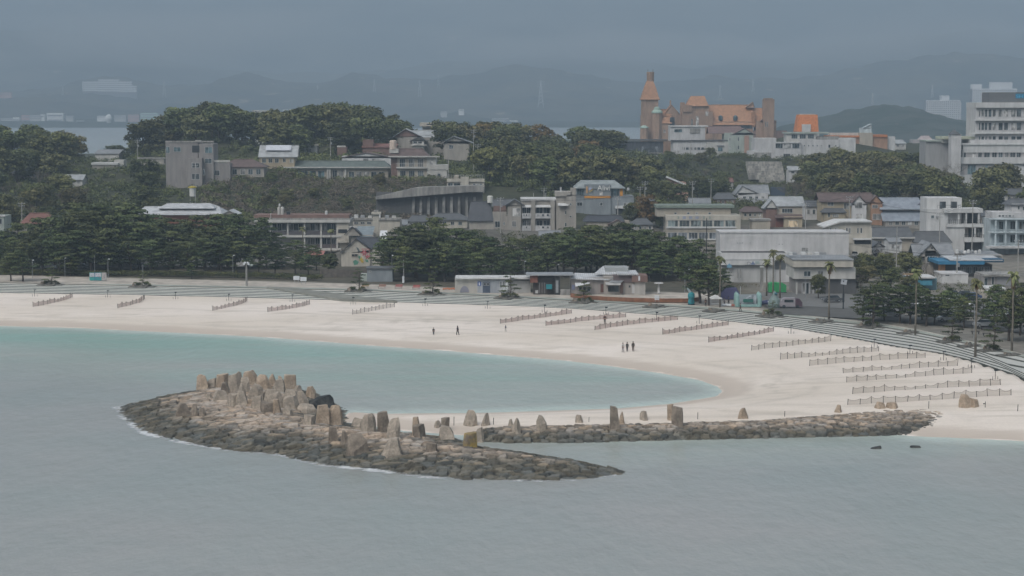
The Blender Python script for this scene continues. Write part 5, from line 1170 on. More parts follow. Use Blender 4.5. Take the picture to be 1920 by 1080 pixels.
# --- balcony hotel
b = Bd('balcony_hotel', 'cream three storey hotel with deep balconies behind the left grove', 'hotel', 580, 500, 540)
b.body((476, 416, 632, 520), 12, GREYW, 1.8); b.body((632, 416, 654, 455), 14, CREAM, -.3, 'end_block', 0); b.body((632, 455, 652, 520), 12, CREAM, 1.0, 'end_base'); b.box('dark_opening', (634, 430, 651, 437), -.36, -.3, DARKM)
b.slab((476, 412.5, 656, 417.5), .9, OFFW, 0, 'roof_edge', 14); b.box('roof_deck', (476, 403, 655, 409), 3.5, 12, BRNW); b.slab((476, 409, 655, 413), .2, CONC, 0, 'parapet', .3)
for yb_ in (441, 465.5): b.slab((518 if yb_ == 441 else 568, yb_, 640, yb_ + 4), .5, OFFW, 0, 'balcony_floor', 1.8)
for px in (507, 538, 569.5, 600.5, 630.5):
    b.box('partition', (px, 417, px + 3, 441), -.2, 1.8, OFFW)
    if px > 560: b.box('partition', (px, 445, px + 3, 466), -.2, 1.8, OFFW)
for a, c_ in ((511, 537), (541, 569), (573, 600), (604, 630)):
    b.row((a, 419, c_, 432), 3, .9, dep=1.8, mull=1); b.box('balustrade', (a, 433, c_, 440.5), -.05, .02, plain((.085, .08, .085), .8))
    if a > 570: b.row((a, 446, c_, 458), 3, .9, dep=1.8); b.box('balustrade', (a, 458, c_, 465.5), -.05, .02, plain((.085, .07, .07), .8))
b.row((600, 470, 636, 474), 3, .8, dep=1.0)
for px, t, bb, w in ((523, 388, 405, 6), (529.5, 388, 405, 6.5)): b.tank(px, t, bb, w, OFFW, 6)
b.tank(524, 382, 387, 4, WHITE, 6, 'dish'); b.tank(612, 395, 402, 5, WHITE, 4, 'dish'); b.box('equipment', (537, 397, 543, 405), 5, 7, DARKM)
b.box('aerial', (507, 400, 508, 409), 3, 3.3, RAIL); b.slab((569, 469, 632, 471), 2.5, TAUPE, 0, 'awning')
b = Bd('red_kiosk', 'low kiosk with faded red awning below the balcony hotel', 'kiosk', 590, 500, 500); b.body((573, 477, 604, 500), 5, TAUPE); b.shed((570, 470, 606, 478), 4, plain((.36, .16, .13), .8), ov=1.2, name='awning'); b.row((576, 482, 602, 492), 3, .7)
# buildings behind between hotel and mural house
b = Bd('concrete_annex', 'long pale concrete block with roof vents behind the chimney tower', 'building', 690, 440, 560); b.body((655, 412, 750, 440), 10, CREAM); b.slab((654, 409, 752, 413), .4, CONC); b.row((662, 416, 698, 420), 3, .7)
for k, px in enumerate((664, 676, 690, 706, 722, 735)): b.box('roof_vent', (px, 403 + k % 3, px + 7, 410), 2, 4, [WHITE, STEEL, OFFW][k % 3])
b = Bd('chimney_tower', 'square cream chimney tower with flared cap beside the mural house', 'chimney', 704.5, 447, 545); b.body((699, 402, 710.5, 447), 1.9, CREAM, name='shaft'); b.box('cap', (696, 398, 714, 402), -.5, 2.4, CREAM); b.box('flue', (701, 394, 709, 398), .3, 1.6, CONC)
b = Bd('blue_roof_hall', 'hall with pale blue grey roof between the hotel and chimney', 'building', 680, 452, 533); b.body((658, 441, 700, 452), 8, TAUPE); b.shed((661, 424, 698, 443), 10, roofm((.22, .26, .28))); b.roof_front(645, 660, 678, 424, 440, 3, RBK, dep0=-1, gable=TAUPE); b.slab((655, 424, 670, 427), 1, OFFW)
b.shed((711, 432, 724, 448), 5, plain((.6, .61, .62), .5), dep0=-2, name='white_canopy')
# mural house
b = Bd('mural_house', 'cream gabled house with painted flowers on its front wall', 'house', 677, 500, 500)
b.body((640, 474, 694, 500), 9, CREAM); b.roof_front(637, 668, 697, 447, 474, 9, RBK, gable=CREAM, ov=.5, pye2=467); b.roof_side((668, 446, 712, 466), 9, RBK, dep0=.8, ov=.1); b.body((694, 466, 713, 500), 8, CREAM, .8, 'rear_wing'); b.wins([(659, 476, 671, 481)], frame=BEIG)
def blot(bd, pts, mat, name, dep=-.02, th=.015):
    P = [bd.uz(x, y, dep) for x, y in pts]; mb = MB(); mb.prism(P, dep - th, dep); return mb.build(name, mat, bd.root)
RD = plain((.42, .10, .12), .8); GN = plain((.10, .25, .18), .8); YL = plain((.50, .36, .05), .8); PK = plain((.42, .24, .22), .8); DK = plain((.10, .13, .14), .8)
def flower(cx, cy, r, n, mat, name, dep, ph=0):
    blot(b, [(cx + r * (1 + .45 * math.cos(n * t * .1047)) * math.cos(t * .1047 + ph), cy + r * (1 + .45 * math.cos(n * t * .1047)) * math.sin(t * .1047 + ph)) for t in range(0, 60, 2)], mat, name, dep)
flower(683, 474, 4.5, 6, RD, 'painted_flower', -.06); flower(689, 482, 3.5, 5, RD, 'painted_flower', -.08, 1); flower(683, 474, 1.6, 5, PK, 'painted_centre', -.1)
flower(677, 486, 3.2, 5, YL, 'painted_flower', -.05); flower(679, 490, 2.6, 7, YL, 'painted_flower', -.09); blot(b, [(668, 463), (672, 465), (675, 471), (672, 472), (669, 467)], DK, 'painted_leaf', -.04); blot(b, [(672, 478), (676, 481), (675, 487), (672, 483)], GN, 'painted_leaf', -.07)
blot(b, [(662, 490), (667, 487), (673, 491), (670, 496), (664, 497)], GN, 'painted_leaf', -.045); blot(b, [(684, 486), (690, 487), (691, 492), (686, 491)], GN, 'painted_leaf', -.055); blot(b, [(678, 466), (693, 466), (693, 486), (691.5, 486), (691.5, 468), (678, 468)], PK, 'painted_border', -.035)
b = Bd('grey_shed', 'grey flat sided shed behind a dark fence near the mural house', 'shed', 712, 530, 454); b.body((688, 504, 736, 530), 5, BLUW, name='wall'); b.slab((686, 502, 738, 505), .3, RDK, back=5, name='roof'); b.wins([(692, 507, 696, 510)]); b.body((676, 514, 688, 530), 3, GRNW, 1, 'side_block')
b = Bd('board_fence', 'dark weathered board fence left of the grey shed', 'fence', 660, 522, 466); b.body((600, 505, 690, 522), .3, plain((.13, .115, .10), .9, var=.4), name='boards', down=1)
# --- small houses centre-left
b = Bd('dark_roof_house', 'dark hipped roof house at the foot of the buttressed wall', 'house', 835, 430, 585); b.body((806, 411, 876, 430), 8, CREAM); b.roof_side((800, 400, 880, 412), 8, RDK, hip=.25); b.row((812, 415, 870, 422), 4, .5)
b = Bd('steep_roof_house', 'house with tall steep dark slate roof left of the taupe flats', 'house', 905, 430, 575); b.body((880, 413, 925, 430), 8, TAUPE); b.roof_side((876, 378, 925, 414), 8, RBK, hip=.12); b.tank(919, 367, 380, 11, plain((.56, .56, .52), .6), 3); b.slab((926, 386, 948, 394), .2, BRNW)
# --- taupe apartments
b = Bd('taupe_apartments', 'taupe apartment block with white balconies and a stair tower', 'apartments', 1000, 448, 600)
b.body((921, 405, 952, 460), 9, TAUPE, 0); b.body((951.5, 385, 977, 460), 11, TAUPE, -.8, 'gable_bay'); b.roof_front(947, 964, 984, 374, 385, 8, RDK, dep0=-.8, gable=TAUPE, ov=.7); b.roof_side((922, 374, 962, 387), 9, RDK, dep0=1); b.body((924, 387, 950, 405), 8, BRNW, 1.4, 'roof_terrace'); b.slab((923, 397, 950, 405), .1, TAUPE, 0, 'terrace_rail', .2)
b.wins([(928, 414.5, 938, 426), (943.5, 416, 947, 422), (928, 440, 938, 448)]); b.wins([(961, 390, 976, 405), (960, 414, 968, 425)], dep=-.8)
b.body((977, 374, 1044, 460), 11, TAUPE, .9); b.slab((976, 372.5, 1044, 376), .5, WHITE, .9, 'roof_edge', 11)
for px in (995.5, 1032): b.box('pier', (px, 376, px + 8, 445), -.6, .9, TAUPE)
for (a, c_) in ((979, 995.5), (1004, 1032.5)):
    for (t_, b_) in ((387, 402), (412, 425)):
        b.row((a + .5, t_ + 1, c_ - .5, b_), 2, .85, dep=.9)
        b.box('balcony', (a, b_ - 2, c_, b_ + 7), -.9, -.8, WHT2); b.slab((a, b_ + 6.5, c_, b_ + 8), .8, WHT2, 0, 'balcony_floor', .9)
        b.row((a + 1, b_ - .5, c_ - 1, b_ + 3), 3, .45, dep=-.92, frame=STEEL, fw=.04)
    b.shed((a, 384, c_ + .5, 388), 1.0, WHITE, -.4, ov=.6, name='canopy')
b.body((1043, 362, 1063, 460), 10, TAUPE, -.6, 'stair_tower'); b.slab((1041, 360, 1072, 368), .6, TAUPE, -.6, 'tower_top', 9); b.body((1062, 366, 1080, 460), 10, TAUPE, -1.2, 'east_bay'); b.slab((1070, 353, 1080, 367), .0, TAUPE, -1.2, 'roof_block', 4)
b.wins([(1068, 381, 1071.5, 384.5), (1068, 404, 1071.5, 407.5), (1068, 426, 1071.5, 429.5)], dep=-1.2); b.wins([(1059, 395, 1063, 402), (1059, 417, 1063, 425)], dep=-.6); b.shed((1046, 378, 1066, 385), 1.6, WHITE, -1.2, ov=.9, name='canopy'); b.box('aerial', (1050, 351, 1053, 361), 0, .4, RAIL)
b.box('aerial', (1000, 362, 1000.6, 373), 3, 3.2, RAIL); b.box('aerial', (1023, 362, 1023.6, 373), 3, 3.2, RAIL); b.shed((983, 434, 1012, 445), 4, RWH, -4, name='lean_to_roof')
# --- grey blue building with lettering
b = Bd('grey_blue_building', 'grey blue building with orange band and white roof lettering', 'building', 1132, 405, 640)
b.body((1080, 368, 1188, 420), 12, BLUW); b.body((1080, 351, 1170, 368.3), 12, BLUW, .01, 'top_floor', 0); b.body((1096, 346, 1145, 420), 12, BLUW, -.6, 'front_bay')
x0, z0 = b.uz(1077, 352); x1, _ = b.uz(1172, 352); xa, z1 = b.uz(1090, 339, 3); xb, _ = b.uz(1154, 339, 3); mb = MB(); A = [(x0, -.9, z0), (x1, -.9, z0), (x1, 12.5, z0), (x0, 12.5, z0)]; T_ = [(xa, 3, z1), (xb, 3, z1), (xb, 9.5, z1), (xa, 9.5, z1)]
mb.add(A + T_ + [(x, y, z - .3) for x, y, z in A], [(0, 1, 5, 4), (1, 2, 6, 5), (2, 3, 7, 6), (3, 0, 4, 7), (4, 5, 6, 7), (11, 10, 9, 8), (0, 8, 9, 1), (1, 9, 10, 2), (2, 10, 11, 3), (3, 11, 8, 0)]); mb.build('roof', roofm((.27, .30, .30)), b.root)
b.box('roof_bay', (1096, 345.5, 1144, 352), -.95, 1.5, BLUW); b.box('orange_band', (1096, 367.5, 1145, 371.5), -.72, -.6, ORNG); b.box('orange_post', (1162.5, 352, 1167.5, 367.5), -.12, 0, ORNG); b.box('orange_strip', (1099, 350, 1102, 362), -1.05, -.95, plain((.5, .3, .15), .7))
b.wins([(1081.5, 352.5, 1095, 366), (1145.5, 353, 1161, 367.5)], glass=GLASSB, mull=2, frame=STEEL); b.wins([(1081, 379, 1092, 386), (1169, 380, 1180, 386)]); b.wins([(1124, 359, 1130.5, 366), (1124.5, 379.5, 1130, 385.5)], dep=-.6, mull=0)
b.box('canopy', (1154, 386, 1179, 391), -1.2, 0, WHITE); b.box('shop_opening', (1155, 392, 1177, 402), -.1, 0, DARKM); b.tank(1178, 352, 357, 5, WHITE, 2, 'dish'); b.rail((1171, 356, 1187, 368), .2, STEEL); b.slab((1079, 367.6, 1189, 368.8), .15, STEEL)
x, z = b.uz(1120, 356.5, -1.0); text3d('lettering', 'Alivi', 2.5, (x, -1.02, z - .1), plain((.72, .72, .7), .5), b.root, .06)
blot(b, [(1104, 352), (1112, 352), (1105.5, 357), (1103.5, 357)], plain((.35, .38, .55), .6), 'emblem_stroke', -1.0, .05); blot(b, [(1104, 359), (1112, 353.5), (1112, 356), (1106, 360)], plain((.5, .38, .12), .6), 'emblem_stroke', -1.06, .05)
b = Bd('low_blue_house', 'dark blue grey roofed house below the grey blue building', 'house', 1150, 424, 585); b.body((1100, 414, 1180, 424), 8, BEIG); b.roof_side((1094, 404, 1172, 415), 8, RBK, hip=.08); b.roof_front(1140, 1158, 1176, 412, 421, 6, RBR, dep0=-3, gable=BEIG)
# --- pink house
b = Bd('pink_house', 'pink house with white sloping roof edge standing above the town', 'house', 1270, 380, 700); b.body((1248, 342, 1286, 380), 9, PINKW); b.body((1280, 347, 1290, 380), 6, PINKW, -.8, 'bay')
x0, z0 = b.uz(1246, 328.5, -.5); x1, z1 = b.uz(1288, 346, -.5); mb = MB(); mb.prism([(x0, z0), (x1, z1), (x1, z1 - .6), (x0, z0 - .6)], -.9, 9.5); mb.build('roof', plain((.62, .63, .63), .6), b.root); mb = MB(); xx0, zz0 = b.uz(1248, 331); xx1, zz1 = b.uz(1286, 346); zz2 = b.uz(1286, 349)[1]; mb.prism([(xx0, zz0 - .2), (xx1, zz1 - .3), (xx1, zz2), (xx0, zz2)], .003, 9); mb.build('gable', PINKW, b.root)
b.wins([(1269, 350, 1273, 356), (1269, 366, 1273, 373)], mull=0); b.wins([(1283, 352, 1289, 358)], dep=-.8); b.body((1228, 352, 1250, 380), 6, BRNW, 1, 'left_wing'); b.roof_side((1226, 346, 1252, 353), 6, RDK, dep0=1)
# --- cream two-tier inn
b = Bd('cream_inn', 'cream two storey inn with long window bands and set back top floor', 'inn', 1318, 460, 570)
b.body((1250, 411, 1388, 475), 12, CREAM, .6); b.slab((1249, 404, 1389, 413), .2, CREAM, .6, 'fascia', 12); b.body((1232, 391, 1370, 406), 9, BEIG, 5, 'set_back_floor', 0); b.slab((1230, 385, 1377, 390), .8, roofm((.20, .24, .20)), 5, 'roof', 9)
b.wins([(1234 + k, 398, 1239 + k, 402) for k in (30, 54, 70, 94)], dep=5); b.row((1251, 413, 1380, 425), 6, .88, dep=.6, mull=2, glass=glassm((.09, .11, .11))); b.slab((1249, 425.5, 1381, 428), .6, WHITE, .6, 'sill_band'); b.box('tile_band', (1250, 428, 1350, 435), .45, .6, BEIG); b.row((1251, 436, 1348, 448), 5, .88, dep=.6, mull=2, glass=glassm((.08, .09, .10))); b.slab((1249, 448, 1350, 450), .5, WHITE, .6, 'sill_band'); b.box('corner_pier', (1381, 406, 1388, 450), -.1, .6, CREAM)
for px in (1283, 1295, 1307): b.box('sign_panel', (px - 3, 405.5, px + 3, 410.5), .3, .4, plain((.28, .30, .38), .6))
for px in (1272, 1320, 1331): b.box('sign_panel', (px - 1.5, 405.5, px + 1.5, 410.5), .3, .4, plain((.25, .28, .25), .6))
# --- big white commercial building + canopy
b = Bd('white_commercial_building', 'large plain white walled commercial building by the promenade', 'building', 1470, 530, 456)
b.body((1350, 436, 1590, 540), 9, WHT2, 3); b.slab((1349, 434.5, 1591, 437), .15, WHT2, 3, 'roof_edge', 9); b.wins([(1502.5, 464, 1515, 471.5)], dep=3, mull=2); b.box('grille', (1535, 473, 1549, 484), 2.9, 3, STEEL)
b.body((1350, 474, 1480, 488), 6, WHT2, -2, 'upper_canopy', 0); b.slab((1354, 472.5, 1472, 474.5), .1, DRKW, -1.8, 'roof_line', 3); b.body((1352, 488, 1452, 497), 8, WHITE, -4.5, 'fascia_board', 0); b.slab((1352, 486.6, 1452, 488.2), .1, STEEL, -4.4, 'fascia_top'); b.body((1352, 497, 1452, 540), 7, wall((.46, .46, .45)), -3.6, 'shop_front'); b.slab((1352, 496.5, 1452, 498), .1, DRKW, -4.3, 'soffit', .6)
for k, px in enumerate((1383, 1387.5, 1392, 1406.5, 1461, 1467)): b.box('wall_mark', (px - .9, 454.5 if k < 4 else 457, px + .9, 456.5 if k < 4 else 459), 2.93, 3, STEEL)
for px in (1382, 1388): b.box('post', (px, 504, px + 1, 521), -4.4, -4.2, CONC)
x, z = b.uz(1404, 494, -4.6); mb = MB(); n = 20; V = []; 
for j in range(n):
    t = 2 * math.pi * j / n; V += [(x + .45 * math.cos(t), -4.6, z + .45 * math.sin(t)), (x + .30 * math.cos(t), -4.6, z + .30 * math.sin(t)), (x + .45 * math.cos(t), -4.5, z + .45 * math.sin(t))]
mb.add(V, [(3 * j, 3 * ((j + 1) % n), 3 * ((j + 1) % n) + 1, 3 * j + 1) for j in range(n)] + [(3 * j, 3 * j + 2, 3 * ((j + 1) % n) + 2, 3 * ((j + 1) % n)) for j in range(n)]); mb.build('ring_logo', STEEL, b.root)
blot(b, [(1407.5, 496), (1416, 496), (1411.8, 489)], plain((.16, .20, .32), .6), 'triangle_logo', -4.55); blot(b, [(1363, 499), (1372, 499), (1367.5, 493.5)], plain((.14, .30, .42), .6), 'triangle_logo', -4.55); b.box('logo_panel', (1363, 497.5, 1372, 502), -4.66, -4.52, plain((.16, .30, .40), .6)); b.box('panel', (1416, 489.5, 1424, 494.5), -4.6, -4.5, plain((.34, .40, .39), .6))
b.box('service_wall', (1449, 506, 1490, 525), -3, -2.7, WHT2, 2)
b = Bd('white_shop_house', 'white two storey shop with roof deck railing and dark ground floor', 'shop', 1525, 555, 424)
b.body((1488, 502, 1604, 523), 12, OFFW, 0, 'upper_wall', 0); b.slab((1487, 487.5, 1600, 501), 1.0, CREAM, 0, 'fascia', 12); b.slab((1486, 486, 1601, 488), 1.2, STEEL, 0, 'roof_line', 12); b.body((1492, 523, 1540, 555), 10, GREYW, .8, 'ground_floor'); b.body((1540, 523, 1604, 555), 10, DRKW, .8, 'ground_floor'); b.rail((1486, 478, 1600, 486), .3, STEEL, 40)
b.wins([(1507, 508, 1520, 518), (1533, 508, 1544, 522)]); b.row((1503, 530, 1532, 552), 4, .8, dep=.8); b.box('post', (1493, 530, 1495, 555), -.8, -.5, OFFW)
for k, px in enumerate((1478, 1487, 1503, 1515, 1528)): b.box('roof_clutter', (px, 473.5 + k % 2, px + 8, 478), 4, 6, [WHITE, STEEL, WHITE, OFFW, WHITE][k])
b = Bd('sloped_roof_office', 'cream office with gently sloped roof above the white shop', 'building', 1590, 470, 500)
b.body((1553, 428, 1634, 480), 10, CREAM); x0, z0 = b.uz(1544, 425, -.6); x1, z1 = b.uz(1576, 414.5, -.6); x2, z2 = b.uz(1635, 414.5, -.6); mb = MB(); mb.prism([(x0, z0), (x1, z1), (x2, z2), (x2, z2 - .35), (x1, z1 - .35), (x0, z0 - .35)], -.9, 10.5); mb.build('roof', WHITE, b.root)
mb = MB(); xx0, zz0 = b.uz(1553, 423); xx1, zz1 = b.uz(1576, 415.5); xx2, zz2 = b.uz(1634, 415.5); zb_ = b.uz(1553, 428.5)[1]; mb.prism([(xx0, zz0), (xx1, zz1), (xx2, zz2), (xx2, zb_), (xx0, zb_)], .002, 10); mb.build('gable', CREAM, b.root)
b.wins([(1556, 427, 1559, 435), (1565, 427, 1571, 436), (1586, 427, 1589.5, 437), (1591.5, 427, 1595, 437), (1607, 427, 1610, 437), (1613, 427, 1616.5, 437)], mull=0); b.box('garage_opening', (1602, 450, 1633, 458), -.05, 0, DARKM); b.slab((1600, 447, 1634, 450), 1, WHITE, 0, 'canopy'); b.body((1546, 440, 1583, 480), 6, WHITE, -4, 'left_wing'); 
# --- houses in the right row
b = Bd('white_gabled_house', 'white gabled house with grey tiles below the stone terraces', 'house', 1410, 385, 690); b.body((1384, 362, 1440, 385), 9, WHT2); b.roof_front(1378, 1392, 1422, 348, 365, 10, RGY, gable=WHITE, pye2=362); b.roof_side((1391, 347, 1444, 364), 10, RGY, dep0=.6); b.row((1390, 368, 1436, 375), 4, .5); b.box('water_panel', (1445, 351, 1472, 367), 6, 7, plain((.06, .08, .11), .6)); b.shed((1378, 370, 1444, 380), 4, RGY, -3, name='lower_roof')
b = Bd('brick_red_house', 'house of red brown and cream walls under a grey roof', 'house', 1468, 428, 585); b.body((1455, 385, 1504, 430), 9, BEIG); b.body((1436, 390, 1456, 430), 7, BRNW, -.8, 'red_block'); b.roof_side((1446, 369, 1510, 386), 10, RLG, dep0=0); b.roof_front(1432, 1447, 1460, 374, 391, 6, RLG, gable=OFFW, dep0=-.8); b.body((1470, 406, 1504, 430), 4, YELW, -3, 'porch'); b.shed((1454, 400, 1506, 408), 4, RBR, -3, name='porch_roof'); b.wins([(1466, 391, 1486, 399)], mull=3); b.wins([(1478, 413, 1496, 426)], dep=-3, glass=glassm((.30, .24, .16))); b.body((1455, 408, 1470, 430), 3, REDW, -1.5, 'entrance')
b = Bd('small_shed', 'small tan corrugated shed left of the red brown house', 'shed', 1430, 428, 575); b.body((1410, 414, 1444, 428), 6, BEIG, name='wall'); b.slab((1408, 411, 1446, 414), .3, CONC, back=6, name='roof')
b = Bd('yellow_twin_house', 'pale yellow house with brown tiled roof and white gabled bay', 'house', 1585, 415, 600)
b.body((1541, 376, 1642, 420), 10, YELW, .6); b.roof_side((1536, 362, 1640, 378), 10, RBR, dep0=.6, ov=.8); b.body((1598, 382, 1624, 420), 6, WHT2, -1.4, 'white_bay'); b.roof_front(1595, 1611, 1628, 366, 383, 7, RBR, gable=WHT2, dep0=-1.4); b.wins([(1603, 379, 1617, 390), (1605, 401, 1619, 413)], dep=-1.4, mull=1); b.body((1633, 380, 1654, 420), 8, ORAW, 0, 'orange_block'); b.roof_front(1630, 1643, 1657, 366, 380, 8, RBR, gable=ORAW, dep0=0); b.wins([(1552, 379, 1563, 386), (1582, 381, 1592, 392)], dep=.6); b.wins([(1635, 384, 1646, 390), (1636, 401, 1652, 412)])
b.body((1546, 397, 1584, 420), 4, YELW, -2.8, 'porch'); b.roof_side((1542, 391, 1588, 398), 4, RDK, dep0=-2.8, hip=.1); b.wins([(1552, 399, 1556.5, 407), (1561, 401, 1572, 407)], dep=-2.8, mull=2)
b = Bd('blue_grey_roof_house', 'two storey house with blue grey metal roofs, second from the white modern one', 'house', 1695, 425, 600)
b.body((1656, 390, 1726, 425), 10, WHT2, .8); b.roof_side((1650, 371, 1733, 392), 10, roofm((.26, .29, .33)), ov=.9, hip=.04); b.shed((1655, 394, 1735, 414), 4, roofm((.24, .27, .31)), -3, name='lower_roof'); b.body((1660, 413, 1728, 428), 3.5, TAUPE, -3, 'ground_floor'); b.row((1664, 415, 1724, 422), 5, .6, dep=-3); b.row((1676, 396, 1704, 402), 3, .8, dep=.8); b.roof_front(1712, 1730, 1750, 376, 392, 8, roofm((.21, .22, .26)), gable=TAUPE, dep0=1.5)
b = Bd('tiled_long_house', 'long old house with dark tile roofs behind the garden trees', 'house', 1710, 470, 545)
b.body((1640, 446, 1720, 475), 9, BEIG, 1); b.roof_side((1634, 426, 1716, 447), 10, RDK, hip=.06, dep0=1, ov=.8); b.body((1722, 452, 1780, 475), 9, CREAM, -1); b.roof_side((1714, 434, 1786, 454), 10, RDK, hip=.12, dep0=-1, ov=.8); b.row((1644, 452, 1664, 464), 2, .8, dep=1); b.row((1740, 458, 1776, 466), 4, .8, dep=-1); b.box('orange_panel', (1737, 457, 1743, 470), -1.1, -1, plain((.4, .22, .12), .8)); b.slab((1634, 445, 1716, 447.5), .9, OFFW, 1, 'gutter')
b = Bd('white_modern_house', 'white modern terraced house stepping down with black windows', 'house', 1790, 478, 548)
b.body((1738, 371, 1801, 480), 9, WHITE, 3); b.body((1738, 392, 1776, 480), 6, WHITE, 1.2, 'left_block'); b.slab((1770, 391, 1843, 399), 1.0, WHITE, 1.2, 'terrace_wall', 6); b.body((1776, 399, 1838, 420), 5, TAUPE, 3.4, 'recess_wall', 0); b.body((1775, 420, 1848, 426), 5, WHITE, .4, 'balcony_band', 0); b.body((1776, 426, 1808, 480), 6, WHITE, .8, 'lower_block'); b.body((1808, 426, 1855, 448), 5, TAUPE, 3.0, 'recess_wall', 0); b.body((1808, 446, 1856, 454), 5, WHITE, -.2, 'balcony_band', 0); b.body((1812, 454, 1856, 480), 5, DRKW, 2.6, 'garage')
b.wins([(1762, 378, 1773, 391), (1783, 378, 1794, 391)], dep=3, frame=DARKM); b.wins([(1745.5, 403.5, 1751.5, 409), (1754.5, 404, 1760, 412)], dep=1.2, mull=0); b.wins([(1785, 400, 1796, 419), (1799, 400, 1810, 419), (1813, 400, 1833, 419)], dep=3.4, frame=DARKM); b.wins([(1816, 428, 1827, 446), (1832, 428, 1842, 446), (1845, 428, 1855, 446)], dep=3.0, frame=DARKM)
for px in (1796.5, 1810.5, 1834): b.box('column', (px, 399, px + 2.5, 420), .6, .9, WHITE)
for px in (1827, 1842): b.box('column', (px, 427, px + 2.5, 447), .1, .4, WHITE)
b.rail((1758, 384.5, 1801, 391), .6, DARKM); b.rail((1776, 412, 1842, 420), .35, DARKM); b.rail((1808, 439, 1856, 446), -.25, DARKM)
b.box('blue_sheet', (1842, 409, 1856, 425), 4, 4.3, plain((.06, .09, .16), .7)); FOOTP.append((b.P.x, 555, 12, 10))
b = Bd('pale_blue_hotel', 'pale blue white hotel with column balconies at the right edge', 'hotel', 1900, 476, 538)
b.body((1858, 411, 1960, 480), 10, PALEB, 2.2); b.body((1862, 398, 1960, 411), 9, WHT2, 1.5, 'parapet_floor', 0); b.body((1897, 382, 1960, 398.5), 8, WHT2, 3, 'penthouse', 0); b.roof_side((1893, 373, 1965, 384), 8, RDK, dep0=3, hip=.1)
for y in (410, 435, 461): b.slab((1856, y, 1960, y + 2.2), .3, PALEB, 0, 'balcony_floor', 2.2)
for px in (1866, 1885, 1904.5, 1924): b.box('column', (px, 411, px + 1.8, 464), -.1, .2, PALEB)
for y in (415, 440): b.wins([(1873, y, 1881, y + 15), (1894, y, 1904, y + 15), (1911, y, 1922, y + 15)], dep=2.2, frame=PALEB)
b.rail((1857, 430, 1960, 435), -.2, PALEB, 30); b.rail((1857, 456, 1960, 461), -.2, PALEB, 30); b.row((1871, 403, 1903, 406.5), 5, .7, dep=1.5); b.wins([(1908, 386, 1912, 393), (1917, 387, 1922, 394)], dep=3, mull=0); b.slab((1850, 462, 1960, 466), 2, WHT2, 0, 'ground_canopy')
b = Bd('grey_gabled_house', 'grey house with tall pointed gable and big curtained window', 'house', 1745, 515, 476)
b.body((1735, 470, 1758, 522), 10, TAUPE, 0); b.roof_front(1722, 1746, 1764, 455, 479, 10, RGY, gable=TAUPE, ov=.5); b.body((1758, 480, 1784, 522), 9, TAUPE, .8, 'right_wing'); b.roof_side((1744, 456, 1792, 482), 10, RGY, dep0=.8); b.body((1720, 482, 1736, 522), 8, GREYW, 1, 'left_wing'); b.roof_side((1714, 458, 1742, 484), 8, RGY, dep0=1.2); b.wins([(1738, 480, 1757.5, 492)], mull=3); b.box('gable_vent', (1746, 463, 1749, 467), -.05, 0, DARKM)
b = Bd('blue_canopy_shop', 'flat roofed shop with long blue canopy edge and roof clutter', 'shop', 1820, 515, 466); b.body((1765, 496, 1860, 520), 10, DRKW, 1.5); b.body((1762, 492, 1772, 520), 1.5, plain((.42, .22, .11), .8), 0, 'orange_pier', 2); b.box('canopy', (1760, 490, 1846, 496), -1.5, 10, BLUE); b.box('canopy_edge', (1846, 486, 1882, 492), -1.2, 8, plain((.04, .10, .16), .7)); b.shed((1782, 479, 1880, 487.5), 9, RWH, -1, name='metal_roof'); b.row((1790, 500, 1856, 512), 6, .8, dep=1.5, frame=STEEL)
for k in range(7): b.tank(1795 + k * 7, 468 + (k % 3), 475, 6, [WHITE, STEEL, WHITE][k % 3], 4, 'roof_clutter')
b = Bd('grey_roof_row', 'long grey roofed row between the canopy shop and pale blue hotel', 'building', 1840, 490, 510); b.body((1815, 478, 1880, 490), 8, TAUPE); b.shed((1812, 470, 1876, 479), 8, RGY)
b = Bd('white_box_store', 'plain white box building above a dark hedge', 'building', 1790, 535, 450); b.body((1766, 514, 1815, 535), 8, WHITE); b.box('vent_slot', (1773, 515.5, 1780, 517), -.05, 0, DARKM); b.slab((1765, 513, 1816, 515), .1, WHT2, back=8, name='roof_edge')
b = Bd('blue_awning_shop', 'small shop with blue awning and red roof line near the palms', 'shop', 1735, 545, 433); b.body((1706, 522, 1756, 548), 7, TEAL if False else wall((.13, .22, .25)), 1); b.slab((1708, 519.5, 1754, 522), 1.0, WHITE, 0, 'roof_edge', 7); b.box('blue_awning', (1718, 526, 1748, 535), -.8, -.6, plain((.06, .22, .30), .7)); b.slab((1694, 513, 1727, 515), .4, plain((.34, .24, .14), .8), 3, 'yellow_beam'); b.slab((1700, 515, 1722, 520), .2, REDW, 3, 'red_fascia'); b.box('white_post', (1702, 516, 1704.5, 545), -1, -.8, WHITE)
b = Bd('grey_garage', 'low grey garage with flat slab roof at the right edge', 'building', 1880, 535, 440); b.body((1842, 518, 1910, 540), 8, GREYW); b.slab((1846, 515, 1916, 518.5), .8, CONC, back=8, name='roof'); b.box('shutter', (1870, 520, 1903, 535), -.06, 0, plain((.25, .25, .26), .6)); b.wins([(1845, 521, 1852, 535), (1859, 519, 1864, 533)], mull=0); b.rail((1842, 506, 1876, 516), 1, STEEL)
b = Bd('stone_annex', 'tan stone walled hut with white roof behind the right pines', 'hut', 1865, 560, 416); b.body((1839, 546, 1886, 562), 6, BEIG); b.slab((1850, 540, 1886, 543), .6, WHITE, back=6, name='roof'); b.body((1850, 543, 1884, 548), 5, BEIG, 1, 'upper_wall', 0)
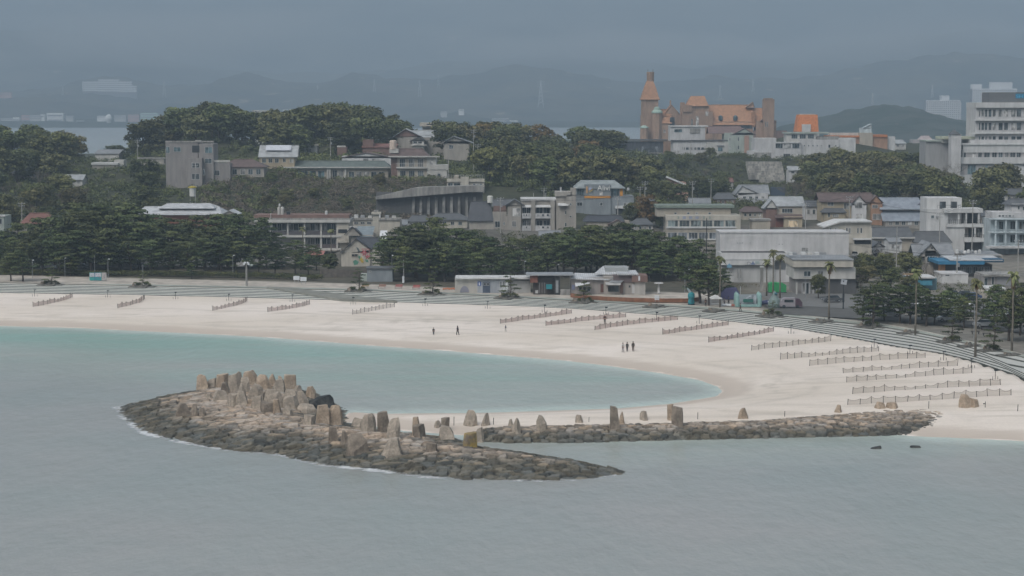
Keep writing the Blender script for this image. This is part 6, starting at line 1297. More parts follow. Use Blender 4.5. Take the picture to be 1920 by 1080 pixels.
# --- tall white hotel far right
b = Bd('tall_white_hotel', 'tall white hotel with rows of dark windows and grey sign storey', 'hotel', 1880, 360, 760)
b.body((1830, 196, 1990, 262), 16, WHT2, 6); b.body((1855, 173, 1990, 194), 12, plain((.13, .135, .14), .7), 8, 'sign_storey', 0); b.slab((1831, 192, 1990, 202), 1.2, WHITE, 6, 'top_band', 16)
for y in (224, 248.5): b.slab((1828 if y < 230 else 1820, y, 1990, y + 2.5), 1.6, WHITE, 6, 'balcony_band')
for y in (205, 230, 255.5):
    for a, c_ in ((1835, 1838), (1840, 1845), (1846.5, 1851), (1853.5, 1859), (1861, 1867), (1872, 1880), (1882.5, 1890), (1896, 1904), (1906, 1915), (1920, 1930), (1932, 1942)): b.win((a, y, c_, y + 14), dep=6, mull=0, frame=WHT2)
b.body((1806, 270, 1990, 286), 20, WHITE, 2, 'podium_upper', 0); b.body((1800, 269, 1990, 272), 20, WHITE, 1.6, 'podium_band', 0); b.body((1800, 280, 1990, 296), 20, wall((.40, .385, .38)), 2.4, 'podium_middle', 0); b.body((1792, 295, 1990, 307), 20, WHITE, 1.2, 'podium_band', 0); b.body((1793, 307, 1862, 328), 20, wall((.36, .35, .35)), 2, 'podium_lower', 0); b.body((1793, 328, 1856, 362), 20, WHITE, 1.5, 'podium_base'); b.body((1862, 307, 1990, 362), 20, WHITE, 2.2, 'podium_base')
b.body((1820, 262, 1990, 270), 18, WHT2, 3.5, 'podium_roof', 0)
for a, c_ in ((1801, 1805), (1807, 1811), (1823, 1830), (1834, 1841), (1845, 1856), (1860, 1869), (1872, 1880), (1884, 1891), (1894, 1904), (1906, 1914)): b.win((a, 282 if a > 1815 else 281, c_, 295), dep=2.4 if a > 1 else 0, mull=1)
b.wins([(1793.5, 308, 1797, 325), (1802, 308, 1804, 322), (1814, 309, 1829.5, 327), (1847, 309, 1852, 322)], dep=2.0, mull=2, glass=GLASSB); b.wins([(1800, 335, 1809, 338), (1819, 335, 1829, 338), (1834, 336, 1837, 339), (1807, 346, 1809, 358), (1833, 346, 1836, 358)], dep=1.5, mull=0)
b.body((1784, 252, 1800, 362), 5, WHT2, -1.0, 'bell_tower'); x0, z0 = b.uz(1783, 252, -1.4); x1, _ = b.uz(1801, 252, -1.4); mb = MB(); xm = (x0 + x1) / 2; zt = b.uz(1792, 242, 1.5)[1]; mb.add([(x0, -1.4, z0), (x1, -1.4, z0), (x1, 4.4, z0), (x0, 4.4, z0), (xm, 1.5, zt)], [(0, 1, 4), (1, 2, 4), (2, 3, 4), (3, 0, 4), (3, 2, 1, 0)]); mb.build('tower_roof', RDK, b.root)
b.body((1767, 257, 1785, 268), 12, OFFW, 8, 'rear_wing', 0); b.slab((1767, 256, 1831, 261), .5, wall((.44, .46, .36)), 7, 'green_roof', 12); b.body((1736, 265, 1790, 345), 12, wall((.33, .33, .33)), 10, 'left_wing'); b.slab((1736, 263, 1778, 265.5), .8, GRNW, 10, 'roof', 12)
x, z = b.uz(1904.5, 184.3, 7.9); pl = plain((.03, .20, .38), .5); b.box('blue_sign', (1904, 175.5, 1990, 184.5), 7.85, 8, plain((.035, .15, .24), .6)); text3d('sign_letters', 'SH', 2.0, (x, 7.84, z + .15), plain((.06, .36, .60), .4), b.root, .05, 1.3)
x0, z0 = b.uz(1737, 371, -3); mb = MB(); mb.prism([(b.uz(1740, 372)[0], b.uz(1740, 372)[1]), (b.uz(1764, 340)[0], b.uz(1764, 340)[1]), (b.uz(1792, 326)[0], b.uz(1792, 326)[1]), (b.uz(1792, 365)[0], b.uz(1792, 365)[1]), (b.uz(1742, 376)[0], b.uz(1742, 376)[1])], 1, 4); mb.build('ramp_wall', TAUPE, b.root); mb = MB(); mb.tube([(b.uz(1764, 340, 1)[0], .8, b.uz(1764, 340)[1] + .1), (b.uz(1776, 331, 1)[0], .8, b.uz(1776, 331)[1] + .1), (b.uz(1792, 325, 1)[0], .8, b.uz(1792, 325)[1] + .1)], .35, 6); mb.build('ramp_coping', WHITE, b.root)
FOOTP.append((b.P.x - 6, 772, 40, 14))
# --- castle hotel
b = Bd('castle_hotel', 'brown brick castle like hotel with tall spire tower and orange roofs', 'hotel', 1330, 268, 1250)
BRK = wall((.37, .25, .18), .25); BRK2 = wall((.35, .235, .17), .25); OR2 = roofm((.40, .20, .10), .6); CG = plain((.30, .40, .34), .6)
def tower(px, pyt, pyb, wpx, mat, dep, n=8, name='tower', flare=1.0):
    x, z1 = b.uz(px, pyt, dep); z0 = b.uz(px, pyb, dep)[1]; r = wpx * 1250 / FP / 2; mb = MB(); mb.lathe([(r, z0), (r, z1)], n, (x, dep)); return mb.build(name, mat, b.root), x, r
def cone(px, prof, mat, dep, n=8, name='tower_roof'):
    x = b.uz(px, 200, dep)[0]; mb = MB(); mb.lathe([(w * 1250 / FP / 2, b.uz(px, y, dep)[1]) for w, y in prof], n, (x, dep)); return mb.build(name, mat, b.root)
tower(1218, 187, 275, 43, BRK2, 8, 4, 'main_tower'); cone(1218, [(50, 187.5), (50, 186), (46, 183), (30, 164), (17, 152)], OR2, 8, 4); cone(1219, [(14, 153), (15, 135), (14, 134.8)], BRK2, 8, 8, 'lantern')
for dx in (-4.5, 5): b.box('finial', (1219 + dx, 130, 1219.6 + dx, 136), 8, 8.4, DARKM)
tower(1232, 211, 275, 19, BRK, 2, 8, 'round_tower'); cone(1232, [(22, 212), (21, 209), (13, 206), (11, 202), (4, 200)], CG, 2, 10, 'copper_dome')
tower(1208, 240, 275, 16, BRK, -1, 8, 'round_tower'); cone(1208, [(18, 240), (16, 238), (5, 235)], CG, -1, 10, 'copper_dome')
b.body((1203, 216, 1260, 275), 12, BRK, 4); b.roof_side((1206, 205, 1256, 217), 12, OR2, dep0=4); b.body((1234, 230, 1258, 275), 6, BRK, 1, 'front_wing'); b.roof_side((1232, 214, 1260, 231), 8, OR2, dep0=1, name='front_roof')
b.body((1254, 215, 1280, 275), 12, BRK2, 5, 'middle_wall'); b.roof_front(1246, 1259, 1275, 196, 214, 12, OR2, dep0=5, gable=BRK); tower(1257, 188, 200, 3, BRK2, 8, 6, 'small_chimney'); b.box('window_strip', (1256, 220, 1265, 235), .9, 1.0, GLASS)
b.body((1276, 192, 1284, 212), 4, BRK2, 6, 'turret'); b.body((1280, 209, 1336, 275), 16, BRK2, 3, 'keep'); b.box('battlement', (1280, 197, 1297, 210), 2.2, 8, BRK2)
mb = MB(); A = [b.uz(1287, 199, 2.4), b.uz(1329, 199, 2.4), b.uz(1321, 180, 8), b.uz(1296, 180, 8)]; mb.add([(A[0][0], 2.4, A[0][1]), (A[1][0], 2.4, A[1][1]), (A[1][0], 19, A[1][1]), (A[0][0], 19, A[0][1]), (A[3][0], 8, A[3][1]), (A[2][0], 8, A[2][1]), (A[2][0], 13, A[2][1]), (A[3][0], 13, A[3][1])], [(0, 1, 5, 4), (1, 2, 6, 5), (2, 3, 7, 6), (3, 0, 4, 7), (4, 5, 6, 7), (3, 2, 1, 0)]); mb.build('mansard_roof', OR2, b.root)
b.body((1289, 199, 1329, 210), 14, BRK2, 3.6, 'attic', 0); b.body((1334, 228, 1412, 275), 14, BRK, 5, 'long_hall'); b.roof_side((1330, 197, 1414, 234), 16, OR2, dep0=5, ov=1); b.box('ridge_wall', (1334, 196, 1410, 201), 13, 14.5, BRK2); b.box('clerestory', (1336, 235, 1410, 241), 4.8, 5, GLASS); b.roof_front(1398, 1412, 1415, 191, 201, 4, BRK2, dep0=9, gable=BRK2); b.body((1410, 210, 1416, 238), 16, OR2, 4.6, 'fire_wall', 0)
for px in (1351, 1379): cone(px, [(8, 226), (8, 218), (2, 216)], GLASSB, 6.2, 10, 'round_dormer')
b.roof_side((1412, 203, 1442, 232), 16, OR2, dep0=5); b.body((1418, 226, 1455, 275), 12, BRK, 2.5, 'end_wing'); b.roof_front(1424, 1438, 1456, 212, 229, 10, BRK, dep0=2.5, gable=BRK)
b.body((1432, 186, 1451, 275), 7, BRK2, 0, 'square_tower'); b.slab((1434, 184, 1449, 187), .3, BRK2, 0, 'tower_cap', 7); b.row((1434, 228, 1441, 238), 2, .5); b.wins([(1296, 223, 1299, 236), (1305, 218, 1310, 236), (1323, 209, 1328, 217)], dep=3, mull=0); b.wins([(1237, 232, 1239, 240), (1244, 243, 1248, 249)], dep=1, mull=0); b.body((1412, 245, 1475, 275), 10, BRNW, 3, 'low_wing')
FOOTP.append((b.P.x + 20, 1258, 55, 14))
# --- flats before the castle
b = Bd('dark_flat_hotel', 'dark stained flat roofed block below the castle, left', 'building', 1210, 300, 960); b.body((1160, 266, 1244, 310), 12, wall((.10, .11, .125), .5)); b.slab((1155, 261.5, 1252, 264), 1, DRKW, name='roof', back=12); b.row((1187, 274, 1240, 285), 4, .85, glass=glassm((.10, .11, .12)), frame=DARKM); b.slab((1170, 286, 1244, 288), .6, CONC); b.body((1244, 266, 1258, 310), 10, BRK2, -1, 'brown_pier'); b.row((1170, 290, 1240, 297), 5, .7, frame=DARKM)
b = Bd('pale_flats', 'pale grey flats with small square windows before the castle', 'apartments', 1310, 330, 940)
b.body((1262, 265, 1346, 340), 14, WHT2); b.body((1325, 267, 1365, 340), 12, OFFW, -1.5, 'right_block'); b.slab((1258, 262.5, 1365, 265), .6, DRKW, name='roof_edge', back=12); b.body((1256, 237, 1322, 264), 10, WHT2, 2, 'upper_block', 0); b.slab((1256, 235.5, 1328, 238), .5, WHITE, 2, back=10); b.wins([(1264, 242, 1279, 248)], dep=2, glass=GLASSB); b.row((1278, 276, 1321, 281), 6, .8, mull=0); b.row((1304, 295, 1321, 299), 3, .8, mull=0)
b.wins([(1346, 276, 1355, 284), (1346, 294, 1355, 302)], dep=-1.5, glass=GLASSB); b.slab((1344, 272, 1358, 274), .5, STEEL, -1.5, 'canopy'); b.slab((1344, 290, 1358, 292), .5, STEEL, -1.5, 'canopy'); b.body((1262, 302, 1330, 345), 6, BRNW, -3, 'lower_annex')
b.box('stair_block', (1294, 241, 1312, 250), 1.7, 2, CONC)
b = Bd('green_white_house', 'pale green house with red brown roof right of the flats', 'house', 1385, 288, 985); b.body((1358, 249, 1412, 290), 10, GRNW); b.roof_side((1328, 237, 1392, 250), 10, roofm((.18, .12, .11)), dep0=1); b.roof_front(1372, 1396, 1416, 240, 252, 8, roofm((.2, .13, .12)), gable=GRNW); b.body((1396, 254, 1404, 290), 3, PINKW, -.6, 'pink_bay', 3); b.wins([(1367, 257, 1370, 264), (1383, 257, 1386, 264), (1367, 273, 1370, 280), (1383, 273, 1386, 280), (1408, 258, 1411, 266)], mull=0)
b = Bd('long_white_school', 'long white building with row of tiny windows below the orange funnel', 'building', 1500, 305, 900)
b.body((1415, 259, 1455, 312), 12, WHT2); b.body((1452, 268, 1502, 312), 12, WHT2, -.8, 'window_wing'); b.body((1500, 262, 1573, 312), 12, WHT2, .4, 'right_wing'); b.body((1475, 250, 1532, 268), 10, OFFW, 3, 'upper_floor', 0); b.slab((1472, 248, 1555, 250.5), .8, wall((.36, .40, .36)), 3, 'roof', 10); b.body((1573, 259, 1604, 285), 12, WHITE, 1, 'end_block'); b.body((1404, 283, 1420, 312), 8, WHT2, -1.5, 'left_annex'); b.body((1530, 256, 1574, 263), 9, CONC, 3, 'grey_floor', 0)
b.row((1482, 252, 1528, 260), 3, .75, dep=3, mull=2); b.row((1453, 269, 1500, 278), 3, .85, dep=-.8, mull=2); b.row((1467, 288, 1500, 300), 2, .8, dep=-.8, mull=2); b.slab((1454, 266, 1502, 268.5), .4, WHITE, -.8); b.wins([(1507 + k * 8, 271.5, 1509.5 + k * 8, 274.5) for k in range(5)] + [(1553, 271, 1557, 277), (1566, 271.5, 1568, 274.5), (1561, 289, 1563.5, 292.5), (1570, 290, 1574, 295)], dep=.4, mull=0)
b.box('railing_wall', (1414, 286, 1446, 300), -2.5, -2.3, CONC)
b = Bd('orange_funnel_building', 'bright orange tapered roof block rising behind the long white building', 'building', 1514, 255, 1000); x0, z0 = b.uz(1493, 247); x1, _ = b.uz(1535, 247); xa, z1 = b.uz(1498, 215); xb, _ = b.uz(1534, 215); mb = MB(); mb.add([(x0, 0, z0), (x1, 0, z0), (x1, 11, z0), (x0, 11, z0), (xa, 1.5, z1), (xb, 1.5, z1), (xb, 9, z1), (xa, 9, z1)], [(0, 1, 5, 4), (1, 2, 6, 5), (2, 3, 7, 6), (3, 0, 4, 7), (4, 5, 6, 7), (3, 2, 1, 0)]); mb.build('roof', plain((.58, .21, .08), .8, var=.3), b.root); b.body((1494, 247, 1536, 262), 10, OFFW, .3); b.box('white_block', (1504, 233, 1520, 247), -.6, 1.2, WHITE); b.slab((1500, 213.6, 1528, 216), -2, OFFW, 0, 'cap', 8)
b = Bd('orange_flat_building', 'low building with orange roof edges and stepped glass top', 'building', 1610, 268, 1010); b.body((1552, 255, 1664, 280), 12, ORAW); b.slab((1552, 254, 1614, 257.5), .6, ORG, name='roof_edge', back=12); b.slab((1636, 252.5, 1664, 257), .6, ORG, name='roof_edge', back=12); b.body((1612, 249, 1636, 280), 8, BEIG, -1, 'middle_block'); b.box('pale_wall', (1555, 249, 1612, 255), 3, 8, OFFW); b.box('glass_top', (1614, 240, 1634, 250), 1, 6, PALEB); b.roof_front(1618, 1634, 1635, 232, 240, 4, PALEB, dep0=1, gable=PALEB); b.body((1664, 256, 1678, 275), 6, WHITE, 2, 'white_end')
b = Bd('stone_terraces', 'pale stepped stone retaining terraces under the long white building', 'wall', 1440, 342, 850)
for k in range(9):
    y0 = 303 + k * 4.2; a0 = 1399 + k * .9; a1 = 1466 + k * .9; b.box('terrace', (a0 if k < 7 else 1424, y0, a1, y0 + 4.4), -k * 1.15, 2.2 - k * 1.15, wall((.40, .385, .35), .5), 5 if k == 8 else 1, plan=(k % 3 == 0))
# distant white hotels on the right
def far_hotel(label, px0, pyt, px1, pyb, d, floors, cols, tops):
    b = Bd('far_hotel', label, 'hotel', (px0 + px1) / 2, pyb, d, foot=False, group='far white hotels'); W_ = wall((.62, .64, .66), .1)
    b.body((px0, pyt, px1, pyb), 18, wall((.22, .25, .29), .1), 1.2, 'wall', 25); h = (pyb - pyt) / floors
    for k in range(floors): b.box('balcony_band', (px0 - .3, pyt + h * k, px1 + .3, pyt + h * (k + .55)), -.3, 1.2, W_)
    for k in range(cols + 1): x = px0 + (px1 - px0) * k / cols; b.box('partition', (x - .25, pyt, x + .25, pyb), -.1, 1.25, W_)
    for t in tops: b.box('roof_block', t, 3, 14, W_)
    return b
far_hotel('white terraced resort block on the wooded slope far behind, right', 1737, 188, 1800, 228, 2780, 10, 16, [(1765, 179, 1780, 189), (1796, 192, 1802, 225)])
far_hotel('taller white resort block partly hidden by the near hotel', 1824, 166, 1905, 240, 2780, 15, 20, [(1823, 158, 1841, 167), (1858, 154, 1898, 168)])
b = Bd('low_row', 'pale low roofs between the wooded hill and the bell tower', 'building', 1725, 268, 1150); b.body((1712, 262, 1760, 275), 10, wall((.40, .38, .38))); b.roof_side((1724, 255, 1750, 263), 8, roofm((.42, .36, .35)), hip=.2)
b = Bd('ridge_hotel', 'cream block with vertical ribs between the two wooded knolls', 'building', 492, 224, 1500, foot=False); b.body((474, 208, 511, 224), 14, wall((.50, .49, .44), .1), down=25); b.row((477, 211, 508, 222), 9, .4, mull=0, frame=STEEL); b.slab((473, 206.5, 512, 209), .4, OFFW)
def small_house(label, x0, x1, ye, yr, yb, d, wm, rm, hip=0.0, front=False, up=0):
    b = Bd('small_house', label, 'house', (x0 + x1) / 2, yb, d, group='small houses of the town'); w = x1 - x0
    b.body((x0 + 1.5, ye, x1 - 1.5, yb), 8, wm); 
    if front: b.roof_front(x0, (x0 + x1) / 2, x1, yr, ye, 8, rm, gable=wm)
    else: b.roof_side((x0, yr, x1, ye + 1), 8, rm, hip=hip, gable=None if hip else wm)
    n = max(2, int(w / 10)); h = (yb - ye); b.row((x0 + 3, ye + h * .25, x1 - 3, ye + h * .6), n, .55); b.box('air_conditioner', (x0 + w * .8, ye + h * .68, x0 + w * .8 + 3, ye + h * .9), -.5, 0, OFFW)
for a in [('grey tiled house below the pink one, left of two', 1196, 1232, 378, 370, 392, 640, TAUPE, RDK, .2), ('grey tiled house below the pink one, right of two', 1292, 1334, 380, 372, 394, 645, OFFW, RGY, 0), ('dark roofed house left of the white gabled one', 1340, 1380, 372, 362, 388, 670, BRNW, RDK, .15),
          ('low brown roofed house between the inn and the tan shed', 1390, 1432, 396, 388, 412, 620, BEIG, RBR, .2), ('white house with dark tiles just left of the twin yellow house', 1508, 1544, 386, 376, 412, 610, WHT2, RDK, 0), ('small grey roofed house among the garden trees, left', 1636, 1660, 462, 454, 478, 512, WHT2, RDK, 0, True),
          ('white walled house among the garden trees, right', 1666, 1692, 452, 446, 474, 520, WHITE, RGY, 0), ('brown house behind the blue grey roofs', 1726, 1760, 388, 378, 412, 640, TAUPE, RBR, .2), ('dark roofed house left of the dark slate one', 762, 806, 414, 404, 428, 590, OFFW, RDK, .2), ('cream house between the chimney tower and the dark roofs', 726, 764, 420, 412, 434, 575, CREAM, RGY, 0),
          ('tin roofed house below the taupe flats', 1010, 1052, 440, 433, 452, 556, WHT2, RGY, 0), ('grey roofed house below the grey blue building, right', 1184, 1226, 420, 410, 436, 570, TAUPE, RDK, .25), ('red roofed cottage on the slope left of the terraces', 1358, 1376, 340, 334, 350, 770, OFFW, RRD, 0), ('brown roofed house behind the left grove near the hall', 200, 246, 424, 414, 440, 552, TAUPE, RBR, .2),
          ('grey roofed house behind the left grove at the far left', 96, 140, 412, 402, 430, 560, OFFW, RGY, .2), ('dark roofed house on the far left hill', 20, 66, 322, 312, 336, 720, TAUPE, RDK, .2), ('pale roofed house on the far left hill', 118, 156, 336, 328, 350, 700, OFFW, RLG, 0), ('small white house on the ridge left of the castle', 1096, 1126, 262, 256, 274, 900, WHT2, RGY, 0),
          ('grey roofed house above the terrace building', 902, 934, 312, 304, 324, 740, TAUPE, RGY, 0), ('low white house right of the stone terraces', 1478, 1506, 318, 312, 330, 800, WHT2, RLG, 0), ('low roofs behind the orange edged building, left', 1676, 1700, 268, 262, 280, 1050, OFFW, RLG, .2), ('dark tiled house between the modern house and pale blue hotel', 1842, 1870, 404, 396, 424, 600, TAUPE, RDK, .2),
          ('grey house at the edge below the tall hotel', 1884, 1930, 364, 354, 382, 640, OFFW, RDK, .15)]: small_house(*a)
fit_land()
# ================================================================== beach front buildings and street things
b = Bd('beach_toilets', 'low pale beach toilet block with blue sign and white flat roof', 'building', 925, 551, 427, foot=False)
x0, x1, z0, z1 = b.rect((853, 523, 902, 549)); b.body((853, 523, 900, 549), 5.5, wall((.44, .42, .38)), .4, down=1.5); b.body((895, 525, 953, 551), 5, wall((.36, .38, .41)), .2, down=1.5); b.body((953, 526, 995, 552), 5, wall((.38, .38, .37)), .6, down=1.5); b.slab((853, 520.5, 994, 523.5), .5, WHITE, 0, 'roof', 6)
b.box('blue_sign', (895.5, 528, 902, 536), .1, .2, plain((.05, .09, .28), .5)); b.box('sign_figure', (897.6, 529.5, 899.8, 535), .07, .1, SIGNW); b.box('doorway', (905, 529, 919, 551), .12, .2, plain((.07, .09, .13), .6)); b.row((906, 530, 918, 535), 2, .85, dep=.12, frame=STEEL); b.row((936, 527, 953, 546), 3, .85, dep=.2, glass=glassm((.22, .23, .23)), mull=0)
x, z = b.uz(871, 541, .4); mb = MB(); rr = 1.05; mb.prism([(x + rr * math.cos(t * math.pi / 14), z - .9 + 1.5 * math.sin(t * math.pi / 14)) for t in range(15)], .3, .4); mb.build('arched_shutter', plain((.22, .22, .26), .7), b.root)
FOOTP.append((b.P.x, 437, 10, 6))
b = Bd('drinks_shack', 'dark wooden shack with red brown gable and teal counter', 'shack', 1030, 553, 423, foot=False); b.body((1000, 520, 1048, 553), 5, plain((.075, .065, .06), .8), .8, down=1.5); b.body((994, 516, 1008, 530), 4, REDW, -.2, 'red_gable', 0); b.slab((986, 515, 1076, 517), .8, STEEL, 0, 'roof', 6); b.body((1040, 518, 1050, 553), 3, plain((.05, .05, .05), .8), -.2, 'dark_panel', 1.5); b.box('teal_counter', (1024, 534, 1035, 542), -.8, .6, TEAL); b.box('pale_door', (1042, 526, 1047, 549), -.28, -.2, STEEL); b.box('white_crate', (1004, 545, 1009, 550), -1.4, -.6, WHITE); b.box('low_wall', (1051, 543, 1069, 556), -1.2, -.4, CONC, 1, plan=False)
for px in (1011, 1016, 1021): b.box('post', (px, 530, px + .6, 550), -.9, -.8, STEEL)
# curved roof beach house
b = Bd('beach_house', 'beach house with two curved silver roofs behind the terracotta deck', 'beach house', 1140, 552, 424, foot=False)
b.body((1071, 521, 1132, 552), 10, wall((.33, .30, .28)), 0, down=1.5); b.body((1132, 519, 1190, 552), 9, wall((.36, .33, .30)), -.6, 'east_wall', 1.5)
def arch(px0, px1, ptop, peave, dep0, dep1, name, ext=0):   # barrel roof: axis along x, profile rises away from the viewer
    xa, za = b.uz(px0, peave, dep0); xb, _ = b.uz(px1, peave, dep0); zt = b.uz(px0, ptop, (dep0 + dep1) * .5)[1]; n = 10; P = []
    for k in range(n + 1):
        t = k / n; y = dep0 + (dep1 - dep0) * t; P.append((y, za + (zt - za) * math.sin(math.pi * (.02 + .62 * t)) ))
    Q = [(y, z - .2) for y, z in reversed(P)]; vs = []; nb = len(P)
    mb = MB()
    V = [(xa, y, z) for y, z in P] + [(xb, y, z) for y, z in P] + [(xa, y, z - .2) for y, z in P] + [(xb, y, z - .2) for y, z in P]
    F = [(i, nb + i, nb + i + 1, i + 1) for i in range(nb - 1)] + [(2 * nb + i, 2 * nb + i + 1, 3 * nb + i + 1, 3 * nb + i) for i in range(nb - 1)] + [(0, 2 * nb, 3 * nb, nb)] + [(i, i + 1, 2 * nb + i + 1, 2 * nb + i) for i in range(nb - 1)] + [(nb + i, 3 * nb + i, 3 * nb + i + 1, nb + i + 1) for i in range(nb - 1)]
    mb.add(V, F); return mb.build(name, RWH, b.root)
def archx(px0, px1, ptop, peave, dep0, dep1, name, mat=RWH, f0=.0, f1=1.0):  # barrel with curve across x
    xa, za = b.uz(px0, peave, dep0); xb, _ = b.uz(px1, peave, dep0); zt = b.uz(px0, ptop, dep0)[1]; n = 12; mb = MB(); P = []
    for k in range(n + 1):
        t = f0 + (f1 - f0) * k / n; P.append((xa + (xb - xa) * k / n, za + (zt - za) * math.sin(math.pi * t)))
    V = [(x, dep0, z) for x, z in P] + [(x, dep1, z + 1.2) for x, z in P] + [(x, dep0, z - .25) for x, z in P] + [(x, dep1, z + .95) for x, z in P]; m = len(P)
    mb.add(V, [(i, i + 1, m + i + 1, m + i) for i in range(m - 1)] + [(2 * m + i, 3 * m + i, 3 * m + i + 1, 2 * m + i + 1) for i in range(m - 1)] + [(i, 2 * m + i, 2 * m + i + 1, i + 1) for i in range(m - 1)] + [(m + i, m + i + 1, 3 * m + i + 1, 3 * m + i) for i in range(m - 1)] + [(0, m, 3 * m, 2 * m), (m - 1, 3 * m - 1, 4 * m - 1, 2 * m - 1)]); return mb.build(name, mat, b.root)
def sweep(poly_front, poly_back, name, mat, th=.25):     # roof patch from photo corners: front edge (depth a) and back edge (depth b)
    (f, da), (k, db) = poly_front, poly_back; V = []
    for (x, y) in f: u, z = b.uz(x, y, da); V.append((u, da, z))
    for (x, y) in k: u, z = b.uz(x, y, db); V.append((u, db, z))
    n = len(f); V += [(x, y, z - th) for x, y, z in V]; mb = MB(); m = 2 * n
    F = [(i, i + 1, n + i + 1, n + i) for i in range(n - 1)] + [(m + i, m + n + i, m + n + i + 1, m + i + 1) for i in range(n - 1)] + [(i, m + i, m + i + 1, i + 1) for i in range(n - 1)] + [(n + i, n + i + 1, m + n + i + 1, m + n + i) for i in range(n - 1)] + [(0, n, m + n, m), (n - 1, m + n - 1, m + 2 * n - 1, 2 * n - 1)]
    mb.add(V, F); return mb.build(name, mat, b.root)
sweep(([(1070, 521), (1095, 522.2), (1120, 523), (1142, 523.5)], -.8), ([(1078, 511.5), (1100, 512), (1130, 513), (1158, 514.5)], 7), 'lower_roof', RWH)
sweep(([(1114, 512.5), (1135, 513.3), (1164, 514.5)], 2.5), ([(1131, 498.5), (1150, 498.6), (1179, 499.5)], 10), 'upper_roof', RWH); b.body((1135, 502, 1178, 520), 6, wall((.34, .35, .35)), 4.5, 'clerestory', 0)
sweep(([(1142, 524), (1150, 519), (1154, 515.5)], -.7), ([(1146, 521), (1153, 517), (1158, 514.4)], 6), 'roof_edge', STEEL)
b.body((1150, 516.5, 1192, 530), 8, plain((.14, .11, .11), .8), -.8, 'dark_fascia', 0); b.slab((1158, 513.3, 1197, 516), .8, RWH, -.8, 'flat_roof', 9); b.body((1185, 517, 1214, 529), 6, BRNW, -1.5, 'red_fascia', 0); b.body((1190, 529, 1210, 552), 6, wall((.42, .40, .37)), -1.0, 'storage_block', 1.5); b.box('plaque', (1197, 517.5, 1200, 526.5), -1.6, -1.5, SIGNW)
sweep(([(1142, 529), (1157, 529.5), (1164, 530)], -2.6), ([(1148, 524), (1162, 524.5), (1172, 523.5)], 0), 'porch_roof', STEEL, .12); b.slab((1136, 531.5, 1164, 534.5), 2.4, WHITE, -.6, 'awning'); b.box('window_front', (1140, 536, 1160, 547), -.7, -.6, GLASS); b.box('door', (1126, 533, 1134, 548), -.08, 0, plain((.12, .06, .05), .7)); b.box('red_post', (1163, 527, 1168, 550), -1.0, -.6, BRNW); b.box('round_window', (1179, 535, 1182, 539), -.68, -.6, DARKM); b.box('pale_door', (1185, 533, 1190, 550), -.75, -.6, WHT2); b.box('left_poster', (1072, 534, 1078, 543), -.08, 0, plain((.22, .24, .36), .7))
sweep(([(1079, 537), (1095, 533.5), (1106, 531)], -3.5), ([(1078, 530), (1092, 529.6), (1106, 529.3)], -.2), 'white_awning', plain((.6, .6, .6), .7), .08); b.row((1084, 537, 1108, 546), 3, .8)
FOOTP.append((b.P.x, 436, 13, 8))
b = Bd('terracotta_wall', 'low curved terracotta wall around the deck of the beach house', 'wall', 1190, 560, 410, foot=False)
mb = MB(); TP = [(1070, 549, 557), (1100, 552, 561), (1140, 553, 564), (1190, 555, 566), (1240, 557, 567), (1290, 559, 567), (1315, 556, 564)]; W0 = [gz(p[0], p[2], 3.45) - b.P for p in TP]
n = len(W0); V = [tuple(p) for p in W0] + [(p.x, p.y, p.z + .85) for p in W0] + [(p.x, p.y + .35, p.z + .85) for p in W0] + [(p.x, p.y + .35, p.z) for p in W0]
mb.add(V, [(i, i + 1, n + i + 1, n + i) for i in range(n - 1)] + [(n + i, n + i + 1, 2 * n + i + 1, 2 * n + i) for i in range(n - 1)] + [(2 * n + i, 2 * n + i + 1, 3 * n + i + 1, 3 * n + i) for i in range(n - 1)]); mb.build('wall', wall((.25, .12, .07), .25), b.root)
mb = MB(); V = [(p.x, p.y + .4, p.z + .12) for p in W0] + [(p.x, p.y + 6.5, p.z + .12) for p in W0]; mb.add(V, [(i, i + 1, n + i + 1, n + i) for i in range(n - 1)]); mb.build('deck', wall((.27, .15, .10), .25), b.root)
def simple(name, label, cat, px, py, z, parts, group=None, yaw=0):
    p = gz(px, py, z); r = empty(name, p, yaw, label, cat, group)
    for nm, fn, mt in parts: mb = MB(); fn(mb); mb.build(nm, mt, r)
    return r
simple('parasol_table', 'white round topped stand on the terracotta deck', 'parasol', 1235, 550, 3.5, [('pole', lambda m: m.tube([(0, 0, 0), (0, 0, 2.3)], [.35, .16], 8), WHT2), ('top', lambda m: m.lathe([(1.1, 2.3), (1.0, 2.45), (.1, 2.5)], 12), WHT2)])
simple('notice_board', 'small white stacked notice board on the deck wall', 'sign', 1232, 570, 3.4, [('post', lambda m: (m.tube([(-.4, 0, 0), (-.4, 0, 1.4)], .04, 5), m.tube([(.4, 0, 0), (.4, 0, 1.4)], .04, 5)), STEEL), ('board', lambda m: [m.box(-.55, .45, -.06, 0, z, z + .28) for z in (.9, 1.25, 1.6)], SIGNW)])
simple('teal_statue', 'teal painted upright figure with raised grey arm on the promenade', 'statue', 1296, 571, 3.42, [('body', lambda m: m.lathe([(.65, 0), (.75, .5), (.6, 1.2), (.8, 1.8), (.7, 2.4), (.25, 2.75)], 10), TEAL), ('arm', lambda m: m.tube([(-.1, 0, 2.5), (-.6, 0, 3.2), (-.9, 0, 3.6)], [.3, .22, .12], 8), plain((.3, .36, .38), .6)), ('base', lambda m: m.lathe([(.8, 0), (.8, .12)], 12), DARKM), ('front_panel', lambda m: m.box(-.2, .2, -.82, -.6, .5, 1.6), plain((.02, .12, .15), .6))])
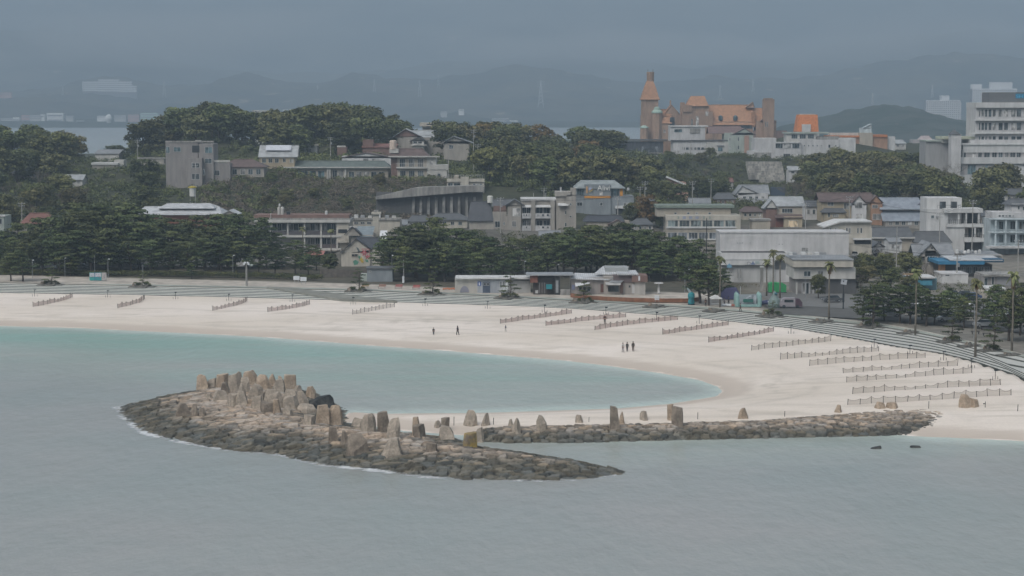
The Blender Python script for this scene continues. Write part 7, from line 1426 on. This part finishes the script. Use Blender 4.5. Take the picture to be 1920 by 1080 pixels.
# playground clutter by the promenade
simple('tarp_tent', 'dark purple tarpaulin tent at the left of the play area', 'tent', 1368, 560, 3.45, [('cover', lambda m: m.prism([(-2.4, 0), (-2.1, 1.5), (-.6, 2.4), (1.4, 2.5), (2.2, .9), (2.3, 0)], -1.5, 1.8), plain((.085, .085, .17), .7)), ('pole', lambda m: m.tube([(2.2, -1.5, 0), (2.2, -1.5, 2.9)], .05, 5), SIGNW)])
def inflat(m):
    m.box(-2.6, 2.6, -1.4, 1.4, 0, .5)
    for x in (-2.4, 2.4):
        for y in (-1.2, 1.2): m.lathe([(.45, 0), (.5, 1.3), (.42, 2.5), (.15, 3.0)], 8, (x, y))
def inflat2(m):
    m.box(-2.3, 2.3, 1.0, 1.3, .4, 2.4); m.prism([(-1.6, .5), (.4, 2.2), (.8, 2.2), (.8, .5)], -.9, .9); m.lathe([(.5, .5), (.6, 1.5), (.2, 2.3)], 8, (1.5, -.4))
simple('bouncy_castle', 'mint and grey inflatable play castle in the play area', 'inflatable', 1402, 574, 3.45, [('base', inflat, plain((.24, .38, .36), .5)), ('back_wall', inflat2, plain((.30, .33, .35), .5)), ('net', lambda m: m.box(-1.2, 1.0, -1.5, -1.42, 1.0, 1.7), plain((.03, .12, .10), .7))])
simple('inflatable_boat', 'dark blue oval inflatable lying on the play area', 'inflatable', 1436, 571, 3.45, [('hull', lambda m: m.tube([(-1.5, 0, .35), (0, -.2, .5), (1.5, 0, .38)], [.35, .55, .35], 10), plain((.05, .06, .13), .4)), ('stripe', lambda m: m.box(.3, 1.0, -.78, -.6, .55, .8), SIGNW)])
simple('play_dome', 'grey green domed inflatable beside the dark blue one', 'inflatable', 1452, 577, 3.45, [('dome', lambda m: m.lathe([(1.3, 0), (1.4, .8), (1.15, 1.7), (.6, 2.5), (.35, 3.2), (.1, 3.6)], 12), plain((.16, .21, .20), .5)), ('window', lambda m: m.lathe([(.3, 2.9), (.4, 3.1), (.1, 3.3)], 8, (.2, -.5)), plain((.05, .16, .2), .4))])
simple('green_net_box', 'bright green netted container behind the play area', 'container', 1457, 548, 3.5, [('cover', lambda m: m.prism([(-2.0, 0), (-2.05, 2.0), (-1.4, 2.35), (1.2, 2.2), (2.0, 1.7), (1.95, 0)], -1, 1), GRNP), ('base', lambda m: m.box(-2.1, 2.1, -1.05, 1.05, -.1, .12), DARKM)])
simple('market_stall', 'white canopy stall on the promenade near the tall palm', 'stall', 1342, 576, 3.44, [('canopy', lambda m: m.prism([(-1.3, 2.0), (0, 2.6), (1.3, 2.0), (1.2, 1.85), (-1.2, 1.85)], -1.1, 1.1), plain((.6, .6, .58), .7)), ('leg', lambda m: [m.tube([(x, y, 0), (x, y, 2)], .04, 5) for x in (-1.1, 1.1) for y in (-1, 1)], STEEL), ('table', lambda m: m.box(-1, 1, -.5, .3, .7, .8), WHT2)])
simple('crate_stack', 'pile of white sacks and crates on the promenade', 'crates', 1364, 574, 3.44, [('sack', lambda m: [m.lathe([(.35, 0), (.45, .25), (.3, .5)], 8, (x, y)) for x, y in ((-.9, 0), (-.2, .2), (.5, -.1))], SIGNW), ('crate', lambda m: m.box(.8, 1.5, -.4, .3, 0, .45), plain((.35, .14, .10), .7))])
# grey pillar, lamp poles
simple('concrete_pillar', 'thick pale concrete pillar beside the palms and green container', 'pillar', 1428, 544, 3.5, [('shaft', lambda m: m.box(-.35, .35, -.35, .35, -.3, 5.3), CONC), ('cap', lambda m: m.box(-.42, .42, -.42, .42, 5.3, 5.6), WHITE)])
def pole(label, px, pyt, pyb, z=3.4, r=.09, kind='lamp', mat=None, arm=0.0, name='lamp_post', cat='lamp post', group='lamp posts along the promenade', d=None, heads=1):
    p = gz(px, pyb, z) if d is None else at(px, pyb, d)
    if d is not None: p.z = lz(p.x, p.y); 
    h = at(px, pyt, p.y).z - p.z; root = empty(name, p, 0, label, cat, group); mb = MB(); mb.tube([(0, 0, -.5), (0, 0, h * .6), (0, 0, h)], [r, r * .85, r * .7], 8); mb.build('pole', mat or STEEL, root)
    if kind == 'lamp':
        for k in range(heads):
            sd = 1 if k == 0 else -1; L = arm * sd; mb = MB(); mb.tube([(0, 0, h - .2), (L * .5, 0, h + .1), (L, 0, h)], .045, 5); mb.build('arm', mat or STEEL, root); mb = MB(); mb.lathe([(.10, h - .12), (.26, h + .02), (.12, h + .14)], 8, (L, 0)); mb.build('lamp_head', SIGNW, root)
    elif kind == 'flood':
        for x, dz in ((-.55, 0), (.55, 0), (-.3, .35), (.3, .35)): mb = MB(); mb.box(x - .22, x + .22, -.25, .1, h + dz - .2, h + dz + .18); mb.build('floodlight', SIGNW, root)
        mb = MB(); mb.box(-.6, .6, -.05, .05, h - .1, h); mb.build('crossbar', mat or STEEL, root)
    elif kind == 'box': mb = MB(); mb.box(-.35, .15, -.3, .1, .1, 1.7); mb.build('control_box', SIGNW, root)
    elif kind == 'solar': mb = MB(); mb.add([(-.7, -.3, h - .7), (.5, -.5, h - .9), (.8, .2, h + .1), (-.4, .4, h + .3)], [(0, 1, 2, 3), (3, 2, 1, 0)]); mb.build('solar_panel', plain((.42, .44, .46), .4), root); mb = MB(); mb.box(-.2, .2, -.1, .1, h * .25, h * .55); mb.build('battery_box', DARKM, root)
    elif kind == 'utility':
        for dz, w in ((.35, 1.1), (1.1, .9)):
            mb = MB(); mb.box(-w, w, -.06, .06, h - dz, h - dz + .12); o = mb.build('crossarm', STEEL, root); ins = MB(); [ins.lathe([(.05, h - dz + .12), (.08, h - dz + .25), (.03, h - dz + .36)], 6, (x, 0)) for x in (-w + .1, 0 + .25, w - .1)]; ins.build('insulator', SIGNW, o)
        if heads > 1: mb = MB(); mb.lathe([(.28, h - 2.9), (.28, h - 2.0)], 8, (.4, 0)); mb.build('transformer', STEEL, root)
    root['top'] = h; return root
pole('grey green lamp post right of the coloured notice panels', 203, 486, 522, arm=.3, r=.07); pole('thin post behind the coloured notice panels', 178, 479, 519, r=.05, kind='none', name='post', cat='post'); pole('short lamp post left of the single pine at the far left', 61, 488, 521, arm=.3, r=.06); pole('thin lamp post between the two lone pines', 122, 484, 520, arm=.2, r=.06); pole('green grey pole behind the second planter', 268, 496, 524, r=.07, kind='none', name='post', cat='post')
pole('slim lamp post left of the floodlight column', 437, 479, 521, arm=.3, r=.06); pole('stout white column with four floodlights', 462.5, 495, 536, kind='flood', r=.28, mat=CONC, name='floodlight_column', cat='floodlight'); pole('white pole with control box before the middle grove', 757, 487, 531, kind='box', r=.07, mat=WHT2); pole('thin lamp post left of the white pole with control box', 735, 479, 528, arm=.2, r=.05)
pole('lamp post behind the toilet block', 983, 490, 525, arm=.25, r=.06); pole('lamp post behind the dark shack', 1044, 496, 520, arm=.4, r=.07); pole('twin headed grey lamp post right of the beach house', 1284, 506, 548, arm=.9, r=.07, heads=2); pole('dark tall pole above the middle grove', 1324, 409, 520, kind='none', r=.13, mat=plain((.05, .05, .05), .8), d=470, name='pole', cat='pole')
pole('black solar lamp pole by the asphalt street', 1581, 526, 580, kind='solar', r=.13, mat=DARKM); pole('thin sign pole before the white shop', 1510, 520, 566, kind='none', r=.05, name='post', cat='post'); pole('grey lamp post behind the last palms', 1846, 545, 592, arm=.5, r=.08); pole('round headed garden lamp among the right pines', 1778, 582, 597, arm=.0, r=.05); pole('bent arm lamp post beside the seventh palm', 1826, 570, 640, arm=-.9, r=.07); pole('grey column at the upper edge of the street', 1680, 425, 530, r=.14, kind='none', mat=POLEM, d=470, name='pole', cat='pole')
UT = [(258, 262, 297, 760), (367, 305, 380, 640), (41, 380, 404, 560), (620, 257, 305, 745), (888, 243, 335, 700), (841, 275, 340, 675), (896, 270, 320, 710), (938, 370, 440, 560), (1020, 352, 372, 640), (1158, 368, 440, 600), (1209, 340, 385, 640), (1298, 340, 385, 640), (1333, 335, 380, 650), (1295, 265, 300, 900), (1510, 380, 435, 575), (1592, 368, 425, 560), (1566, 440, 500, 488), (1583, 455, 520, 470), (1822, 375, 480, 520), (1761, 400, 470, 530), (1830, 333, 370, 720), (1908, 450, 520, 470), (1793, 478, 560, 452), (1200, 350, 380, 660), (1440, 395, 430, 600)]
UT.sort(); ur = []
for i, (px, t, b0, d) in enumerate(UT): ur.append(pole(f"grey utility pole with crossarms, {ordn(i + 1)} from the left in the town", px, t, b0, kind='utility', r=.16, mat=POLEM, name='utility_pole', cat='utility pole', group='utility poles in the town', d=d, heads=1 + i % 2))
WM = plain((.04, .04, .04), .7); wi = 0
for i, a in enumerate(ur):
    for b2 in ur[i + 1:i + 5]:
        L = (a.location - b2.location).length
        if L < 75 and abs(a.location.y - b2.location.y) < 60:
            wi += 1; mb = MB()
            for off in (-.7, .7):
                A = a.location + Vector((off, 0, a['top'] - .05)); B_ = b2.location + Vector((off, 0, b2['top'] - .05)); mb.tube([A.lerp(B_, t / 8) + Vector((0, 0, -4 * L * .02 * (t / 8) * (1 - t / 8))) for t in range(9)], .03, 4)
            o = mb.build('overhead_wire', WM); tag(o, f"pair of thin overhead wires between utility poles, {ordn(wi)} span from the left", 'wire', 'overhead wires in the town'); break
for a in ur: del a['top']
# notice panels left
p = gz(184, 527, 3.4); r0 = empty('notice_board', p, 0, 'three panel beach notice board in teal, white and pink', 'notice board')
TL = plain((.05, .30, .28), .6)
for k, (xa, xb, m1) in enumerate(((-2.1, -.8, TL), (-.75, .85, plain((.05, .28, .30), .6)), (.9, 2.1, plain((.36, .35, .34), .7)))):
    mb = MB(); mb.box(xa, xb, -.05, .05, .15, 2.1); o = mb.build('panel', m1, r0); mb = MB(); mb.box(xa + .08, xb - .08, -.09, -.05, 1.05 if k < 2 else .3, 2.0); mb.build('poster', plain((.50, .50, .54), .7) if k < 2 else plain((.42, .40, .38), .7), o)
    mb = MB(); q = random.Random(k)
    for j in range(7): x = q.uniform(xa + .15, xb - .4); z = q.uniform(.5, 1.8); mb.box(x, x + .22, -.11, -.09, z, z + .1)
    mb.build('print', plain((.20, .10, .13), .7) if k else plain((.1, .2, .2), .7), o)
mb = MB(); mb.box(-.82, -.72, -.12, -.1, .2, 2.1); mb.build('blue_divider', plain((.04, .10, .25), .6), r0)
for px, py, lab in [(556, 531, 'white sign board on legs near the ramp, left'), (569, 533, 'white sign board on legs near the ramp, right')]:
    simple('sign_board', lab, 'sign', px, py, 3.4, [('board', lambda m: m.box(-.75, .75, -.05, .05, .8, 1.75), SIGNW), ('leg', lambda m: m.box(-.5, -.42, -.04, .04, 0, .8), STEEL), ('leg', lambda m: m.box(.42, .5, -.04, .04, 0, .8), STEEL)], 'white sign boards')
for k, (px, py) in enumerate([(684, 540), (716, 540.5), (747, 541), (780, 542)]):
    cols = [plain((.30, .22, .12), .8), plain((.30, .19, .15), .8), plain((.34, .15, .14), .8), plain((.36, .13, .12), .8)]
    simple('bench', f"low reddish folded bench stack on the plaza, {ordn(k + 1)} of four from the left", 'bench', px, py, 3.4, [('seat', lambda m: m.box(-.9, .9, -.35, .35, .38, .46), cols[k]), ('backrest', lambda m: m.box(-.7, 1.0, .3, .38, .5, .95), cols[k]), ('leg', lambda m: m.box(-.8, -.7, -.3, .3, 0, .38), STEEL), ('leg', lambda m: m.box(.7, .8, -.3, .3, 0, .38), STEEL)], 'benches on the plaza')
simple('flower_bed', 'heap of orange red stones left of the toilet block', 'stone heap', 840, 543, 3.4, [('stones', lambda m: [m.lathe([(.3, 0), (.32, .2), (.15, .4)], 6, (x * .45 - 1, (x % 3) * .35)) for x in range(9)], plain((.42, .17, .09), .85))])
# ---------------------------------------------------------------- cars
def car_proto():
    r = empty('parked_car', (0, 0, -500)); L = 2.1
    mb = MB(); prof = [(-L, .35), (-L, .80), (-1.55, .92), (-1.0, .98), (1.15, 1.0), (1.9, .92), (L, .75), (L, .35)]; mb.prism(prof, -.82, .82); mb.build('body', plain((.55, .56, .57), .35, spec=.5), r)
    mb = MB(); V = [(-1.15, -.74, .97), (1.55, -.74, .98), (1.55, .74, .98), (-1.15, .74, .97), (-.55, -.6, 1.45), (1.05, -.6, 1.47), (1.05, .6, 1.47), (-.55, .6, 1.45)]; mb.add(V, [(0, 1, 5, 4), (1, 2, 6, 5), (2, 3, 7, 6), (3, 0, 4, 7), (4, 5, 6, 7)]); mb.build('cabin_glass', glassm((.02, .025, .03)), r)
    mb = MB(); mb.box(-.52, 1.02, -.58, .58, 1.455, 1.50); mb.build('roof', plain((.55, .56, .57), .35, spec=.5), r)
    for x in (-1.3, 1.3):
        for y in (-.78, .78):
            mb = MB(); n = 14; V = [(x + .32 * math.cos(2 * math.pi * j / n), y + s * .1, .32 + .32 * math.sin(2 * math.pi * j / n)) for s in (-1, 1) for j in range(n)]; mb.add(V, [tuple(range(n)), tuple(range(2 * n - 1, n - 1, -1))] + [(j, n + j, n + (j + 1) % n, (j + 1) % n) for j in range(n)]); w = mb.build('wheel', plain((.02, .02, .02), .8), r)
            mb = MB(); V = [(x + .18 * math.cos(2 * math.pi * j / n), y + s * .11, .32 + .18 * math.sin(2 * math.pi * j / n)) for s in (-1, 1) for j in range(n)]; mb.add(V, [tuple(range(n)), tuple(range(2 * n - 1, n - 1, -1))] + [(j, n + j, n + (j + 1) % n, (j + 1) % n) for j in range(n)]); mb.build('rim', STEEL, w)
    for y in (-.6, .6):
        mb = MB(); mb.box(-L - .02, -L + .05, y - .15, y + .15, .62, .76); mb.build('headlight', SIGNW, r); mb = MB(); mb.box(L - .05, L + .02, y - .13, y + .13, .66, .80); mb.build('tail_light', plain((.3, .02, .02), .4), r)
    return reg(r)
PC = car_proto(); CARPAINT = {'white': plain((.62, .63, .64), .35, spec=.5), 'silver': plain((.36, .37, .38), .3, .4), 'black': plain((.02, .02, .025), .3, spec=.5), 'blue': plain((.04, .07, .16), .35, spec=.5), 'dark grey': plain((.08, .085, .09), .35, spec=.5)}
CARS = [(1775, 602, None, 'white', .15, 'on the street under the pines, nearer'), (1640, 592, None, 'white', .1, 'at the left end of the street pines'), (1668, 594, None, 'silver', .1, 'right behind the white one at the left end of the street pines'), (1845, 613, None, 'silver', .2, 'beside the ground at the right pines'),
        (1606, 472, 512, 'white', 1.4, 'in the upper lot, front left'), (1620, 468, 518, 'white', 1.5, 'in the upper lot, back middle'), (1616, 479, 506, 'white', 1.5, 'in the upper lot, front middle'), (1632, 474, 514, 'silver', 1.4, 'in the upper lot, right end'), (1590, 468, 518, 'blue', 1.2, 'in the upper lot behind the utility pole'),
        (1792, 566, None, 'white', .5, 'in the lower lot behind the pines, middle'), (1806, 558, None, 'black', .3, 'in the lower lot behind the pines, right'), (1783, 557, None, 'dark grey', .2, 'in the lower lot behind the pines, left'), (1822, 561, None, 'blue', .2, 'in the lower lot, far right'),
        (1702, 572, None, 'silver', .1, 'among the right pines, far row, first'), (1735, 576, None, 'white', .1, 'among the right pines, far row, second'), (1762, 580, None, 'black', .1, 'among the right pines, far row, third'), (1560, 566, None, 'dark grey', .2, 'alone on the open paved lot'), (1900, 596, None, 'white', .2, 'at the far right behind the last palm'), (1644, 482, 505, 'black', 1.4, 'in the upper lot, by the small shed'), (1602, 484, 500, 'silver', 1.5, 'in the upper lot, lowest row'),
        (92, 504, 494, 'white', 0, 'behind the left grove trunks, first'), (150, 506, 494, 'silver', 0, 'behind the left grove trunks, second'), (260, 507, 494, 'white', 0, 'behind the left grove trunks, third'), (352, 508, 494, 'black', 0, 'behind the left grove trunks, fourth'), (405, 508, 494, 'white', 0, 'behind the left grove trunks, fifth'), (520, 510, 494, 'silver', 0, 'behind the left grove trunks, last')]
first = True
for px, py, d, col, yw, where in CARS:
    p = gz(px, py, 3.55) if d is None else at(px, py, d)
    if d is not None: p.z = lz(p.x, p.y) + .02
    lab = f"{col} parked car {where}"
    if first: r = PC; r.location = p; r.rotation_euler = (0, 0, yw); tag(r, lab, 'car', 'parked cars'); first = False; chs = KIDS[r.name]
    else: r = copy_tree(PC, p, yw, None, lab, 'parked cars'); r['category'] = 'car'; chs = [o for o in bpy.data.objects if o.parent is r]
    for ch in chs:
        if ch.name.startswith(('body', 'roof')):
            if r is not PC: ch.data = ch.data.copy()
            ch.data.materials[0] = CARPAINT[col]
simple('van', 'white van with dark maroon rear parked by the white shop', 'van', 1481, 577, 3.55, [('body', lambda m: m.prism([(-2.2, .35), (-2.25, 1.0), (-1.6, 2.0), (-1.2, 2.15), (1.0, 2.15), (1.0, .35)], -.9, .9), plain((.27, .25, .265), .6)), ('rear_body', lambda m: m.prism([(1.0, .35), (1.0, 2.1), (1.9, 1.95), (2.5, 1.2), (2.5, .35)], -.9, .9), plain((.08, .05, .065), .6)), ('window', lambda m: m.box(-1.3, .6, -.93, -.9, 1.25, 1.8), GLASS)] + [('wheel', (lambda x: lambda m: m.add([(x + .36 * math.cos(2 * math.pi * j / 12), y, .36 + .36 * math.sin(2 * math.pi * j / 12)) for y in (-.95, -.7) for j in range(12)], [tuple(range(12))] + [(j, 12 + j, 12 + (j + 1) % 12, (j + 1) % 12) for j in range(12)]))(x), DARKM) for x in (-1.4, 1.5)])
# picnic tables and low things by the right pines
for k, (px, py) in enumerate([(1829, 626), (1850, 629), (1835, 618)]): simple('picnic_bench', f"dark low bench under the right pines, {ordn(k + 1)} of three", 'bench', px, py, 3.5, [('seat', lambda m: m.box(-.8, .8, -.25, .25, .4, .48), BLK), ('leg', lambda m: m.box(-.65, -.55, -.2, .2, 0, .4), BLK), ('leg', lambda m: m.box(.55, .65, -.2, .2, 0, .4), BLK)], 'benches under the pines')
# ================================================================== distance: far town, hills, mountains, air
def ridge_mesh(name, d, front, back, prof, seed, mat, label, amp=.25, x_pad=1.25, nx=260, ny=60, base=-6, spur=600.0, pw=.85, fine=0.0):
    xs = np.linspace(at(-450, 200, d).x * x_pad, at(2370, 200, d).x * x_pad, nx); ys = np.concatenate([np.linspace(d - front, d, ny), np.linspace(d + back / 8, d + back, 8)])
    def zf(X, Y):
        px = 960 + FP * X / d; n1 = fbm(X / spur + Y / spur * .35, Y / (spur * 1.2), 5, seed); t = np.clip((Y - (d - front)) / front, 0, 1.0); bk = np.clip(1 - (Y - d) / (back * 1.1), 0, 1)
        py = np.interp(px + n1 * 120 * (1 - t), [p[0] for p in prof], [p[1] for p in prof]); r = CH - (py - 200) / FP * d
        h = (r - base) * (t ** pw) * bk + base; h = h + (r - base) * amp * n1 * 4 * t * (1 - t) + (r - base) * .10 * fbm(X / (spur * .22), Y / (spur * .22), 4, seed + 9) * np.minimum(1, t * 4)
        h = h + fine * fbm(X / (fine * 2.2 + .1), Y / (fine * 2.2 + .1), 3, seed + 30) * np.clip(h / 10, 0, 1)
        return np.maximum(h, base)
    o = grid(name, xs, ys, zf, mat); return tag(o, label, kind='structure')
def hillmat(key, a, b_, c_, sc_):
    m, n, b = _new(key); co = objco(n, 1, 1, 1.5); f = noise(n, 1 / sc_, 8, co, .65); g = noise(n, 1 / (sc_ * .28), 5, co)
    c = mixc(n, ramp(n, f, [(.42, 0.), (.58, 1.)]), a, b_); c = mixc(n, ramp(n, g, [(.64, 0.), (.70, 1.)]), c, c_); n.links.new(c, b.inputs['Base Color']); b.inputs['Roughness'].default_value = .95; b.inputs['Specular IOR Level'].default_value = .05; return m
HM1 = hillmat('far_forest', (.018, .026, .022), (.085, .085, .065), (.34, .30, .26), 420); HM2 = hillmat('mid_forest', (.02, .035, .022), (.05, .058, .045), (.08, .078, .065), 60)
PR_A = [(-600, 190), (-300, 180), (-50, 175), (60, 172), (130, 165), (165, 150), (205, 144), (250, 150), (300, 158), (360, 163), (420, 156), (465, 137), (500, 146), (540, 156), (600, 158), (640, 146), (662, 137), (700, 144), (750, 150), (840, 146), (900, 136), (940, 128), (975, 121), (1010, 128), (1080, 138), (1150, 148), (1210, 156), (1260, 152), (1330, 142), (1400, 145), (1470, 150), (1560, 138), (1640, 116), (1720, 104), (1800, 100), (1900, 108), (2000, 118), (2400, 130)]
PR_B = [(-600, 90), (-100, 70), (0, 58), (90, 52), (170, 66), (240, 92), (310, 112), (400, 128), (520, 138), (640, 140), (760, 130), (900, 112), (1040, 104), (1160, 118), (1290, 126), (1420, 112), (1560, 92), (1660, 74), (1800, 58), (1920, 66), (2400, 80)]
PR_C = [(-600, -60), (0, -90), (300, -40), (600, -110), (900, -70), (1200, -130), (1500, -60), (1900, -100), (2400, -60)]
PR_D = [(-600, 275), (1380, 270), (1410, 250), (1440, 242), (1500, 228), (1550, 215), (1595, 205), (1650, 196), (1700, 200), (1738, 211), (1770, 219), (1800, 226), (1850, 236), (1950, 240), (2200, 246)]
PR_E = [(-600, 224), (0, 222), (480, 224), (760, 222), (830, 214), (860, 208), (900, 220), (960, 224), (1100, 228), (1460, 228), (1500, 224), (1540, 218), (1600, 222), (2400, 226)]
ridge_mesh('mountain_range', 11500, 3000, 1200, PR_C, 11, HM1, 'tall hazy mountain range filling the whole background', spur=1300, ny=80, nx=420, fine=60, amp=.6)
ridge_mesh('far_hills', 8000, 1300, 700, PR_B, 23, HM1, 'second line of high hills fading into haze', spur=800, nx=460, fine=45, amp=.6)
ridge_mesh('mid_hills', 6300, 1500, 700, PR_A, 37, hillmat('mid_slope', (.024, .034, .03), (.07, .068, .05), (.24, .20, .16), 240), 'darker line of rolling hills across the bay', spur=600, ny=110, nx=620, fine=24, amp=.4)
ridge_mesh('shore_hills', 4600, 520, 300, PR_E, 51, HM2, 'low dark shoreline hills of the far side of the bay', spur=260, ny=30, pw=.5)
b_ = ridge_mesh('near_hill', 2700, 500, 500, PR_D, 63, HM2, 'green wooded headland hill behind the orange funnel', spur=200, ny=90, nx=700, base=-8, fine=7)
def far_bld(px, pyt, pyb, w, d, mat, label, rows=2, roofc=None, i=0, name='far_building', dome=False):
    b = Bd(name, label, 'building', px, pyb, d, foot=False, group='far buildings across the bay'); k = d / FP
    if dome:
        x, z0 = b.uz(px, pyb); z1 = b.uz(px, pyt)[1]; mb = MB(); r = w / 2 * k; mb.lathe([(r * .5, z0 - 3), (r * .9, z0 + (z1 - z0) * .25), (r, z0 + (z1 - z0) * .55), (r * .75, z0 + (z1 - z0) * .85), (r * .2, z1)], 14, (0, 0)); mb.build('tank', mat, b.root); return b
    b.body((px - w / 2, pyt, px + w / 2, pyb), 14, mat, down=9)
    for j in range(rows):
        y = pyt + (pyb - pyt) * (j + .35) / rows; b.box('window_band', (px - w / 2 * .9, y, px + w / 2 * .9, y + (pyb - pyt) * .3 / rows), -.3, 0, plain((.22, .25, .28), .5))
    if roofc: b.slab((px - w / 2 - .3, pyt - 1.2, px + w / 2 + .3, pyt), .5, roofc, back=14, name='roof')
    return b
WF = wall((.80, .80, .78), .1); WF2 = wall((.45, .45, .44), .1); PF = wall((.48, .30, .28), .1); GF_ = wall((.40, .55, .48), .1)
FB = [(12, 222, 231, 22, WF2), (30, 220, 230, 12, WF), (48, 216, 229, 16, PF), (66, 216, 224, 22, WF2), (79, 214, 223, 8, WF), (103, 212, 230, 31, WF), (130, 217, 222, 14, WF2), (150, 226, 233, 14, WF2), (163, 228, 234, 10, WF), (190, 217, 221, 16, WF), (225, 216, 223, 22, WF2), (250, 215, 223, 20, PF), (279, 212, 223, 32, GF_), (303, 217, 224, 16, WF), (318, 220, 226, 12, WF2),
      (7, 193, 196, 16, WF2), (8, 173, 178, 26, PF), (540, 205, 210, 20, WF), (534, 220, 226, 8, WF), (690, 213, 218, 14, WF2), (832, 209, 213, 12, WF2), (865, 205, 209, 10, WF), (938, 222, 231, 32, WF2), (960, 226, 235, 22, WF), (985, 229, 238, 18, WF2), (1085, 232, 239, 26, WF2), (1100, 235, 241, 16, WF), (1150, 237, 245, 30, WF2), (1180, 234, 241, 50, WF), (1020, 234, 240, 14, WF2), (1700, 252, 257, 30, WF2)]
for i, (px, t, b0, w, m) in enumerate(FB): far_bld(px, t, b0, w, 4400 if t > 200 else 5400, m, f"small pale building across the bay, {ordn(i + 1)} in the far row", 2 if w > 12 else 1)
far_bld(204, 214, 229, 12, 4330, WF, 'round white gas holder on the far shore', dome=True, name='gas_holder')
b = Bd('hill_hotel', 'long white stepped hotel on the far hillside at left', 'hotel', 205, 174, 5680, foot=False); W_ = wall((.80, .82, .83), .1)
for (x0, y0, x1, y1) in ((155, 153, 185, 172), (185, 149, 224, 173), (224, 153, 247, 174), (247, 161, 256, 174)):
    b.body((x0, y0, x1, y1), 20, wall((.20, .22, .25), .1), down=30); n = max(3, int((y1 - y0) / 3.6))
    for k in range(n): b.box('balcony_band', (x0, y0 + (y1 - y0) * k / n, x1, y0 + (y1 - y0) * (k + .55) / n), -2, 0, W_)
    for k in range(int((x1 - x0) / 5) + 1): b.box('pier', (x0 + k * 5 - .6, y0, x0 + k * 5 + .6, y1), -1.8, .1, W_)
for i, (px, t, b0, d) in enumerate([(118, 161, 178, 5600), (308, 150, 178, 5600), (596, 158, 182, 5700), (702, 148, 175, 5700), (787, 150, 182, 5700), (822, 140, 160, 5900), (1014, 150, 196, 5200), (1350, 158, 180, 5500), (1412, 148, 170, 5600), (1636, 174, 192, 3000), (1748, 158, 176, 4000)]):
    p = at(px, b0, d); h = at(px, t, d).z - p.z; r0 = empty('pylon', p, 0, f"faint lattice power pylon on the far hills, {ordn(i + 1)} from the left", 'pylon', 'power pylons on the far hills'); mb = MB(); w = h * .11; PYM = plain((.5, .52, .54), .5)
    for sx_ in (-1, 1):
        for sy_ in (-1, 1): mb.tube([(sx_ * w, sy_ * w, -8), (sx_ * w * .25, sy_ * w * .25, h * .75), (0, 0, h)], h * .011, 4)
    for k in range(6): z = h * k / 7; ww = w * (1 - .75 * k / 5.2); mb.tube([(-ww, -ww, z), (ww, -ww, z + h / 7)], h * .008, 4); mb.tube([(ww, -ww, z), (-ww, -ww, z + h / 7)], h * .008, 4)
    mb.build('mast', PYM, r0); mb = MB(); [mb.box(-h * .15, h * .15, -.5, .5, h * f, h * f + h * .012) for f in (.72, .82, .92)]; mb.build('crossarm', PYM, r0)
# islets in front of the far bay
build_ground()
vegetation()
# ================================================================== air
mb = MB(); mb.box(-23000, 23000, -7000, 24000, -60, 1550); o = mb.build('haze', plain((.5, .5, .5)))
hm = bpy.data.materials.new('haze_air'); hm.use_nodes = True; n = hm.node_tree; n.nodes.clear(); v = n.nodes.new('ShaderNodeVolumePrincipled'); out = n.nodes.new('ShaderNodeOutputMaterial'); n.links.new(v.outputs[0], out.inputs['Volume'])
v.inputs['Color'].default_value = (.61, .81, 1.0, 1); v.inputs['Density'].default_value = 2.75e-4; v.inputs['Anisotropy'].default_value = 0.0
o.data.materials.clear(); o.data.materials.append(hm); tag(o, 'thin blue grey sea haze filling the air', kind='stuff')
# unused prototypes go away
for L in PROTO.values():
    for root, used in L:
        if not used:
            for ch in [c for c in bpy.data.objects if c.parent is root]: bpy.data.objects.remove(ch)
            bpy.data.objects.remove(root)

# drifting mist in front of the far mountains
def mist(x0, x1, y0, y1, z0, z1, dens, sc_, off, label):
    mb = MB(); mb.box(-.5, .5, -.5, .5, -.5, .5); o = mb.build('mist', plain((.5, .5, .5))); o.location = ((x0 + x1) / 2, (y0 + y1) / 2, (z0 + z1) / 2); o.scale = (x1 - x0, y1 - y0, z1 - z0)
    m = bpy.data.materials.new('mist_air'); m.use_nodes = True; n = m.node_tree; n.nodes.clear(); v = n.nodes.new('ShaderNodeVolumePrincipled'); out = n.nodes.new('ShaderNodeOutputMaterial'); n.links.new(v.outputs[0], out.inputs['Volume'])
    v.inputs['Color'].default_value = (.93, .98, 1, 1); tc = N(n, 'ShaderNodeTexCoord'); mp = N(n, 'ShaderNodeMapping'); mp.inputs['Location'].default_value = (off, off, 0); mp.inputs['Scale'].default_value = ((x1 - x0) / sc_, (y1 - y0) / sc_, (z1 - z0) / sc_ * 3.5); n.links.new(tc.outputs['Object'], mp.inputs[0])
    f = ramp(n, noise(n, 1.0, 2, mp.outputs[0]), [(.45, 0.), (.68, 1.)]); sp = N(n, 'ShaderNodeSeparateXYZ'); n.links.new(tc.outputs['Object'], sp.inputs[0])
    ab = N(n, 'ShaderNodeMath', operation='ABSOLUTE'); n.links.new(sp.outputs[2], ab.inputs[0]); e = ramp(n, ab.outputs[0], [(.0, 1.), (.5, 0.)])
    q1 = N(n, 'ShaderNodeMath', operation='MULTIPLY'); n.links.new(f, q1.inputs[0]); n.links.new(e, q1.inputs[1]); q2 = N(n, 'ShaderNodeMath', operation='MULTIPLY'); n.links.new(q1.outputs[0], q2.inputs[0]); q2.inputs[1].default_value = dens; n.links.new(q2.outputs[0], v.inputs['Density'])
    o.data.materials.clear(); o.data.materials.append(m); m.cycles.volume_step_rate = 1.0; return tag(o, label, kind='stuff')
mist(-3200, 3200, 6950, 7650, 190, 430, 4.0e-3, 900, 3.0, 'pale drifting mist before the far mountains')
